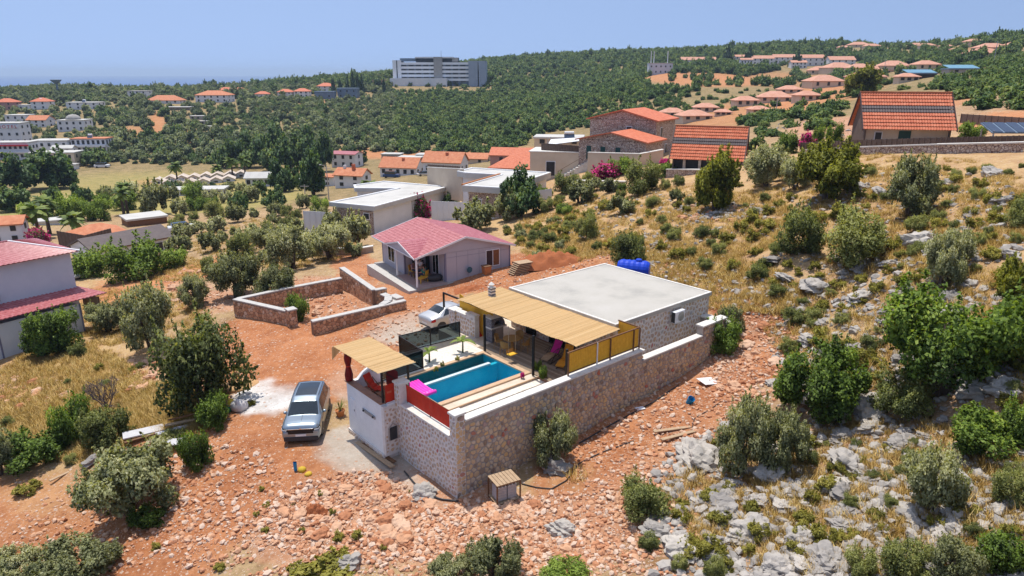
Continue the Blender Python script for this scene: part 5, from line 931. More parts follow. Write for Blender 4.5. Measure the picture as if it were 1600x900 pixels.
fence('white panel fence at the left end of the L-shaped villa',[G(476,353,-2.2),G(521,356,-2.2)],2.1,'panel_white',5); fence('white panel fence between the two white villas',[G(675,338,-.9),G(757,342,-.2)],2.1,'panel_white',9); fence('short white fence on the slope side of the courtyard villa',[G(834,314,1.6),G(862,310,2.2)],1.3,'panel_white',3)
def plainwall(label,pts,h,th,mat,cap='cap_white',name='garden_wall',drop=2.):
    t=thing(name,label,'wall',pts[0],0); o=pts[0]
    for p,q in zip(pts[:-1],pts[1:]):
        a,b_=p-o,q-o; e=(b_-a).normalized(); nn=Vector((-e.y,e.x,0))*th; MB().extr([a-Vector((0,0,drop)),b_-Vector((0,0,drop)),b_+Vector((0,0,h)),a+Vector((0,0,h))],nn).build('wall_body',mat,t)
        if cap: MB().extr([a+Vector((0,0,h))-nn*.2,b_+Vector((0,0,h))-nn*.2,b_+Vector((0,0,h+.12))-nn*.2,a+Vector((0,0,h+.12))-nn*.2],nn*1.4).build('coping',cap,t)
    return t
plainwall('low stone terrace wall behind the bungalow with a white top',[G(478,400,-2.0),G(560,402,-1.6),G(584,398,-1.4)],.9,.4,'rubble_wall'); plainwall('dark stone garden wall climbing below the tree by the courtyard villa',[G(770,347,-.2),G(800,338,.6),G(836,322,1.6)],.8,.5,'far_stone')
plainwall('sandstone boundary wall beside the wooden fence above the villas',[pd(668,288,108),pd(722,293,100)],2.6,.4,'cream_wall'); fence('brown slatted fence on top of the sandstone boundary wall',[pd(669,269,107.6),pd(719,273,100.2)],1.2,'old_wood',14,drop=.1)
# ---- stone houses
def frame_house(label,fl,d,w,dp,h,rise,th,wm,rm,ov=.5,base=4,name='stone_house'):
    g=pd(fl[0],fl[1],d); t=thing(name,label,'house',g,math.radians(th)); MB().box(0,w,0,dp,-base,h).build('wall',wm,t); gable_roof(t,rm,w,dp,h,rise,ov,'y',wm,0,w/2); return t
t=frame_house('tall upper block of the rubble-stone house with a red roof',(921,226),112,11.2,8,4.2,1.5,-33,'far_stone','tile_red'); put_win(t,(6.8,-.02,2.3),0,.8,.8); put_win(t,(11.2,2.2,1.2),math.pi/2,.6,1.8); put_win(t,(11.2,4.5,-1.5),math.pi/2,.6,1.8,'door')
t=frame_house('lower gabled block of the rubble-stone house with three green doors',(904,247),104,10.6,6.5,2.9,1.2,-33,'far_stone','tile_red')
pm('door_green',(.01,.05,.045),(.015,.065,.06),3,.5)
for x in (1.3,3.6,6.0): MB().box(x,x+.75,-.06,.03,.0,1.9).build('door','door_green',t)
t=frame_house('narrow stone wing with a red roof beside the big tiled roof',(1031,240),118,4,6,3.4,.9,-33,'far_stone','tile_red'); put_win(t,(1.2,-.02,.6),0,.7,1.6)
g=pd(850,275,106); t=thing('terrace_building','sandstone terrace building with a dark glazed door and an outside stair','building',g,math.radians(-12)); MB().box(-2.2,6.4,0,6,-3,3.6).build('wall','cream_wall',t); MB().bbox(-2.4,6.6,-.1,6.1,3.6,3.75).build('coping','cap_white',t); put_win(t,(1.0,-.02,.1),0,1.3,2.1,'door',True)
for i in range(12): MB().box(2.4+i*.42,2.82+i*.42,-1.1,-.02,-1.2,.0+i*.26).build('step','cap_white',t)
m=MB(); m.bar((2.4,-1.1,1.0),(7.4,-1.1,4.0),.05); m.bar((2.4,-1.1,0),(2.4,-1.1,1.0),.05); m.bar((7.4,-1.1,2.9),(7.4,-1.1,4.0),.05); m.build('handrail','brown_wood',t)
fence('dark slatted fence on the roof terrace of the sandstone building',[pd(846,238,106.5),pd(873,240,105),pd(905,243,104)],1.4,'old_wood',8,drop=.1)
plainwall('sandstone garden wall in front of the rubble-stone house',[pd(918,253,101),pd(1000,256,97),pd(1036,249,98)],1.3,.4,'cream_wall'); plainwall('stone terrace wall with white top below the bougainvillea',[pd(896,290,92),pd(976,292,88)],.6,.5,'far_stone'); plainwall('dark stone terrace wall in front of the near tiled-roof chalet',[pd(1040,281,84),pd(1120,283,80)],1.2,.5,'far_stone')
MB_=MB().add([(-2.6,0,.4),(2.6,.5,1.1),(2.6,4,1.3),(-2.6,4,.9)],[(0,1,2,3)]); MB_.add([(x,y,z-.06) for x,y,z in MB_.v],[(3,2,1,0)]); g=pd(882,231,106); t=thing('shade_sail','white shade sail stretched beside the rubble-stone house','shade sail',g,math.radians(-10)); MB_.build('sail','white_plastic',t)
for x,y in ((-2.6,0),(2.6,.5),(2.6,4),(-2.6,4)): MB().bar((x,y,-2.5),(x,y,1.3),.08).build('pole','grey_metal',t)
bld('flat-roofed house with a slatted pergola behind the shade sail',872,228,75,11,'flat','cream_wall','flat_roof',-8,.6,1,3,depth=135)
g=pd(890,221,133); t=thing('solar_heater','solar water heater panel on the flat roof behind the shade sail','solar heater',g,0); MB().obox((0,.6,.7),(1.0,0,0),(0,.6,.6),(0,-.03,.03)).build('panel','solar',t); MB().cyl((-.9,1.3,1.5),(.9,1.3,1.5),.3,12).build('tank','white_plastic',t); [MB().bar((x_,1.3,-.5),(x_,1.3,1.4),.08).build('stand_leg','grey_metal',t) for x_ in (-.6,.6)]
# ---- chalets under steep tiled roofs
def chalet(label,el,er,d0,d1,rise,run,base,wm):
    a,b_=pd(*el,d0),pd(*er,d1); zz=(a.z+b_.z)/2; L_=(b_-a).length; rot=math.atan2(b_.y-a.y,b_.x-a.x); t=thing('chalet',label,'house',Vector((a.x,a.y,zz-base)),rot); h=base; n=11
    for i in range(n):
        f0,f1=i/n,(i+1.06)/n; roof_sheet('tile_course',t,'tile_brown' if i in (5,6) else 'tile_red',(0,run*f0,h+rise*f0+.09),(L_,run*f0,h+rise*f0+.09),(0,run*f1,h+rise*f1+.0),(L_,run*f1,h+rise*f1+.0),34,.06,sub=4,th=.03)
    roof_sheet('rear_roof',t,'tile_red',(L_,2*run,h),(0,2*run,h),(L_,run,h+rise),(0,run,h+rise),34,.05,6,.05); MB().bar((0,run,h+rise+.06),(L_,run,h+rise+.06),.3,.14).build('ridge','tile_orange',t)
    for x in (.0,L_): MB().bar((x,-.02,h+.0),(x,run,h+rise+.02),.1,.22).build('bargeboard','curtain_dark',t); MB().bar((x,2*run+.02,h),(x,run,h+rise+.02),.1,.22).build('bargeboard','curtain_dark',t)
    for x in (.35,L_-.5): MB().extr([(x,.6,-2),(x,2*run-.6,-2),(x,2*run-.6,h+.3),(x,run,h+rise-.25),(x,.6,h+.3)],(.15,0,0)).build('gable','old_wood',t)
    MB().box(.5,L_-.5,.9,2*run-.9,-3,h+.4).build('wall',wm,t); return t,L_,h
t,L_,h=chalet('chalet with a steep red roof crossed by a grey band, beside the stone house',(1045,249),(1163,254),83,80,3.7,3.6,1.5,'dark_opening')
for x in (1.8,3.6): MB().bar((x,.4,-1),(x,.4,h+.2),.3).build('porch_post','rubble_wall',t)
t,L_,h=chalet('chalet with a steep red tiled roof farthest right, above the long fence',(1348,203),(1496,205),73,71,3.7,3.5,1.5,'cream_wall')
MB().box(L_*.42,L_*.55,.84,.9,-.3,h-.1).build('door','door_green',t); put_win(t,(L_*.2,.88,.3),0,.6,.9)
plainwall('long low stone wall below the fence of the upper chalet',[gp(1250,246),gp(1330,243),gp(1460,240),gp(1598,238)],.75,.5,'far_stone',drop=.6)
fence('long dark picket fence in front of the upper chalet',[gp(1250,236)+Vector((0,0,.25)),gp(1330,234)+Vector((0,0,.25)),gp(1460,232)+Vector((0,0,.25)),gp(1598,230)+Vector((0,0,.25))],.75,'old_wood',16,drop=.2)
g=pd(1585,222,62); t=thing('solar_shelter','low shelter with a blue striped solar roof at the right edge','shelter',g,math.radians(-6)); MB().obox((0.5,1.0,1.15),(2.6,0,0),(0,1.1,.35),(0,-.02,.05)).build('roof','blue_grey',t)
for k in range(5): MB().obox((-1.6+k*1.05,1.0,1.22),(.42,0,0),(0,1.08,.345),(0,-.01,.03)).build('solar_panel','solar',t)
for x,y in ((-1.9,0),(2.9,0),(-1.9,2),(2.9,2)): MB().bar((x,y,-1),(x,y,1.0),.1).build('post','grey_metal',t)
fence('brown fence running behind the upper chalet to the right edge',[pd(1500,192,95),pd(1600,200,84)],1.2,'old_wood',10,drop=.3)
# ---- left-hand neighbourhood
g=G(268,366,-3.5); t=thing('house','white bungalow with a dark brown tiled roof left of the dirt track','house',Vector((g.x,g.y,-6.2)),math.radians(56)-math.pi/2)
# local x points towards the viewer's right, y runs along the ridge away to the right
w=6.0; l=10.5
MB().box(-w,0,-l,0,-3,2.5).build('wall','white_wall',t); gable_roof(t,'tile_brown',w,l,2.5,1.25,.35,'y','white_wall',-l,-w/2); MB().bar((.35,-l-.3,2.4),(.35,.35,2.4),.08,.12).build('gutter','brown_wood',t); put_win(t,(0,-2,.8),math.pi/2,1,1.1)
bld('house with an orange tiled roof behind the brown-roofed bungalow',160,372,66,6,'hip','white_wall','tile_orange',45,.8,1,2,rise=.25)
bld('small white house with an orange roof at the left edge',12,382,46,32,'gx','white_wall','tile_orange',20,.8,2,2,ww=.7)
bld('low shed with a pale flat roof beyond the orange roof',232,352,56,10,'flat','brown_wood','flat_roof',40,.8,1,0)
fence('grey board fence between the orange roof and the maroon roof',[G(92,377,-5.0),G(135,384,-5.4),G(176,372,-5.6)],1.5,'old_wood',8)
bld('long low white roof among the palms on the left',82,352,50,5,'flat','white_wall','flat_roof',30,.5,1,0); bld('small white-roofed outbuilding at the corner of the pale house',121,437,9,7,'gx','old_wood','flat_roof',50,.8,1,0,name='outbuilding',cat='shed')
# ---- holiday camp huts
HUT=[(247,288),(262,291),(279,290),(266,284),(285,283),(303,282),(297,290),(318,288),(322,280),(340,279),(338,286),(357,284),(360,278),(377,277)]
for i,(x,y) in enumerate(HUT): bld('small white gable-roofed hut in the holiday camp, beside the dry field',x,y,17,4.2,'gy','white_wall','camp_roof',18,1.3,1,1,name='camp_hut',cat='hut',group='white huts of the holiday camp',rise=.3)
bld('long white camp hall with dark windows in front of the huts',300,306,95,8,'flat','white_wall','flat_roof',8,.35,1,7,name='camp_hall',cat='hall'); bld('pale blue-white block with a saw-tooth roof at the right end of the camp',408,292,46,14,'gx','wall_bluewhite','flat_roof',5,.6,1,5,name='camp_block',cat='building'); bld('low camp annex with a pale roof behind the saw-tooth block',452,290,36,6,'gx','cream_wall','flat_roof',0,.6,1,2,name='camp_annex',cat='building')
# ---- valley houses
bld('white two-storey house with a flat maroon roof below the wooded hill',537,262,40,21,'gx','white_wall','roof_maroon',-14,.7,2,3,rise=.12); 
def chim(t,w,dp,h): MB().box(-w*.3,-w*.3+.6,dp*.4,dp*.4+.6,h,h+2.2).build('chimney','white_wall',t); MB().box(w*.05,w*.05+.7,dp*.3,dp*.3+.7,h,h+2.6).build('chimney','tile_red',t)
bld('whitewashed house with orange roof and red awnings left of the big palm',545,294,48,20,'gx','white_wall','tile_orange',-18,.6,2,2,rise=.35,extra=chim); bld('small annex with a red awning left of the whitewashed house',512,291,20,15,'gx','white_wall','tile_orange',-18,.7,2,1)
bld('twin-gabled pinkish house with orange roof, left of the pair behind the parked cars',622,275,60,13,'gx','white_wall','tile_orange',-14,.6,1,5,rise=.4,extra=chim); bld('pinkish house with orange roof, right of the pair behind the parked cars',690,272,62,18,'gx','white_wall','tile_orange',-16,.6,1,4,rise=.4,extra=chim)
bld('grey concrete shell under construction, left of the row',611,255,30,13,'flat','shell_grey','flat_roof',-8,.6,1,1,name='concrete_shell',cat='building',ww=3,wh=3); bld('grey concrete shell under construction, middle of the row',640,258,36,11,'flat','shell_grey','flat_roof',-8,.6,1,2,name='concrete_shell',cat='building',ww=2.5,wh=3); bld('grey concrete shell under construction, right end of the row',668,255,36,12,'flat','shell_grey','flat_roof',-8,.6,1,1,name='concrete_shell',cat='building',ww=2,wh=3)
bld('brownish stone house with a red roof at the far edge of the bare ground',800,257,70,14,'gx','pink_wall','tile_red',-12,.5,1,2,rise=.3); bld('low house with a broad red roof just behind the courtyard villa',812,268,96,5,'hip','cream_wall','tile_red',-14,.6,1,0,rise=.3); bld('small orange-roofed house on the bare ground right of the concrete shells',738,256,46,8,'gx','cream_wall','tile_orange',-10,.6,1,2)
# ---- town on the left
def tank(t,w,dp,h): MB().cyl((-.8,dp*.4,h+1.5),(.8,dp*.4,h+1.5),.45,10).build('roof_tank','white_plastic',t); MB().obox((0,dp*.3,h+.9),(.9,0,0),(0,.5,.5),(0,-.04,.04)).build('solar_panel','solar',t); MB().box(-.5,.5,dp*.35,dp*.5,h,h+1.1).build('tank_stand','white_wall',t)
bld('pinkish house with a red roof at the left edge of the town',8,172,28,12,'hip','pink_wall','tile_red',0,.7,2,2); bld('white house with a red hipped roof on the left skyline slope',62,171,25,12,'hip','white_wall','tile_red',0,.8,2,2,extra=tank); bld('small white flat-roofed house between the two red roofs',38,172,18,7,'flat','white_wall','flat_roof',0,.7,1,2)
bld('long white flat-roofed house high on the left slope',129,171,48,10,'flat','white_wall','flat_roof',3,.5,2,4,extra=tank); bld('white flat-roofed block above the orange gable in the town',26,195,33,14,'flat','white_wall','flat_roof',0,.7,2,3); bld('orange-roofed town house beside the dome',58,199,30,11,'gx','white_wall','tile_orange',0,.8,2,3)
def dome(t,w,dp,h):
    MB().lathe((-w*.02,dp*.45,h+.35),[(w*.27,0),(w*.26,w*.06),(w*.21,w*.13),(w*.12,w*.18),(.1,w*.2)],20).build('dome','shell_grey',t,smooth=True)
bld('white building crowned by a grey dome in the town',112,205,40,16,'flat','white_wall','flat_roof',4,.7,2,4,extra=dome,cat='building',name='domed_building')
def sign(t,w,dp,h):
    sb=MB().box(-w*.5,w*.5,-.35,-.12,h*.78,h*.78+1.5).build('sign_board','white_wall',t)
    tc=bpy.data.curves.new('lettering','FONT'); tc.body='HOTEL'; tc.size=1.75; tc.align_x='CENTER'; tc.extrude=.05; tc.space_character=1.5; tc.materials.append(MATS['sign_red']); to_=bpy.data.objects.new('lettering',tc); COL.objects.link(to_); bpy.context.view_layer.update(); me_=bpy.data.meshes.new_from_object(to_.evaluated_get(bpy.context.evaluated_depsgraph_get())); bpy.data.objects.remove(to_); to=bpy.data.objects.new('lettering',me_); COL.objects.link(to); to.parent=sb; to.location=(w*.12,-.40,h*.78+.12); to.rotation_euler=(math.pi/2,0,0); to.scale=(1.15,1,1)
bld('white hotel block with a red lettered sign at the left edge',12,226,46,32,'flat','white_wall','flat_roof',4,.6,3,4,name='hotel_block',cat='hotel',extra=sign); 
def band(t,w,dp,h): MB().bbox(-w*.52,w*.52,-1.0,.0,h*.82,h*.82+.5).build('canopy','sign_red',t); MB().box(-w*.5,w*.5,-.9,-.0,h*.42,h*.5).build('balcony','white_wall',t)
bld('lower hotel wing with a red band and two rows of windows at the left edge',20,250,54,26,'flat','white_wall','flat_roof',4,.5,2,7,name='hotel_wing',cat='hotel',extra=band); bld('white stepped guest house with balconies left of the town centre',84,262,66,22,'flat','cream_wall','flat_roof',6,.5,2,5,name='guest_house'); bld('upper storeys of the white stepped guest house',80,243,54,22,'flat','white_wall','flat_roof',6,.6,2,5,name='guest_house'); bld('gabled white front of the stepped guest house',100,252,30,20,'gx','white_wall','flat_roof',6,.5,2,2,name='guest_house'); bld('white awning hut at the foot of the stepped guest house',108,265,20,7,'flat','white_wall','flat_roof',6,.6,1,2,name='awning_hut',cat='hut')
def balc(t,w,dp,h): MB().box(-w*.5,w*.5,-1.1,0,h*.46,h*.6).build('balcony','white_wall',t); tank(t,w,dp,h)
bld('white two-storey guest house with tiled eaves above the olive grove',141,240,52,22,'flat','white_wall','tile_orange',5,.5,2,7,name='guest_house',extra=balc,wh=1.6)
bld('grey-topped white villa among trees on the left ridge',215,152,30,9,'flat','white_wall','shell_grey',0,.7,2,3); bld('wide villa with a red hipped roof in the upper olive grove',255,162,50,5,'hip','white_wall','tile_orange',2,.5,1,4,rise=.3,extra=tank); bld('white villa with a wide red hipped roof right of the dirt scar',331,160,50,11,'hip','white_wall','tile_orange',0,.6,2,5,rise=.22); bld('red hipped roof, left of the ridge-top pair',351,145,22,4,'hip','white_wall','tile_red',0,.7,1,2); bld('red hipped roof, right of the ridge-top pair',373,145,20,4,'hip','white_wall','tile_red',0,.7,1,2); bld('long white-roofed shelter below the hipped villas',277,172,38,4,'flat','wood_shade' if pm('wood_shade',(.2,.16,.12)) else '','flat_roof',0,.4,1,0)
for y,x,w_ in ((187,310,26),(195,317,18),(203,324,20)): bld('white-roofed terrace unit stepping down the grove, %s'%{187:'top of three',195:'middle of three',203:'lowest of three'}[y],x,y,w_,5,'flat','shell_grey','flat_roof',0,.4,1,3,name='terrace_unit',cat='building')
# ---- houses left of the big hotel
bld('red-roofed house at the left end of the row below the cypresses',409,154,20,7,'hip','white_wall','tile_red',0,.7,1,3); bld('red-roofed house behind palms, second in the row below the cypresses',445,152,22,8,'hip','white_wall','tile_red',0,.7,2,3); bld('white house with a red hipped roof, third in the row below the cypresses',471,152,23,9,'hip','white_wall','tile_red',0,.7,2,3); bld('uppermost red-roofed house, just left of the cypress row',508,143,25,8,'hip','white_wall','tile_red',0,.7,2,3)
bld('dark blue box-shaped villa, left of the pair below the cypresses',507,155,30,11,'flat','blue_grey','blue_grey',0,.6,1,2,cat='villa'); bld('dark blue box-shaped villa, right of the pair below the cypresses',543,153,31,14,'flat','blue_grey','blue_grey',0,.6,2,3,cat='villa')
# ---- the big hotel on the hill
pm('hotel_grey',(.34,.38,.44),(.28,.32,.38),.3,.6); pm('hotel_white',(.85,.85,.85),(.78,.78,.79),.3,.6); g=pd(690,131,580); s=580/F; t=thing('hotel','long five-storey white hotel with dark window bands on the wooded hill','hotel',g,math.radians(-2)); X=lambda px:(px-690)*s; Zp=lambda py:(131-py)*s
for i,y in enumerate((99,105,111,117,123)): 
    MB().box(X(626),X(733),-1.4,14,Zp(y+3.6),Zp(y)).build('balcony_band','hotel_white',t); 
    for k in range(9): put_win(t,(X(632+k*11.5),-.6,Zp(y+6)),0,4.6,1.3)
MB().box(X(626),X(733),0,14,-6,Zp(99)).build('wall','blue_grey',t); MB().box(X(615),X(628),-2,12,-6,Zp(96)).build('left_tower','hotel_white',t); MB().box(X(621),X(622.3),-2.2,-1.9,-6,Zp(96)).build('tower_joint','dark_opening',t); MB().box(X(733),X(747),-3,13,-6,Zp(97)).build('right_tower','hotel_grey',t); MB().box(X(749),X(760),-3,13,-6,Zp(97)).build('right_tower','hotel_grey',t); MB().box(X(650),X(716),4,12,Zp(99),Zp(92)).build('penthouse','dark_opening',t)
MB().box(X(679),X(692),-2.2,12,-6,Zp(91)).build('stair_core','shell_grey',t); MB().box(X(650),X(679),-1,12,Zp(93),Zp(91)).build('roof_canopy','white_wall',t); MB().box(X(692),X(708),-1,12,Zp(93),Zp(91)).build('roof_canopy','white_wall',t); MB().box(X(707),X(716),1,10,Zp(98),Zp(92)).build('lift_house','shell_grey',t); MB().box(X(626),X(650),0,12,Zp(97.5),Zp(93)).build('roof_terrace','blue_grey',t); MB().bar((X(690),2,Zp(91)),(X(690),2,Zp(82)),.3).build('mast','grey_metal',t); MB().box(X(612),X(700),-8,0,-6,Zp(122.5)).build('podium','white_wall',t); MB().box(X(584),X(618),-6,2,-6,Zp(125)).build('annex','tile_pink',t)
# ---- white terraces under the right-hand ridge
bld('white block with roof pipes left of the bare earth scarp',1032,116,37,16,'flat','wall_bluewhite','flat_roof',0,.4,2,5,cat='building',extra=lambda t,w,dp,h:[MB().cyl((x,3,h),(x,3,h+9),.35,6).build('roof_pipe','white_wall',t) for x in (-w*.4,-w*.28,w*.3)])
bld('pale low terrace right of the block with roof pipes',1092,101,54,7,'gx','white_wall','tile_pink',0,.3,1,8,cat='building')
for i,(x,y,w_,h_) in enumerate([(1160,97,22,8),(1166,107,19,13),(1192,101,34,9),(1226,99,34,9),(1248,107,24,9),(1270,103,36,12),(1316,103,40,9)]): bld('white red-roofed terrace house under the ridge, %s from the left of the row'%['first','second','third','fourth','fifth','sixth','seventh'][i],x,y,w_,h_,'gx','white_wall','tile_pink',0,.5,2,4,group='white terrace houses under the ridge')
# ---- unfinished stone houses with pink roofs
US=[(1050,185,38,9),(1090,189,48,8),(1104,176,36,8),(1168,166,36,9),(1212,160,50,8),(1266,158,36,9),(1236,146,34,6),(1294,137,52,10),(1282,116,34,6),(1318,113,46,7),(1346,112,36,6),(1376,116,38,6),(1398,112,44,9),(1362,128,50,8),(1420,128,30,8),(1452,109,36,8),(1130,181,24,6),(1190,176,30,5)]
nm=['lowest left','second from left in the lowest row','above the lowest row at the left','leftmost with dark doorways','broad one near the centre','right of the broad central one','small one above the centre','long one in front of the round tree','small one at the upper left','upper middle one','upper one next to the middle','upper one right of the middle','upper right one with tall walls','low one below the upper row','one behind the round tree','one near the blue roofs','tiny one at the far left','low one in the gap']
for i,(x,y,w_,h_) in enumerate(US): bld('unfinished sandstone house with a pale pink roof, %s'%nm[i],x,y,w_,h_,'hip','cream_wall','tile_pink',(-12,8,-5,3)[i%4],.7,1,3,group='unfinished pink-roofed houses on the right slope',rise=.25,ww=1.2,wh=1.8)
def srf(t,w,dp,h): MB().obox((0,dp*.5,h+.9),(w*.5,0,0),(0,dp*.5,.5),(0,-.02,.05)).build('blue_roof',pm('blue_sheet',(.16,.32,.42),(.12,.26,.36),1,.4),t)
bld('low open shed with a pale blue roof, left of two on the slope',1440,123,44,7,'flat','dark_opening','blue_grey',-4,.5,1,0,name='blue_shed',cat='shed',extra=srf); bld('low shed with a pale blue roof, right of two on the slope',1506,115,46,6,'flat','shell_grey','blue_grey',-4,.5,1,2,name='blue_shed',cat='shed',extra=srf)
RT=[(1345,72,30,4),(1365,74,24,4),(1320,75,18,3),(1451,68,22,5),(1436,72,26,3),(1480,74,18,4),(1525,70,26,7),(1556,76,44,4),(1545,85,50,4),(1592,72,30,4),(1500,78,20,3)]
nm=['leftmost but one','third from the left','leftmost','pavilion on the crest','just below the crest pavilion','small one right of the pavilion','tall one near the right','wide one near the right edge','lowest wide one','at the right edge','between the pavilion and the tall one']
for i,(x,y,w_,h_) in enumerate(RT):
    g_=gp(x,y+2) or gp(x,y+8)
    if g_ is None: continue
    bld('orange-roofed house along the right skyline, %s'%nm[i],x,y+2 if gp(x,y+2) else y+8,w_,h_,'hip','cream_wall','tile_pink',0,.6,1,2,group='orange-roofed houses along the right skyline',rise=.25)
# ---- water tower on the left ridge
g=gp(91,146); t=thing('water_tower','dark mushroom-shaped water tower on the left ridge','tower',g); MB().lathe((0,0,0),[(.7,-2),(.6,5),(.7,6.4),(3.6,9.2),(3.8,9.8),(.8,10.2)],16).build('bowl_and_stem','blue_grey',t)
# ---- parked vehicles far off
def far_car(px,py,label,mat,rot,tall=0,L_=4.2):
    g=gp(px,py); t=thing('parked_car',label,'car',g,math.radians(rot)); MB().bbox(-L_/2,L_/2,-.85,.85,.3,.85+tall*.3,.12).build('body',mat,t); MB().bbox(-L_/2+.5,L_/2-1.1,-.75,.75,.85+tall*.3,1.4+tall*.6,.25).build('cabin','car_glass',t)
    for x in (-L_*.3,L_*.3):
        for y in (-.8,.8): MB().cyl((x,y-.1,.32),(x,y+.1,.32),.32,10).build('wheel','tyre',t)
pm('car_blue',(.02,.06,.16),(.03,.07,.18),2,.3); far_car(612,278,'dark blue van parked by the orange-roofed houses','car_blue',-10,1,4.8); far_car(663,275,'pale grey car parked at the right of the orange-roofed houses','car_silver',20); far_car(285,360,'pale car half hidden by trees near the brown roof','wall_bluewhite',35); far_car(160,256 if False else 262,'white van below the white guest house','white_wall',10,1,5)
# ---------------------------------------------------------------- vegetation
leafmat('olive_leaf',[(0,(0.112,0.131,0.062)),(.45,(0.312,0.331,0.156)),(.8,(0.500,0.506,0.281)),(1,(0.650,0.637,0.400))],.46); leafmat('carob_leaf',[(0,(0.053,0.090,0.018)),(.45,(0.159,0.250,0.039)),(.8,(0.288,0.393,0.063)),(1,(0.424,0.529,0.105))],.46); leafmat('maquis_leaf',[(0,(0.081,0.106,0.037)),(.45,(0.237,0.269,0.083)),(.8,(0.388,0.406,0.138)),(1,(0.525,0.512,0.200))],.46); leafmat('cushion_leaf',[(0,(.17,.165,.03)),(.45,(.36,.335,.06)),(.8,(.48,.435,.10)),(1,(.56,.49,.15))],.46); leafmat('pine_leaf',[(0,(.12,.14,.018)),(.45,(.30,.31,.035)),(.8,(.42,.42,.06)),(1,(.52,.50,.09))],.46)
leafmat('wood_leaf',[(0,(0.041,0.088,0.034)),(.4,(0.110,0.191,0.070)),(.75,(0.217,0.302,0.103)),(1,(0.347,0.392,0.144))],.46); leafmat('grove_leaf',[(0,(0.076,0.115,0.067)),(.45,(0.191,0.241,0.131)),(.8,(0.305,0.356,0.202)),(1,(0.432,0.457,0.278))],.46); leafmat('bract',[(0,(.10,.14,.03)),(.12,(.16,.2,.05)),(.2,(.55,.02,.20)),(.7,(.78,.03,.32)),(1,(.85,.12,.42))],.3); leafmat('palm_leaf',[(0,(0.050,0.090,0.015)),(.5,(0.130,0.190,0.030)),(1,(0.240,0.300,0.060))],.3); leafmat('cypress_leaf',[(0,(0.017,0.042,0.017)),(.5,(0.053,0.105,0.038)),(1,(0.105,0.168,0.063))],.2); leafmat('straw',[(0,(0.364,0.221,0.065)),(.5,(0.624,0.416,0.143)),(1,(0.750,0.598,0.260))],.3); pm('bark',(.12,.09,.07),(.07,.05,.04),9,.9,bmp=.6,bsc=15); pm('twig',(.16,.12,.12),(.11,.085,.085),9,.9)
CH=1.45
def crown_mesh(name,seed,lobes,n,leaf,mat,el=1.8,spread=.62,zlo=.25,lr=(.30,.48),up=.0,shape=None):
    """foliage made of many small leaf clumps through the volume of uneven lobes; unit crown: radius 1, height 1"""
    r=np.random.default_rng(seed); C=[]; R=[]
    for k in range(lobes):
        if shape=='cone': z=(k+.5)/lobes; a=r.uniform(0,6.28); rad=(1-z)*.55*r.uniform(.6,1.1); C.append((math.cos(a)*rad,math.sin(a)*rad,z*.95)); R.append(r.uniform(*lr)*(1.15-z*.8))
        else:
            a=6.283*(k*.618+r.uniform(-.12,.12)); rad=spread*math.sqrt(r.uniform(.05,1)); z=zlo+(1-zlo-lr[0]*.7)*r.uniform(0,1)*(1.05-.45*rad); C.append((math.cos(a)*rad,math.sin(a)*rad,z)); R.append(r.uniform(*lr))
    C=np.array(C); R=np.array(R); p=R**2/np.sum(R**2); L=r.choice(lobes,n,p=p); d=r.normal(size=(n,3)); d/=np.linalg.norm(d,axis=1)[:,None]
    rad=R[L]*(.35+.65*r.random(n)**.45)*(1+.22*np.sin(d[:,0]*7+L)*np.sin(d[:,1]*6+L*2)); P=C[L]+d*rad[:,None]*np.array([1,1,.72])
    # loose sprigs stick out of the outline
    ns=n//6; sg=max(8,ns//22); si=r.integers(0,sg,ns); sl=r.choice(lobes,sg,p=p); sd_=r.normal(size=(sg,3))+np.array([0,0,.7]); sd_/=np.linalg.norm(sd_,axis=1)[:,None]; f_=r.random(ns); P[:ns]=C[sl[si]]+sd_[si]*(R[sl[si]]*(.8+.55*f_))[:,None]+r.normal(size=(ns,3))*(.035*(1.1-f_))[:,None]; d[:ns]=sd_[si]
    P[:,2]=np.maximum(P[:,2],.015+.05*r.random(n)); P=P*np.array([1,1,CH])
    nn=d*.55+r.normal(size=(n,3))*.6+np.array([0,0,.25+up]); nn/=np.linalg.norm(nn,axis=1)[:,None]; a=np.cross(nn,r.normal(size=(n,3))); a/=np.linalg.norm(a,axis=1)[:,None]; b_=np.cross(nn,a)
    s=leaf*(.6+.8*r.random(n))[:,None]; A=a*s*el*.5; B=b_*s*.5; mid=P+nn*s*.15
    V=np.stack([P-A,mid-B,P+A,mid+B],1).reshape(-1,3); Fq=np.arange(4*n).reshape(n,4); t=np.clip(.45+.16*r.normal(size=lobes)[L]+.17*r.normal(size=n),0,1); me=mesh_np(name,V,Fq,np.repeat(t,4),True); me.materials.append(MATS[mat])
    # leaves shade with the roundness of the clump they sit in
    ctr=np.array([0,0,.42*CH]); o_=P-ctr; o_/=np.linalg.norm(o_,axis=1)[:,None]+1e-6; sn=d*.42+o_*.25+np.array([0,0,.85])+r.normal(size=(n,3))*.30; sn/=np.linalg.norm(sn,axis=1)[:,None]
    me.normals_split_custom_set_from_vertices(np.repeat(sn,4,axis=0).tolist()); return me
def trunk_mesh(name,seed,stems=4,r0=.07,h=.6,spread=.5):
    r=random.Random(seed); m=MB()
    for k in range(stems):
        a=r.uniform(0,6.28); b_=a+r.uniform(-.5,.5); x,y=spread*r.uniform(.3,1)*math.cos(a),spread*r.uniform(.3,1)*math.sin(a); hh=h*r.uniform(.8,1.1)
        m.tube([(.03*math.cos(a),.03*math.sin(a),-.12),(.12*math.cos(b_),.12*math.sin(b_),hh*.3),(x*.6,y*.6,hh*.65),(x,y,hh)],[r0,r0*.75,r0*.5,r0*.22],6)
    o=m.build(name,'bark'); me=o.data; bpy.data.objects.remove(o); return me
PR={}
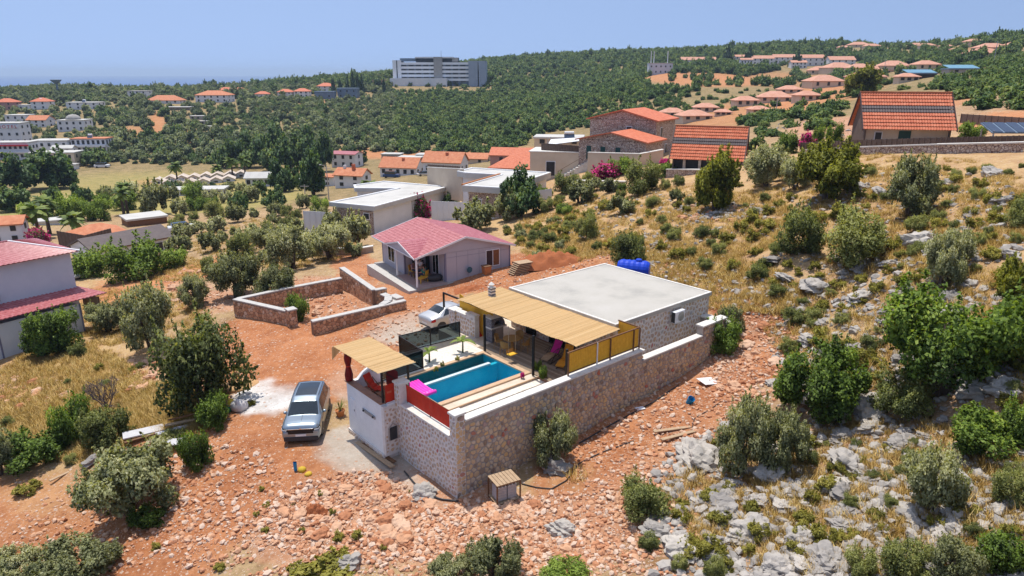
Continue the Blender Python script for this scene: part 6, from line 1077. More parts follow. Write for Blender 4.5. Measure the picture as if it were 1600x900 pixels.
def proto(k,nv,**a): PR[k]=[crown_mesh(k+'_crown',100*len(PR)+i,**a) for i in range(nv)]
proto('olive',4,lobes=34,n=19000,leaf=.038,mat='olive_leaf',spread=.80,zlo=.14,lr=(.14,.30)); proto('carob',3,lobes=34,n=21000,leaf=.040,mat='carob_leaf',el=1.5,spread=.78,zlo=.14,lr=(.15,.31),up=.2); proto('maquis',4,lobes=26,n=12000,leaf=.040,mat='maquis_leaf',spread=.76,zlo=.1,lr=(.16,.36)); proto('cushion',3,lobes=14,n=3600,leaf=.075,mat='cushion_leaf',spread=.78,zlo=.06,lr=(.16,.40)); proto('pine',3,lobes=28,n=18000,leaf=.038,mat='pine_leaf',el=2.6,spread=.74,zlo=.14,lr=(.14,.30)); proto('bush',3,lobes=22,n=9000,leaf=.050,mat='carob_leaf',spread=.76,zlo=.1,lr=(.16,.36))
proto('wood',4,lobes=11,n=1500,leaf=.15,mat='wood_leaf',el=1.3,spread=.66,zlo=.12,lr=(.24,.46)); proto('grove',3,lobes=11,n=1400,leaf=.15,mat='grove_leaf',el=1.3,spread=.66,zlo=.12,lr=(.24,.46)); proto('cypress',2,lobes=12,n=1500,leaf=.16,mat='cypress_leaf',shape='cone',lr=(.42,.6)); proto('bougain',2,lobes=10,n=4500,leaf=.075,mat='bract',spread=.6,zlo=.2,lr=(.28,.45)); proto('midtree',3,lobes=20,n=5500,leaf=.08,mat='wood_leaf',spread=.74,zlo=.14,lr=(.18,.36)); proto('midolive',3,lobes=19,n=5000,leaf=.08,mat='olive_leaf',spread=.74,zlo=.14,lr=(.18,.36)); proto('midpine',2,lobes=19,n=5000,leaf=.08,mat='maquis_leaf',spread=.72,zlo=.14,lr=(.18,.36))
TRK=[trunk_mesh('trunk_limbs',i) for i in range(4)]
CATN={'olive':('olive_tree','tree'),'carob':('carob_tree','tree'),'pine':('pine_tree','tree'),'maquis':('shrub','shrub'),'cushion':('shrub','shrub'),'bush':('shrub','shrub'),'cypress':('cypress_tree','tree'),'bougain':('bougainvillea','plant'),'midtree':('tree','tree'),'midolive':('olive_tree','tree'),'midpine':('tree','tree'),'wood':('tree','tree'),'grove':('olive_tree','tree')}
vr=random.Random(5); VEG=[]
def plant(kind,px,py,wpx,hpx,label,group=None,g=None,trunk=None):
    g=g or gp(px,py)
    if g is None: return None
    d=proj(*g)[2]; s=d/F; rx=wpx*s*.5*1.06; hz=hpx*s*1.02; nm,cat=CATN[kind]; me=vr.choice(PR[kind]); rz=vr.uniform(0,6.28); VEG.append((px,py,wpx))
    if trunk is None: trunk=cat=='tree'
    if trunk and cat!='tree': nm,cat='tree','tree'
    if trunk:
        t=thing(nm,label,cat,g,rz,group=group); c=mobj('crown',me,None,t,(0,0,hz*.04)); c.scale=(rx,rx,hz/CH); k=mobj('trunk',vr.choice(TRK),None,t); k.scale=(rx,rx,hz); return c
    o=mobj(nm,me,None,None,g,(0,0,rz),(rx,rx,hz/CH)); tag(o,label,cat,group); return o
P_=plant
# near trees, left of the compound
P_('olive',238,548,78,104,'tall dark olive tree left of the largest rounded tree'); P_('maquis',322,632,140,150,'largest rounded green tree, beside the white lime patch',trunk=True); P_('carob',82,552,84,76,'leafy dark tree standing against the white-panelled shed'); P_('olive',170,518,62,48,'small olive tree at the end of the white-panelled shed'); P_('bush',118,690,56,84,'bright green upright shrub left of the bare grey bush'); P_('maquis',165,690,80,62,'dark green shrub in front of the bare grey bush'); P_('olive',205,800,150,118,'spreading olive tree on the lower left slope'); P_('olive',118,912,130,74,'grey-green olive tree cut by the bottom edge at left'); P_('olive',28,912,80,60,'grey-green shrub in the bottom left corner'); P_('bush',58,722,100,52,'low dark green hedge-like shrub near the left edge'); P_('olive',2,742,52,76,'grey-green tree cut by the left edge'); P_('bush',336,664,58,52,'round green shrub beside the white sacks'); P_('bush',306,728,52,66,'leafy green shrub at the end of the plank pile'); P_('bush',232,820,60,32,'low bright green shrub at the foot of the spreading olive'); P_('maquis',122,555,30,22,'small pale shrub in dry grass before the shed',trunk=False); P_('cushion',45,770,40,16,'flat patch of green weeds on the left slope'); P_('olive',215,510,50,40,'small grey olive behind the tall dark olive'); P_('maquis',270,690,40,22,'low shrub at the edge of the plank pile')
P_('olive',368,465,78,80,'dark olive tree behind the yard wall, left of two'); P_('olive',432,470,64,54,'grey olive tree behind the yard wall, right of two'); P_('bush',466,500,34,46,'small bush growing inside the stone yard'); P_('olive',305,480,48,48,'small olive tree by the rubble heap at the track'); P_('olive',456,420,74,66,'olive tree above the yard, left of the limestone outcrop'); P_('olive',515,405,70,60,'olive tree between the L-shaped villa and the yard'); P_('bush',212,435,94,64,'dense dark green bush beside the dirt track'); P_('bush',140,432,66,42,'dense green bush behind the pale house corner'); P_('maquis',325,425,26,26,'small round shrub beside the dirt track'); P_('olive',420,392,50,40,'small olive tree under the villa fence'); P_('midolive',560,385,46,50,'olive tree against the stone end of the L-shaped villa'); P_('midolive',520,372,36,40,'slim olive tree left of the villa corner'); P_('bush',270,420,50,34,'green shrub where the dirt track bends')
# near trees on the right-hand slope
P_('carob',1470,612,200,172,'very large dark green carob tree on the right slope'); P_('carob',1276,648,136,114,'rounded dark green carob tree above the rocks'); P_('olive',1160,738,84,122,'tall dark olive shrub, left of the joined pair by the rocks'); P_('olive',1218,732,80,92,'dark olive shrub, right of the joined pair by the rocks'); P_('olive',1446,798,94,120,'slender grey-green olive shrub among pale rocks at lower right'); P_('maquis',1412,650,92,82,'grey-green shrub in front of the very large carob'); P_('bush',1530,702,108,66,'bright green shrub mass right of the rocks',trunk=False); P_('bush',1590,690,60,70,'green shrub at the right edge beside the pale rocks'); P_('pine',1584,478,66,82,'yellow-green young pine at the right edge'); P_('maquis',1250,398,72,76,'round grey-green shrub on the right slope, above the red earth'); P_('maquis',1330,412,104,84,'broad dark shrub clump left of the grey outcrop'); P_('olive',1420,338,80,88,'tall dark olive on the dry right slope'); P_('pine',1290,312,102,92,'yellow-green pine with a visible trunk below the upper chalet'); P_('pine',1116,328,70,92,'yellow-green pine in front of the near chalet'); P_('olive',1198,292,76,62,'grey olive right of the near chalet'); P_('olive',1242,296,50,52,'small grey olive right of the near chalet, second of two'); P_('maquis',980,412,58,54,'round dark shrub just behind the blue tank'); P_('maquis',917,374,40,46,'round dark shrub on the dry slope left of the blue tank'); P_('olive',866,722,68,86,'olive bush growing against the long stone wall'); P_('bush',1128,550,58,58,'leafy bush at the far end of the long stone wall'); P_('olive',1140,520,44,40,'wispy olive behind the far end of the long wall'); P_('olive',1470,450,62,84,'open grey olive above the very large carob'); P_('maquis',1595,352,50,46,'shrub cut by the right edge below the dry slope'); P_('olive',1490,420,56,60,'sprawling olive with a leaning trunk right of the outcrop')
P_('maquis',1004,802,84,62,'green shrub hiding a blue can at bottom centre'); P_('olive',772,905,90,74,'olive bush at the bottom edge, right of two'); P_('olive',706,908,72,44,'olive bush at the bottom edge, left of two'); P_('cushion',500,905,110,32,'yellow-green shrub at the bottom edge below the rubble'); P_('bush',878,905,80,26,'bright green shrub peeping over the bottom edge'); P_('maquis',1342,902,60,50,'green shrub at the bottom edge, left of the lower right pair'); P_('maquis',1406,900,84,64,'green shrub at the bottom edge, right of the lower right pair'); P_('olive',1490,905,72,66,'grey-green shrub near the bottom right corner'); P_('bush',1562,890,88,70,'bright leafy shrub near the bottom right corner',trunk=False); P_('maquis',1115,905,40,40,'small dark shrub at the bottom edge among pale rocks'); P_('cushion',528,845,20,16,'small green weed tuft in the rubble, left one'); P_('cushion',557,842,18,14,'small green weed tuft in the rubble, right one'); P_('maquis',1570,780,60,52,'dull green shrub above the bottom right corner'); P_('cushion',1240,695,60,26,'yellow-green weeds below the rounded carob')
# gardens of the middle distance
P_('midtree',812,338,70,76,'dense blue-green tree at the corner of the courtyard villa'); P_('midolive',740,362,66,46,'olive bush behind the bungalow roof'); P_('midolive',790,345,40,44,'round olive beside the dense corner tree'); P_('bougain',656,342,44,42,'tall bougainvillea with magenta flowers behind the bungalow'); P_('bougain',948,278,56,26,'wide magenta bougainvillea in front of the stone house'); P_('bougain',62,380,36,26,'bougainvillea with magenta flowers among the left-hand palms'); P_('bougain',1260,232,30,26,'pink bougainvillea left of the upper chalet'); P_('bougain',1038,257,18,10,'small magenta bougainvillea beside the near chalet'); P_('maquis',1005,302,66,52,'grey-green bush below the sandstone garden wall',trunk=False); P_('bush',1040,275,44,22,'bright green vine beside the near chalet'); P_('bush',1228,240,40,34,'bright green tree by the rubble heap'); P_('bush',1302,226,26,36,'dark green young tree, left of the upper chalet'); P_('bush',1278,224,22,28,'small round green tree left of the upper chalet fence'); P_('midolive',905,318,46,36,'olive bush on the bank below the sandstone building'); P_('maquis',885,300,50,30,'green shrub on the bank below the outside stair'); P_('bush',970,272,40,28,'green shrub beside the wide bougainvillea'); P_('pine',1345,150,56,46,'round yellow-green pine standing out behind the pink-roofed houses'); P_('bush',1515,220,40,30,'banana clump beside the upper chalet')
P_('midtree',330,138,20,14,'flat-topped tree on the left skyline'); P_('midtree',140,145,14,16,'lone dark pine on the left skyline beside the water tower')
for i,(x,h_) in enumerate([(521,22),(532,20),(544,26),(552,34),(560,28),(566,26),(600,22)]): P_('cypress',x,146,9,h_,'dark cypress in the row left of the big hotel, %s from the left'%['first','second','third','fourth','fifth','sixth','last'][i],'cypresses left of the big hotel')
for i,(x,y) in enumerate([(1245,106),(1293,104),(1170,100),(1136,98)]): P_('cypress',x,y,17,25,'dark conical conifer among the white terrace houses, %s'%['in the middle','rightmost','third from the right','leftmost'][i],'conifers among the terrace houses')
for i,(x,y,w_,h_) in enumerate([(30,300,70,60),(85,295,80,62),(20,330,60,44),(150,258,46,26),(430,268,60,70),(390,262,50,54),(470,262,60,64),(500,268,44,60),(445,300,50,52),(490,305,46,66),(355,262,40,44),(560,258,30,30)]): P_('midtree',x,y,w_,h_,'tall dark tree in the valley, %s'%['far left of the dry field','left of the dry field','near the left edge below the town','right of the guest houses','in the eucalyptus stand left of the maroon-roofed house','at the left of the eucalyptus stand','in the middle of the eucalyptus stand','right in the eucalyptus stand','in front of the eucalyptus stand','nearest the whitewashed house','behind the camp palms','right of the maroon-roofed house'][i],'tall trees of the valley')
# scattered shrubs of each bank, told apart only by where the bank is
def bank(n,kinds,x0,x1,y0,y1,w0,w1,ratio,label,group,avoid=14,ok=None):
    k=tries=0
    while k<n and tries<n*40:
        tries+=1; x,y=vr.uniform(x0,x1),vr.uniform(y0,y1)
        if ok and not ok(x,y): continue
        w_=vr.uniform(w0,w1)*(.6+.6*(y-y0)/(y1-y0+1e-6))
        if any(abs(x-a)<(w_+c)*.38 and abs(y-b_)<max(avoid*.4,(w_+c)*.2) for a,b_,c in VEG): continue
        kd=vr.choice(kinds); P_(kd,x,y,w_,w_*vr.uniform(*ratio),label,group,trunk=False); k+=1
bank(60,['maquis','cushion','cushion','maquis'],835,1240,305,455,16,34,(.55,.8),'low shrub on the dry slope above the flat concrete roof','shrubs above the flat roof',ok=lambda x,y:y<392+abs(x-960)*.22 and (x>870 or y>345))
bank(60,['maquis','cushion','cushion'],1150,1600,260,420,18,40,(.5,.75),'low shrub on the dry right slope below the long fence','shrubs below the long fence')
bank(64,['cushion','maquis','cushion'],1150,1600,420,640,18,46,(.45,.7),'low yellow-green shrub among pale rocks on the right slope','shrubs among the upper rocks',ok=lambda x,y:x>1190+(y-420)*.25 and not(1380<x<1560 and 450<y<620))
bank(64,['cushion','cushion','maquis'],960,1600,690,890,16,44,(.5,.8),'low yellow-green cushion shrub among the rocks at lower right','cushion shrubs among the lower rocks',ok=lambda x,y:x>1000+(890-y)*.3)
bank(16,['maquis','cushion','midolive'],790,885,345,405,16,30,(.55,.8),'low shrub on the dry bank right of the bungalow','shrubs right of the bungalow',ok=lambda x,y:y<345+(x-790)*.8+20)
bank(26,['maquis','bush','midolive'],800,1060,285,335,22,44,(.6,.9),'shrub on the garden bank below the stone house','shrubs of the garden bank',ok=lambda x,y:y>300+(x-900)*-.1 if x<900 else True)
bank(40,['midolive','midolive','maquis'],270,560,335,430,24,52,(.7,.95),'grey olive in the scrub between the valley houses and the yard','olives between valley and yard',ok=lambda x,y:y<425-.02*x and not(150<x<350 and 400<y<440))
bank(34,['midtree','midolive','midtree','bush'],0,480,305,345,26,56,(.7,1.0),'garden tree among the left-hand roofs below the dry field','trees among the left-hand roofs',ok=lambda x,y:y>312)
bank(9,['midtree','midolive'],235,430,296,304,20,34,(.6,.9),'garden tree among the camp huts','trees of the camp')
bank(22,['midolive','midtree','bush'],440,860,296,330,24,46,(.7,1.0),'garden tree round the white villas and orange roofs','trees round the villas',ok=lambda x,y:not(515<x<700 and y>285) and not(720<x<860 and y>262))
bank(12,['cushion','maquis'],0,420,560,740,14,28,(.5,.8),'small weed tuft in the dry grass on the left','weeds in the left grass',ok=lambda x,y:x<200 or y<640)
bank(12,['cushion','cushion'],240,660,760,890,10,20,(.5,.8),'small green weed on the red rubble slope','weeds on the red slope')
# ---- palms
def palm(px,py,hpx,label,fan=1.6,lean=0.,dead=True):
    g=gp(px,py)
    if g is None: return
    d=proj(*g)[2]; s=d/F; h_=hpx*s; t=thing('palm_tree',label,'palm',g,vr.uniform(0,6)); m=MB(); m.tube([(0,0,-.3),(lean*.3,0,h_*.5),(lean,0,h_)],[.32,.24,.22],8); m.build('trunk','bark',t); L_=fan
    for k in range(34):
        a=6.283*k/34*5.1; e=vr.uniform(-.7,1.1); q=MB(); q.tn=vr.random(); rr=L_*vr.uniform(.85,1.1); pts=[]
        for j in range(5):
            f=j/4; r_=rr*f*math.cos(e*(1-f*.2)); z=h_+rr*f*math.sin(e)-rr*.45*f*f; pts.append((lean+r_*math.cos(a),r_*math.sin(a),z))
        vs=[]
        for j,p in enumerate(pts): w_=L_*(.05,.16,.24,.2,.02)[j]; vs+=[(p[0]-math.sin(a)*w_,p[1]+math.cos(a)*w_,p[2]-w_*.4),(p[0],p[1],p[2]),(p[0]+math.sin(a)*w_,p[1]-math.cos(a)*w_,p[2]-w_*.4)]
        q.add(vs,[(3*j+i,3*j+3+i,3*j+4+i,3*j+1+i) for j in range(4) for i in range(2)]); q.build('frond','palm_leaf',t,fix=False)
for a in [(578,312,24,'big fan palm rising behind the L-shaped villa',2.2),(62,372,46,'fan palm left of the maroon roof, left of the front pair',2.2),(78,366,54,'fan palm left of the maroon roof, right of the front pair',2.0),(116,366,26,'short fan palm above the orange roof',2.2),(194,336,36,'fan palm beside the pole-like trunk in mid-left',2.0),(200,334,44,'tall dead-skirted palm in mid-left',1.8),(278,288,30,'palm on the far side of the camp field',2.6),(364,278,28,'palm behind the camp, left of two',2.6),(384,278,30,'palm behind the camp, right of two',2.6),(340,276,14,'short palm behind the huts',2.4),(230,310,10,'short palm in front of the field',2.2),(442,152,8,'small palm before the red-roofed houses',2.6)]: palm(*a)
# ---- banana plants of the gravel bed, climbers at the post
def banana(u,v,z,h_,label,n=7):
    t=thing('banana_plant',label,'plant',W(u,v,z),vr.uniform(0,6)); MB().tube([(0,0,-.1),(.02,0,h_*.55)],[.06,.04],7).build('stem','palm_leaf',t)
    for k in range(n):
        a=6.283*k/n+vr.uniform(-.3,.3); e=vr.uniform(.3,1.1); q=MB(); q.tn=vr.uniform(.4,1); L_=h_*vr.uniform(.55,.8); vs=[]
        for j in range(6):
            f=j/5; r_=L_*f*math.cos(e); zz=h_*.5+L_*f*math.sin(e)-L_*.55*f*f; w_=L_*(.02,.12,.16,.15,.10,.01)[j]; vs+=[(r_*math.cos(a)-math.sin(a)*w_,r_*math.sin(a)+math.cos(a)*w_,zz+w_*.3),(r_*math.cos(a),r_*math.sin(a),zz),(r_*math.cos(a)+math.sin(a)*w_,r_*math.sin(a)-math.cos(a)*w_,zz+w_*.3)]
        q.add(vs,[(3*j+i,3*j+3+i,3*j+4+i,3*j+1+i) for j in range(5) for i in range(2)]); q.build('leaf','palm_leaf',t,fix=False)
u,v=U(671,566,D); banana(u,v,D,1.2,'young banana plant in the white gravel, nearer the glass corner'); u,v=U(723,551,D); banana(u,v,D,1.35,'young banana plant in the white gravel, nearer the deck')
for i,(x,y,s_) in enumerate([(840,578,14),(848,590,16),(816,590,8)]):
    u,v=U(x,y,D); plant('bush' if i<2 else 'bougain',x,y,s_,s_*1.3,['green climber at the foot of the pergola post','leafy pot plant beside the deck corner','little pink flowering plant at the pool corner'][i],g=W(u,v,D-.02),trunk=False)
for i,(x,y) in enumerate([(691,572),(715,563),(682,580)]): u,v=U(x,y,D); plant('cushion',x,y,8,8,['small cactus-like plant in the gravel, left','small cactus-like plant in the gravel, right','small plant in the gravel beside the pool coping'][i],g=W(u,v,D),trunk=False)
# ---- bare grey bush
g=gp(168,640); t=thing('bare_bush','leafless grey bush in dry grass on the left','bush',g); m=MB()
def branch(p,dr,l,r_,k):
    q=p+dr*l; m.tube([p,(p+q)/2+Vector((vr.uniform(-.04,.04),vr.uniform(-.04,.04),.02)),q],[r_,r_*.8,r_*.6],4,False)
    if k>0:
        for i in range(3 if k>1 else 4):
            n=(dr+Vector((vr.uniform(-.75,.75),vr.uniform(-.75,.75),vr.uniform(-.15,.5)))).normalized(); branch(q,n,l*vr.uniform(.55,.8),r_*.6,k-1)
for i in range(7): branch(Vector((0,0,-.1)),Vector((vr.uniform(-.9,.9),vr.uniform(-.9,.9),1)).normalized(),.75,.05,4)
tag(m.build('twigs','twig',t,fix=False),kind='stuff')
# ---- the wooded hillsides: nobody could count these
def woods():
    r=np.random.default_rng(3); pts=[]
    for d0,d1,sp in ((104,330,4.0),(330,620,4.6),(620,1150,6.8)):
        y=np.arange(d0,d1,sp); 
        for yy in y:
            n=int(yy*2.3/sp); x=(np.arange(n)-n/2)*sp+r.uniform(-.5,.5,n)*sp; pts.append(np.stack([x,np.full(n,yy)+r.uniform(-.5,.5,n)*sp],1))
    P=np.concatenate(pts); z=H(P[:,0],P[:,1]); px,py,d=proj(P[:,0],P[:,1],z); keep=np.abs(px-800)<1250; dens=np.full(len(P),.97)
    def cut(cx,cy,rx,ry,k=0.,ang=0): 
        a=math.radians(ang); dx,dy=px-cx,py-cy; q=((dx*math.cos(a)+dy*math.sin(a))/rx)**2+((-dx*math.sin(a)+dy*math.cos(a))/ry)**2; dens[q<1]=np.minimum(dens[q<1],k)
    # open ground, fields, clearings, building plots
    for c in [(240,300,230,34),(420,300,80,20),(560,250,70,14),(690,252,130,14),(820,250,60,18),(700,285,260,30),(246,195,13,22),(205,205,24,7),(295,215,9,10),(1090,127,92,13,.06),(1185,168,120,15,.12,-12),(1285,148,100,20,.12,-12),(1400,120,80,10,.25),(1560,190,70,14,.1),(1500,80,110,9,.5),(1240,102,110,7,.35),(1260,200,60,14,.2),(1330,200,60,16,.2),(930,240,120,40,0),(1105,230,90,46,0),(1425,190,110,48,0),(60,235,75,26,.4),(60,190,80,22,.65),(110,172,100,8,.5),(300,160,90,7,.4),(540,150,60,6,.3),(440,150,60,5,.4),(900,270,160,30,0),(1050,120,30,8,.3),(985,160,20,6,.5),(1270,138,200,34,.12,-6),(1450,112,110,14,.3),(1470,80,150,13,.28),(1180,150,30,10,.3)]: cut(*c)
    inwood=((py<258)&(px<1000))|((py<215)&(px>=1000)); left=(px<520)&(py<262); dens[~inwood]=0
    # groves are looser than the maquis
    gr=(px<470)&(py>150)&(py<262); dens[gr]*=.8
    keep&=r.random(len(P))<dens
    for (bx,by,w,dp,bd,bpx,bw) in FOOT:
        hit=(np.abs(P[:,0]-bx)<w*.75+2)&(P[:,1]>by-2.5)&(P[:,1]<by+dp*1.2+2); keep&=~hit
        keep&=~((np.abs(px-bpx)<bw*.5)&(P[:,1]>by-14)&(P[:,1]<=by)&(r.random(len(P))<.7))
    keep&=~((np.abs(px-690)<78)&(P[:,1]>562)&(P[:,1]<=600)&(r.random(len(P))<.8))
    P,z,px,py,d=P[keep],z[keep],px[keep],py[keep],d[keep]; n=len(P)
    pine=((py<135)&(px>380))|((px>1150)&(py<200)); pine&=r.random(n)<.75; g=(px<620)&~pine&(r.random(n)<.75)
    rad=1.2+2.3*r.random(n)**1.6; rad[pine]=r.uniform(2.0,3.8,pine.sum()); hh=rad*r.uniform(1.1,1.6,n); hh[pine]*=1.15; low=(px>1000)&(d<330); rad[low]=r.uniform(1.2,2.3,low.sum()); hh[low]=rad[low]*r.uniform(.9,1.3,low.sum())
    # a few tall ones break the skyline
    hl=(np.abs(px-690)<80)&(P[:,1]>530)&(P[:,1]<600); hh[hl]*=.85; tall=(r.random(n)<.05)&~low&~hl; hh[tall]*=1.45; rad[tall]*=1.15
    idx=np.where(g,4+r.integers(0,3,n),r.integers(0,4,n)); S=np.stack([rad,rad,hh/CH],1); R=np.stack([np.zeros(n),np.zeros(n),r.uniform(0,6.28,n)],1)
    return np.stack([P[:,0],P[:,1],z-.3],1),S,R,idx
protos=[]
for i,(x,y,l) in enumerate([(612,126,'dark tree at the left corner of the big hotel'),(768,128,'dark tree at the right corner of the big hotel'),(1000,230,'dark tree behind the tall block of the stone house'),(1180,236,'dark tree on the rise behind the near chalet')]): o=plant('wood',x,y,[14,14,26,30][i],[16,16,22,24][i],l); o.data=PR['wood'][i]; protos.append(o)
for i,(x,y,l) in enumerate([(180,240,'olive tree right of the white guest house with tiled eaves'),(230,236,'olive tree in the lower grove, left of the clearing'),(330,240,'olive tree in the lower grove above the palms')]): o=plant('grove',x,y,18,18,l); o.data=PR['grove'][i]; protos.append(o)
_w=woods(); print('WOODS',len(_w[0])); scatter('hillside_wood','dense green scrub and trees covering the far hillsides','wood',*_w[:3],protos,_w[3])
# ---------------------------------------------------------------- rocks
from mathutils import noise as mnoise
tinted('limestone',[(0,(.17,.155,.145)),(.35,(.30,.275,.25)),(.7,(.41,.375,.335)),(1,(.50,.45,.385))],2.2,.9,6,.9,.4); tinted('orange_stone',[(0,(.34,.13,.06)),(.3,(.48,.22,.115)),(.55,(.56,.31,.18)),(.8,(.59,.40,.28)),(1,(.63,.53,.45))],5,.7,14,.9,.25); tinted('red_clod',[(0,(.28,.085,.035)),(1,(.42,.15,.06))],5,.9,14,.95,.3)
def rock_mesh(name,seed,mat,sub=2,flat=.7,rough=.35):
    bm=bmesh.new(); bmesh.ops.create_icosphere(bm,subdivisions=sub,radius=1); r=random.Random(seed); k=[Vector((r.uniform(-1,1),r.uniform(-1,1),r.uniform(-1,1))).normalized() for _ in range(9)]; kd=[r.uniform(.55,.95) for _ in k]; f=[r.uniform(1.5,4) for _ in range(6)]
    for v in bm.verts:
        p=v.co.copy(); s_=1.0
        for n_,d_ in zip(k,kd):                       # cleavage planes cut the ball into a blocky stone
            q=p.dot(n_)
            if q*s_>d_: s_=min(s_,d_/q)
        s_*=1+rough*.3*math.sin(p.x*f[0]*2+f[3])*math.sin(p.y*f[1]*2+f[4])+rough*.22*math.sin(p.z*f[2]*3+p.x*5)
        if sub>2: from_=mnoise.turbulence(p*2.6+Vector((seed,0,0)),4,True); s_*=1-.34*from_+.2
        v.co=Vector((p.x*s_,p.y*s_*.85,p.z*s_*flat))
    me=bpy.data.meshes.new(name); bm.to_mesh(me); bm.free(); a=me.attributes.new('tint','FLOAT','POINT'); a.data.foreach_set('value',[r.uniform(.15,.9)]*len(me.vertices)); me.materials.append(MATS[mat]); return me
LIME=[rock_mesh('limestone_rock',i,'limestone',4,.62,.45) for i in range(7)]; ORG=[rock_mesh('orange_rock',50+i,'orange_stone',3,.7,.3) for i in range(7)]; SML=[rock_mesh('pebble',90+i,'orange_stone',1,.7,.2) for i in range(8)]; SLM=[rock_mesh('lime_chip',120+i,'limestone',1,.65,.3) for i in range(5)]
rr_=random.Random(21); NR=np.random.default_rng(9)
def rock(px,py,wpx,label,group=None,kind=LIME,hz=1.0):
    g=gp(px,py)
    if g is None: return
    s_=proj(*g)[2]/F; r_=wpx*s_*.5; o=mobj('boulder' if kind is LIME else 'rock',rr_.choice(kind),None,None,g+Vector((0,0,r_*.12*hz)),(rr_.uniform(-.3,.3),rr_.uniform(-.3,.3),rr_.uniform(0,6.28)),(r_*1.1,r_*1.1,r_*hz)); return tag(o,label,'boulder' if kind is LIME else 'rock',group)
for a in [(866,732,52,'big dark boulder beside the olive against the long wall'),(1090,722,78,'broad grey outcrop below the joined olive shrubs'),(1325,730,62,'large tilted grey boulder in the lower right rocks'),(1310,762,44,'grey boulder just below the large tilted one'),(1200,742,56,'grey rock at the foot of the joined olive shrubs'),(1178,830,54,'pale flat boulder right of the bottom centre'),(1245,845,46,'pale boulder among rocks at bottom centre right'),(1290,880,62,'wide pale slab near the bottom edge'),(1120,788,48,'grey boulder beside the yellow cushion shrubs'),(1060,862,52,'grey outcrop at the bottom edge right of the blue can'),(1365,640,52,'pale outcrop below the grey-green shrub'),(1440,385,62,'jagged grey outcrop on the dry right slope'),(1460,398,40,'smaller jagged rock beside the slope outcrop'),(1520,612,56,'pale rocks right of the very large carob'),(1275,452,46,'brown-grey rock above the red cutting'),(1570,610,50,'pale rock at the right edge by the carob'),(470,402,40,'grey limestone outcrop under the olives above the yard'),(880,830,44,'flat pale slab on the rubble below the long wall'),(1500,760,60,'low pale slab right of the slender olive'),(1210,890,50,'pale boulder at the bottom edge'),(660,775,40,'pale flat rock at the wall corner'),(1345,470,44,'grey rock under the broad shrub clump'),(230,510,34,'grey rocks at the foot of the tall dark olive'),(145,722,30,'pale rock beside the dark shrub on the left'),(545,880,40,'large white limestone block at the bottom of the rubble'),(1480,470,40,'grey rock between olive and carob')]: rock(*a)
def rocks(n,x0,x1,y0,y1,w0,w1,label,group,kind=LIME,ok=None,hz=(.7,1.1)):
    k=0
    while k<n:
        x,y=rr_.uniform(x0,x1),rr_.uniform(y0,y1)
        if ok and not ok(x,y): continue
        rock(x,y,w0+(w1-w0)*rr_.random()**2.2,label,group,kind,rr_.uniform(*hz)); k+=1
rocks(110,1020,1600,620,895,14,44,'weathered pale limestone rock on the rocky slope at lower right','limestone rocks at lower right',ok=lambda x,y:x>1030+(895-y)*.75-60)
rocks(70,1180,1600,270,610,12,36,'weathered pale limestone rock on the upper right slope','limestone rocks of the upper right slope',ok=lambda x,y:(x-1180)/420*(340)>610-y-190 and x>1200)
rocks(60,440,700,755,860,12,34,'orange-stained stone in the rubble heap before the front wall','stones of the rubble heap',ORG,ok=lambda x,y:y>745+.0*x and abs(x-560)+abs(y-810)*2<170)
rocks(26,712,840,768,815,10,24,'orange stone at the foot of the wall corner','stones at the wall corner',ORG,ok=lambda x,y:y>775+(x-712)*-.05 and y>790-(x-760)*.3)
rocks(34,1100,1230,500,620,10,26,'orange stone in the cutting behind the far wall end','stones in the cutting',ORG,ok=lambda x,y:x>1115+(620-y)*.25)
rocks(24,255,350,425,480,9,20,'pale orange stone of the heap beside the dirt track','stones beside the dirt track',ORG); rocks(22,190,250,565,612,9,22,'pale stone in the heap left of the largest tree','stones left of the largest tree',ORG); rocks(22,0,62,590,640,9,22,'pale stone in the heap at the left edge','stones at the left edge',ORG); rocks(16,395,560,455,500,8,18,'orange stone on the floor of the walled yard','stones in the yard',ORG,ok=lambda x,y:x>440)
rocks(20,1060,1160,318,345,8,18,'pale stone of the long heap below the near chalet','stones below the near chalet',ORG)
# ---- loose rubble, chips and straw: stuff
def zone_points(n,boxes):
    P=[]
    tot=sum(b_[4] for b_ in boxes)
    for (x0,x1,y0,y1,w,ang) in boxes:
        k=int(n*w/tot); cx,cy=(x0+x1)/2,(y0+y1)/2; a=math.radians(ang); r_=np.sqrt(NR.random(k))*1.0; t=NR.random(k)*6.283; dx,dy=r_*np.cos(t)*(x1-x0)/2,r_*np.sin(t)*(y1-y0)/2; P.append(np.stack([cx+dx*math.cos(a)-dy*math.sin(a),cy+dx*math.sin(a)+dy*math.cos(a)],1))
    P=np.concatenate(P); q,ok,d=gps(P); u,v=UV(q[:,0],q[:,1]); ok&=~((u>-.9)&(u<21)&(v>-.12)&(v<14)); ok&=~((u>10)&(u<26)&(v>22.5)&(v<36)); return q[ok],d[ok]
def stuff_rocks(name,label,n,boxes,protos,s0,s1,sink=.1):
    q,d=zone_points(n,boxes); k=len(q); s_=s0+(s1-s0)*NR.random(k)**3.2; S=np.stack([s_*NR.uniform(.8,1.3,k),s_*NR.uniform(.8,1.3,k),s_*NR.uniform(.7,1.1,k)],1); R=NR.uniform(-.6,.6,(k,3)); R[:,2]=NR.uniform(0,6.28,k); q=q.copy(); q[:,2]+=s_*.2
    o=[]
    for p in protos: o.append(p)
    return scatter(name,label,'rubble',q,S,R,o,NR.integers(0,len(o),k))
pe=[]
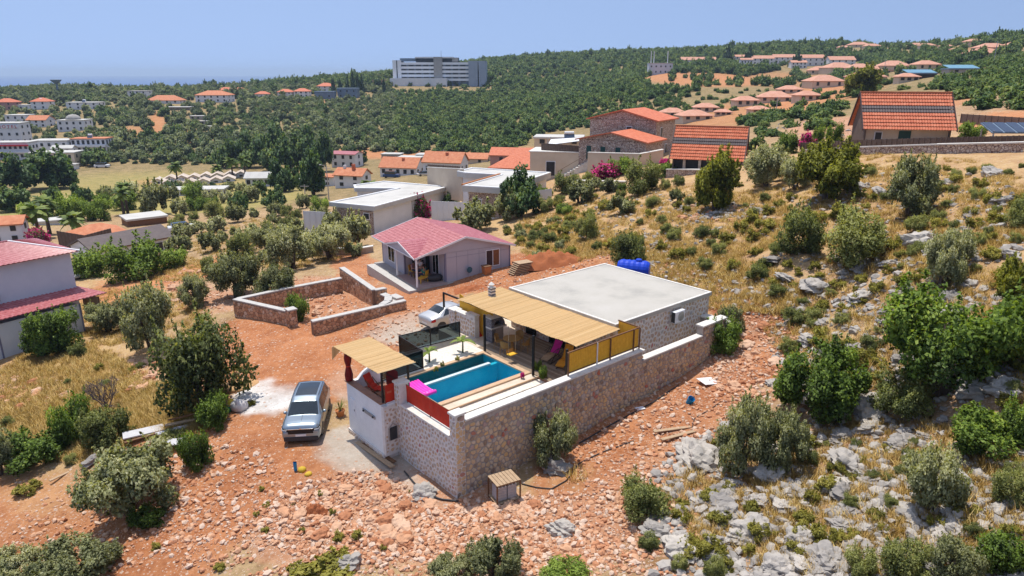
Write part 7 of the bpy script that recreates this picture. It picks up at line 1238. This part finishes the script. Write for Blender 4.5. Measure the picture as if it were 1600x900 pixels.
for i,me in enumerate(SML+SLM):
    x,y=[(560,780),(600,800),(640,830),(520,800),(680,840),(700,820),(480,820),(740,850),(1250,800),(1150,850),(1350,820),(1400,850),(1480,830)][i]; g=gp(x,y); pe.append(tag(mobj('rock',me,None,None,g,(0,0,i),(.22,.22,.2)),['small pinkish stone lying in the rubble before the front wall','small pale chip of limestone among the lower rocks'][0 if i<8 else 1],'rock',['stones of the rubble heap','limestone chips'][0 if i<8 else 1]))
stuff_rocks('rubble','loose orange and pink stones strewn over the red earth',24000,[(400,760,735,880,5,-3),(640,1100,770,900,4.5,-4),(380,1080,860,960,3.5,0),(880,1200,560,760,3.2,-35),(1090,1250,470,640,2.2,20),(380,620,430,510,1.6,0),(230,450,690,890,1.9,-30),(660,1100,395,450,2.0,-5),(1000,1150,420,480,1.2,15),(560,760,470,540,.7,-8),(180,380,550,640,.8,0),(0,110,585,640,.6,0),(240,360,420,490,1.0,20),(0,330,740,900,1.2,-20)],pe[:8],.035,.19)
stuff_rocks('limestone_scree','pale limestone chips and scree among the shrubs of the right slope',9500,[(1000,1620,640,920,6,0),(1000,1640,860,950,1.5,0),(1200,1640,430,640,4,0),(1180,1620,260,440,2.5,0),(860,1200,300,400,1.4,0),(960,1250,395,480,1.4,15),(1060,1200,315,345,.8,0),(1200,1400,185,225,1.0,0)],pe[8:],.05,.34)
def tuft_mesh(name,seed,mat,n=70,h_=.5,sp=.35):
    r=np.random.default_rng(seed); a=r.uniform(0,6.28,n); rad=np.sqrt(r.random(n))*sp; bx,by=rad*np.cos(a),rad*np.sin(a); hh=h_*r.uniform(.5,1.1,n); lx,ly=r.normal(size=n)*.16,r.normal(size=n)*.16; t=r.uniform(0,6.28,n); w=.013
    V=np.stack([np.stack([bx-w*np.cos(t),by-w*np.sin(t),np.full(n,-.05)],1),np.stack([bx+w*np.cos(t),by+w*np.sin(t),np.full(n,-.05)],1),np.stack([bx+lx,by+ly,hh],1)],1).reshape(-1,3); me=mesh_np(name,V,np.arange(3*n).reshape(n,3),np.repeat(r.random(n),3),True)
    me.normals_split_custom_set_from_vertices(np.repeat(np.stack([lx*1.5,ly*1.5,np.ones(n)],1)/np.sqrt(2.25*lx**2+2.25*ly**2+1)[:,None],3,axis=0).tolist()); me.materials.append(MATS[mat]); return me
te=[]
for i,(x,y) in enumerate([(903,745),(255,645),(60,660),(1320,560)]): g=gp(x,y); te.append(tag(mobj('straw_tuft',tuft_mesh('straw_tuft',i,'straw',90,.5,.4),None,None,g,(0,0,i),(1.3,1.3,1.2)),['clump of dry golden grass beside the big dark boulder','clump of dry grass left of the largest tree','clump of dry grass in the left field','clump of dry grass below the very large carob'][i],'grass'))
q,d=zone_points(15500,[(-320,0,420,900,3,0),(1600,1900,230,900,4,0),(800,960,330,410,1.8,0),(960,1260,390,480,2.6,12),(300,560,340,420,2,0),(-20,240,540,720,5,0),(190,330,600,690,2,0),(860,1250,290,410,3.4,0),(1150,1640,240,420,3.4,0),(1200,1640,400,620,1.8,0),(1040,1640,650,900,2.6,0),(0,330,450,540,1.5,0),(200,330,400,440,.8,0)]); k=len(q); s_=NR.uniform(.35,1.0,k)
scatter('dry_grass','dry golden grass covering the open slopes and the left field','grass',q,np.stack([s_*1.2,s_*1.2,s_*NR.uniform(.5,1,k)],1),np.stack([np.zeros(k),np.zeros(k),NR.uniform(0,6.28,k)],1),te,NR.integers(0,4,k))
# ---------------------------------------------------------------- litter, timber, hoses
def lay(px,py,z=0): g=gp(px,py); return g+Vector((0,0,z))
def hose(label,pts,r_=.025,mat='dark_plastic'):
    P=[]; 
    for i in range(len(pts)-1):
        for k in range(5): f=k/5; P.append((pts[i][0]+(pts[i+1][0]-pts[i][0])*f,pts[i][1]+(pts[i+1][1]-pts[i][1])*f))
    P.append(pts[-1]); o=lay(*P[0]); m=MB(); m.tube([lay(*p,r_+.02)-o for p in P],r_,6); tag(m.build('hose',mat,loc=o,smooth=True),label,'hose')
hose('black hose looping from the block stack past the big boulder',[(815,757),(838,763),(862,765),(885,752),(905,725),(940,708),(990,690)]); hose('black hose along the foot of the white front wall',[(632,738),(648,757),(668,775),(690,782),(716,785)],.04); hose('thin black pipe running up the rocky slope at lower right',[(1020,848),(1110,838),(1160,815),(1250,775),(1300,745),(1345,725)]); hose('thin black pipe on the rubble right of the long wall',[(1080,675),(1085,655),(1110,640),(1125,630)],.02); hose('black pipe lying along the base of the long wall',[(905,694),(960,662),(1020,630),(1060,603)],.035)
def board(px,py,L_,w,th,rot,mat,label,name='plank',cat='plank',tilt=0,z=.06,group=None): g=lay(px,py,z); o=MB().box(-L_/2,L_/2,-w/2,w/2,0,th).build(name,mat,loc=g); o.rotation_euler=(0,tilt,math.radians(rot)); return tag(o,label,cat,group)
board(585,712,3.2,.25,.05,-46,'pale_wood','long plank lying below the white pump house, outer one'); board(592,709,2.6,.2,.05,-44,'brown_wood','long plank lying below the white pump house, inner one')
pm('pink_board',(.52,.33,.27),(.42,.25,.2),4,.9); pm('grey_sheet',(.55,.54,.55),(.45,.44,.46),3,.8)
for i,(x,y,L_,w,rot,mt,lb) in enumerate([(270,690,3.6,.22,38,'pink_board','reddish plank on the timber pile, nearest the dark shrubs'),(282,684,3.2,.2,30,'pink_board','reddish plank crossing the timber pile'),(292,672,3.0,.3,36,'grey_sheet','grey plank at the top of the timber pile'),(300,664,2.6,.25,26,'pale_wood','pale plank at the upper end of the timber pile'),(262,700,2.4,.16,44,'maroon_fabric','dark red pole on the timber pile'),(226,684,2.0,.8,30,'grey_sheet','grey sheet leaning by the timber pile'),(268,703,1.6,.7,12,'grey_sheet','white board at the lower end of the timber pile'),(245,690,3.0,.15,40,'brown_wood','brown pole left of the timber pile'),(330,655,4.2,.08,32,'brown_wood','long thin pole lying below the round green shrub')]): board(x,y,L_,w,.06,rot,mt,lb,z=.1+.05*i)
board(1110,597,1.3,.9,.03,20,'white_plastic','crumpled white sheet on the rubble by the long wall','sheet','sheet',.08); board(97,745,1.2,.16,.05,60,'pale_wood','short pale stick on the left slope'); board(1062,682,2.2,.2,.05,25,'pale_wood','yellowish offcut on the rubble, lower of two'); board(1050,673,2.0,.2,.05,14,'pale_wood','yellowish offcut on the rubble, upper of two'); board(1000,640,.5,.3,.03,20,'white_plastic','small white scrap on the red earth')
def bucket(px,py,r_,h_,label,mat,lie=0,rot=0): g=lay(px,py,.02); t=thing('bucket',label,'bucket',g,(lie,0,rot)); MB().lathe((0,0,0),[(r_*.8,0),(r_,h_),(r_*.92,h_),(r_*.75,.04)],14).build('tub',mat,t,smooth=False); MB().tube([(-r_,0,h_),(-r_*.7,0,h_+r_*.6),(r_*.7,0,h_+r_*.6),(r_,0,h_)],.012,5).build('handle','dark_plastic',t); return t
bucket(1076,630,.2,.38,'turquoise bucket lying on the rubble right of the long wall','sky_blue_plastic',.5,.6); bucket(1000,790,.17,.4,'blue can in the shrub at bottom centre','sky_blue_plastic',.25); bucket(462,736,.09,.42,'turquoise bottle standing at the edge of the rubble','sky_blue_plastic')
def sack(px,py,sx,sy,sz,label,mat,rot=0,name='sack',cat='sack'): g=lay(px,py,-.04); m=MB(); m.lathe((0,0,0),[(.55,0),(.95,.15),(1,.45),(.85,.75),(.45,.95),(.15,1)],12); m.v=[(x*sx*(1+.12*math.sin(5*y)),y*sy*(1+.1*math.sin(4*x)),z*sz) for x,y,z in m.v]; return tag(m.build(name,mat,loc=g,rot=rot,smooth=True),label,cat)
pm('sack_white',(.68,.64,.60),(.55,.5,.47),3,.9,bmp=.4,bsc=8); pm('sack_yellow',(.62,.42,.04),(.5,.33,.03),3,.8); pm('tarp_tan',(.58,.36,.18),(.48,.27,.12),2,.9,bmp=.5,bsc=5); pm('sack_green',(.03,.28,.12),(.02,.22,.1),3,.7)
sack(374,640,.5,.4,.62,'bulky white sack beside the round green shrub','sack_white'); sack(362,638,.22,.25,.6,'yellow and green sack beside the white sack','sack_yellow'); sack(356,644,.2,.2,.45,'green bag at the shrub beside the sacks','sack_green'); sack(472,736,.2,.18,.25,'yellow bag on the rubble beside the turquoise bottle','sack_yellow'); sack(482,742,.18,.16,.18,'second yellow bag at the edge of the rubble','sack_yellow',.8); sack(372,606,1.3,.8,.35,'tan tarpaulin heap beside the lime patch','tarp_tan',.3,'tarpaulin','tarpaulin'); sack(372,678-35,.12,.12,.8,'grey lump on top of the white sack','grey_sheet',0,'bundle','bundle')
q=pz(763,525,D); q.z=D-.02; t=thing('dustpan','red dustpan standing against the yellow reed screen','dustpan',W(*U(748,525,D),D-.02),ROT); MB().extr([(-.2,-.15,0),(.2,-.15,0),(.12,.1,.35),(-.12,.1,.35)],(0,.06,.02)).build('pan','red_fabric',t); MB().bar((0,.12,.33),(0,.16,.6),.04).build('handle','red_fabric',t)
# stack of roof tiles behind the bungalow, heaps of red soil
g=lay(808,428); t=thing('timber_stack','slatted stack of pallets at the right corner of the bungalow','pallet stack',g,BR)
for i in range(7): MB().obox((.1*i,0,.12+.14*i),(.7,0,0),(0,.5,0),(0,.0,.03)).build('slat','pale_wood',t)
for i,(px,py,w,h_,l) in enumerate([(862,412,120,18,'long heap of dark red soil behind the flat roof'),(740,452,60,8,'low heap of red soil before the bungalow'),(492,802,44,18,'dark red lump of earth on the rubble heap')]):
    g=lay(px,py,-.15); s_=proj(*g)[2]/F; m=MB(); r0=random.Random(i)
    m.grid(lambda a,b_:((a-.5)*w*s_,(b_-.5)*min(w*s_*.5,3.2),max(0,math.sin(a*math.pi))**.7*math.sin(b_*math.pi)*h_*s_*(1.1+.25*math.sin(a*23+i)*math.sin(b_*17)+.15*math.sin(a*51)*math.sin(b_*37))),40,16); m.tn=.4; m.t=[.45]*len(m.v); tag(m.build('earth_heap','red_clod',loc=g,rot=.1,smooth=True),l,'earth heap')
# utility poles
def pole(px,py,hpx,label,lamp=False):
    g=gp(px,py)
    if g is None: return
    s_=proj(*g)[2]/F; h_=hpx*s_; t=thing('utility_pole',label,'pole',g); MB().tube([(0,0,-.5),(0,0,h_)],[.14,.09],8).build('shaft','grey_metal',t); MB().bar((-.9,0,h_-.4),(.9,0,h_-.4),.1).build('crossarm','grey_metal',t)
    if lamp: MB().bar((0,0,h_),(-1.2,0,h_+.3),.07).build('lamp_arm','grey_metal',t); MB().bbox(-1.5,-1.0,-.12,.12,h_+.22,h_+.34,.03).build('lamp_head','grey_metal',t)
pole(514,312,52,'street lamp pole left of the whitewashed house',True); pole(694,262,28,'utility pole beside the orange-roofed pair'); pole(1213,172,20,'thin pole among the pink-roofed houses'); pole(1380,120,26,'thin pole near the blue roofs'); pole(1552,100,34,'thin pole on the upper right slope'); pole(478,318,30,'utility pole left of the villa fence')
# ---------------------------------------------------------------- air
m=bpy.data.materials.new('air'); m.use_nodes=True; MATS['air']=m; nt=m.node_tree; nt.nodes.clear(); o_=nt.nodes.new('ShaderNodeOutputMaterial'); pv=nt.nodes.new('ShaderNodeVolumePrincipled'); pv.inputs['Color'].default_value=(.62,.78,1.0,1); pv.inputs['Density'].default_value=.00013; pv.inputs['Anisotropy'].default_value=.2; nt.links.new(pv.outputs[0],o_.inputs['Volume'])
hz=MB().box(-30000,30000,-60,19000,-135,78).build('haze','air'); tag(hz,kind='stuff'); hz['label']='thin blue summer haze over the whole valley'; hz['category']='haze'
# ---------------------------------------------------------------- labels that single each scattered plant and stone out
LM=[(1470,530,'the very large carob'),(1276,600,'the rounded carob'),(1190,690,'the joined olive shrubs'),(1446,745,'the slender grey olive'),(1290,275,'the upright yellow-green pine'),(1116,290,'the pine by the chalet'),(1420,300,'the tall dark olive'),(1250,365,'the round grey shrub'),(1330,375,'the broad shrub clump'),(1584,440,'the right-edge pine'),(1090,705,'the broad grey outcrop'),(1325,725,'the large tilted boulder'),(1440,385,'the jagged slope outcrop'),(990,415,'the blue tank'),(917,355,'the dark shrub left of the tank'),(1105,225,'the near chalet'),(1425,180,'the upper chalet'),(1004,780,'the shrub with the blue can'),(786,762,'the block stack'),(716,780,'the wall corner'),(866,690,'the olive against the wall'),(1128,530,'the far wall end'),(470,640,'the parked SUV'),(322,560,'the largest rounded tree'),(205,750,'the spreading olive'),(165,610,'the bare grey bush'),(82,520,'the tree at the shed'),(368,430,'the dark olive behind the yard'),(466,480,'the bush in the yard'),(690,390,'the bungalow'),(600,320,'the L-shaped villa'),(790,290,'the courtyard villa'),(812,310,'the dense corner tree'),(960,230,'the stone house'),(948,268,'the wide bougainvillea'),(205,370,'the brown-roofed bungalow'),(70,340,'the front palms'),(320,290,'the camp hall'),(578,290,'the big fan palm'),(300,440,'the bend of the track'),(425,615,'the lime patch'),(535,280,'the whitewashed house'),(1562,860,'the bottom right shrub'),(1406,870,'the bottom edge pair'),(1076,624,'the turquoise bucket'),(500,800,'the red earth lump'),(1530,670,'the bright shrub mass'),(240,340,'the pale-roofed shed'),(20,360,'the left-edge house'),(1240,240,'the rubble heap tree'),(20,615,'the left edge')]
KC={'maquis':'dull green','cushion':'yellow-green','bush':'dark green','midolive':'grey-green','midtree':'deep green'}
def relabel():
    bpy.context.view_layer.update(); S={}
    for o in bpy.data.objects:
        if o.parent is None and o.get('category') in ('shrub','tree','boulder','rock','hut') and o.get('group') and not any(k in o['group'] for k in ('cypress','conifer','tall trees')):
            px,py,d=proj(*o.location); rr=max(o.scale[0],.01) if o.type!='EMPTY' else 2; w=2*rr*F/d
            kind=o['category']; col=''
            if kind in ('shrub','tree'): col=next((v for k,v in KC.items() if (o.data or (o.children[0].data if o.children else None)).name.startswith(k)),'green')+' '
            elif kind=='boulder': col='pale grey '
            elif kind=='rock': col='orange '
            else: col='white '
            size='large' if w>34 else 'medium' if w>22 else 'small' if w>14 else 'tiny'
            if kind=='hut': size='gabled'
            i=min(range(len(LM)),key=lambda k:(LM[k][0]-px)**2+((LM[k][1]-py)*1.6)**2); lx,ly,ph=LM[i]; dx,dy=px-lx,(py-ly)*1.3
            dr=('right of' if dx>0 else 'left of') if abs(dx)>abs(dy) else ('below' if dy>0 else 'above'); far='just ' if math.hypot(dx,dy)<55 else 'well ' if math.hypot(dx,dy)>110 else ''
            S.setdefault('%s %s%s %s%s %s'%(size,col,kind,far,dr,ph),[]).append((px,o))
    O_=['first','second','third','fourth','fifth','sixth','seventh','eighth','ninth','tenth','eleventh','twelfth','thirteenth','fourteenth','fifteenth','sixteenth','seventeenth','eighteenth','nineteenth','twentieth']
    for k,v in S.items():
        v.sort(key=lambda t:t[0])
        for n,(px,o) in enumerate(v): o['label']=k if len(v)==1 else k+', %s from left'%(O_[n] if n<20 else 'far end')
relabel()
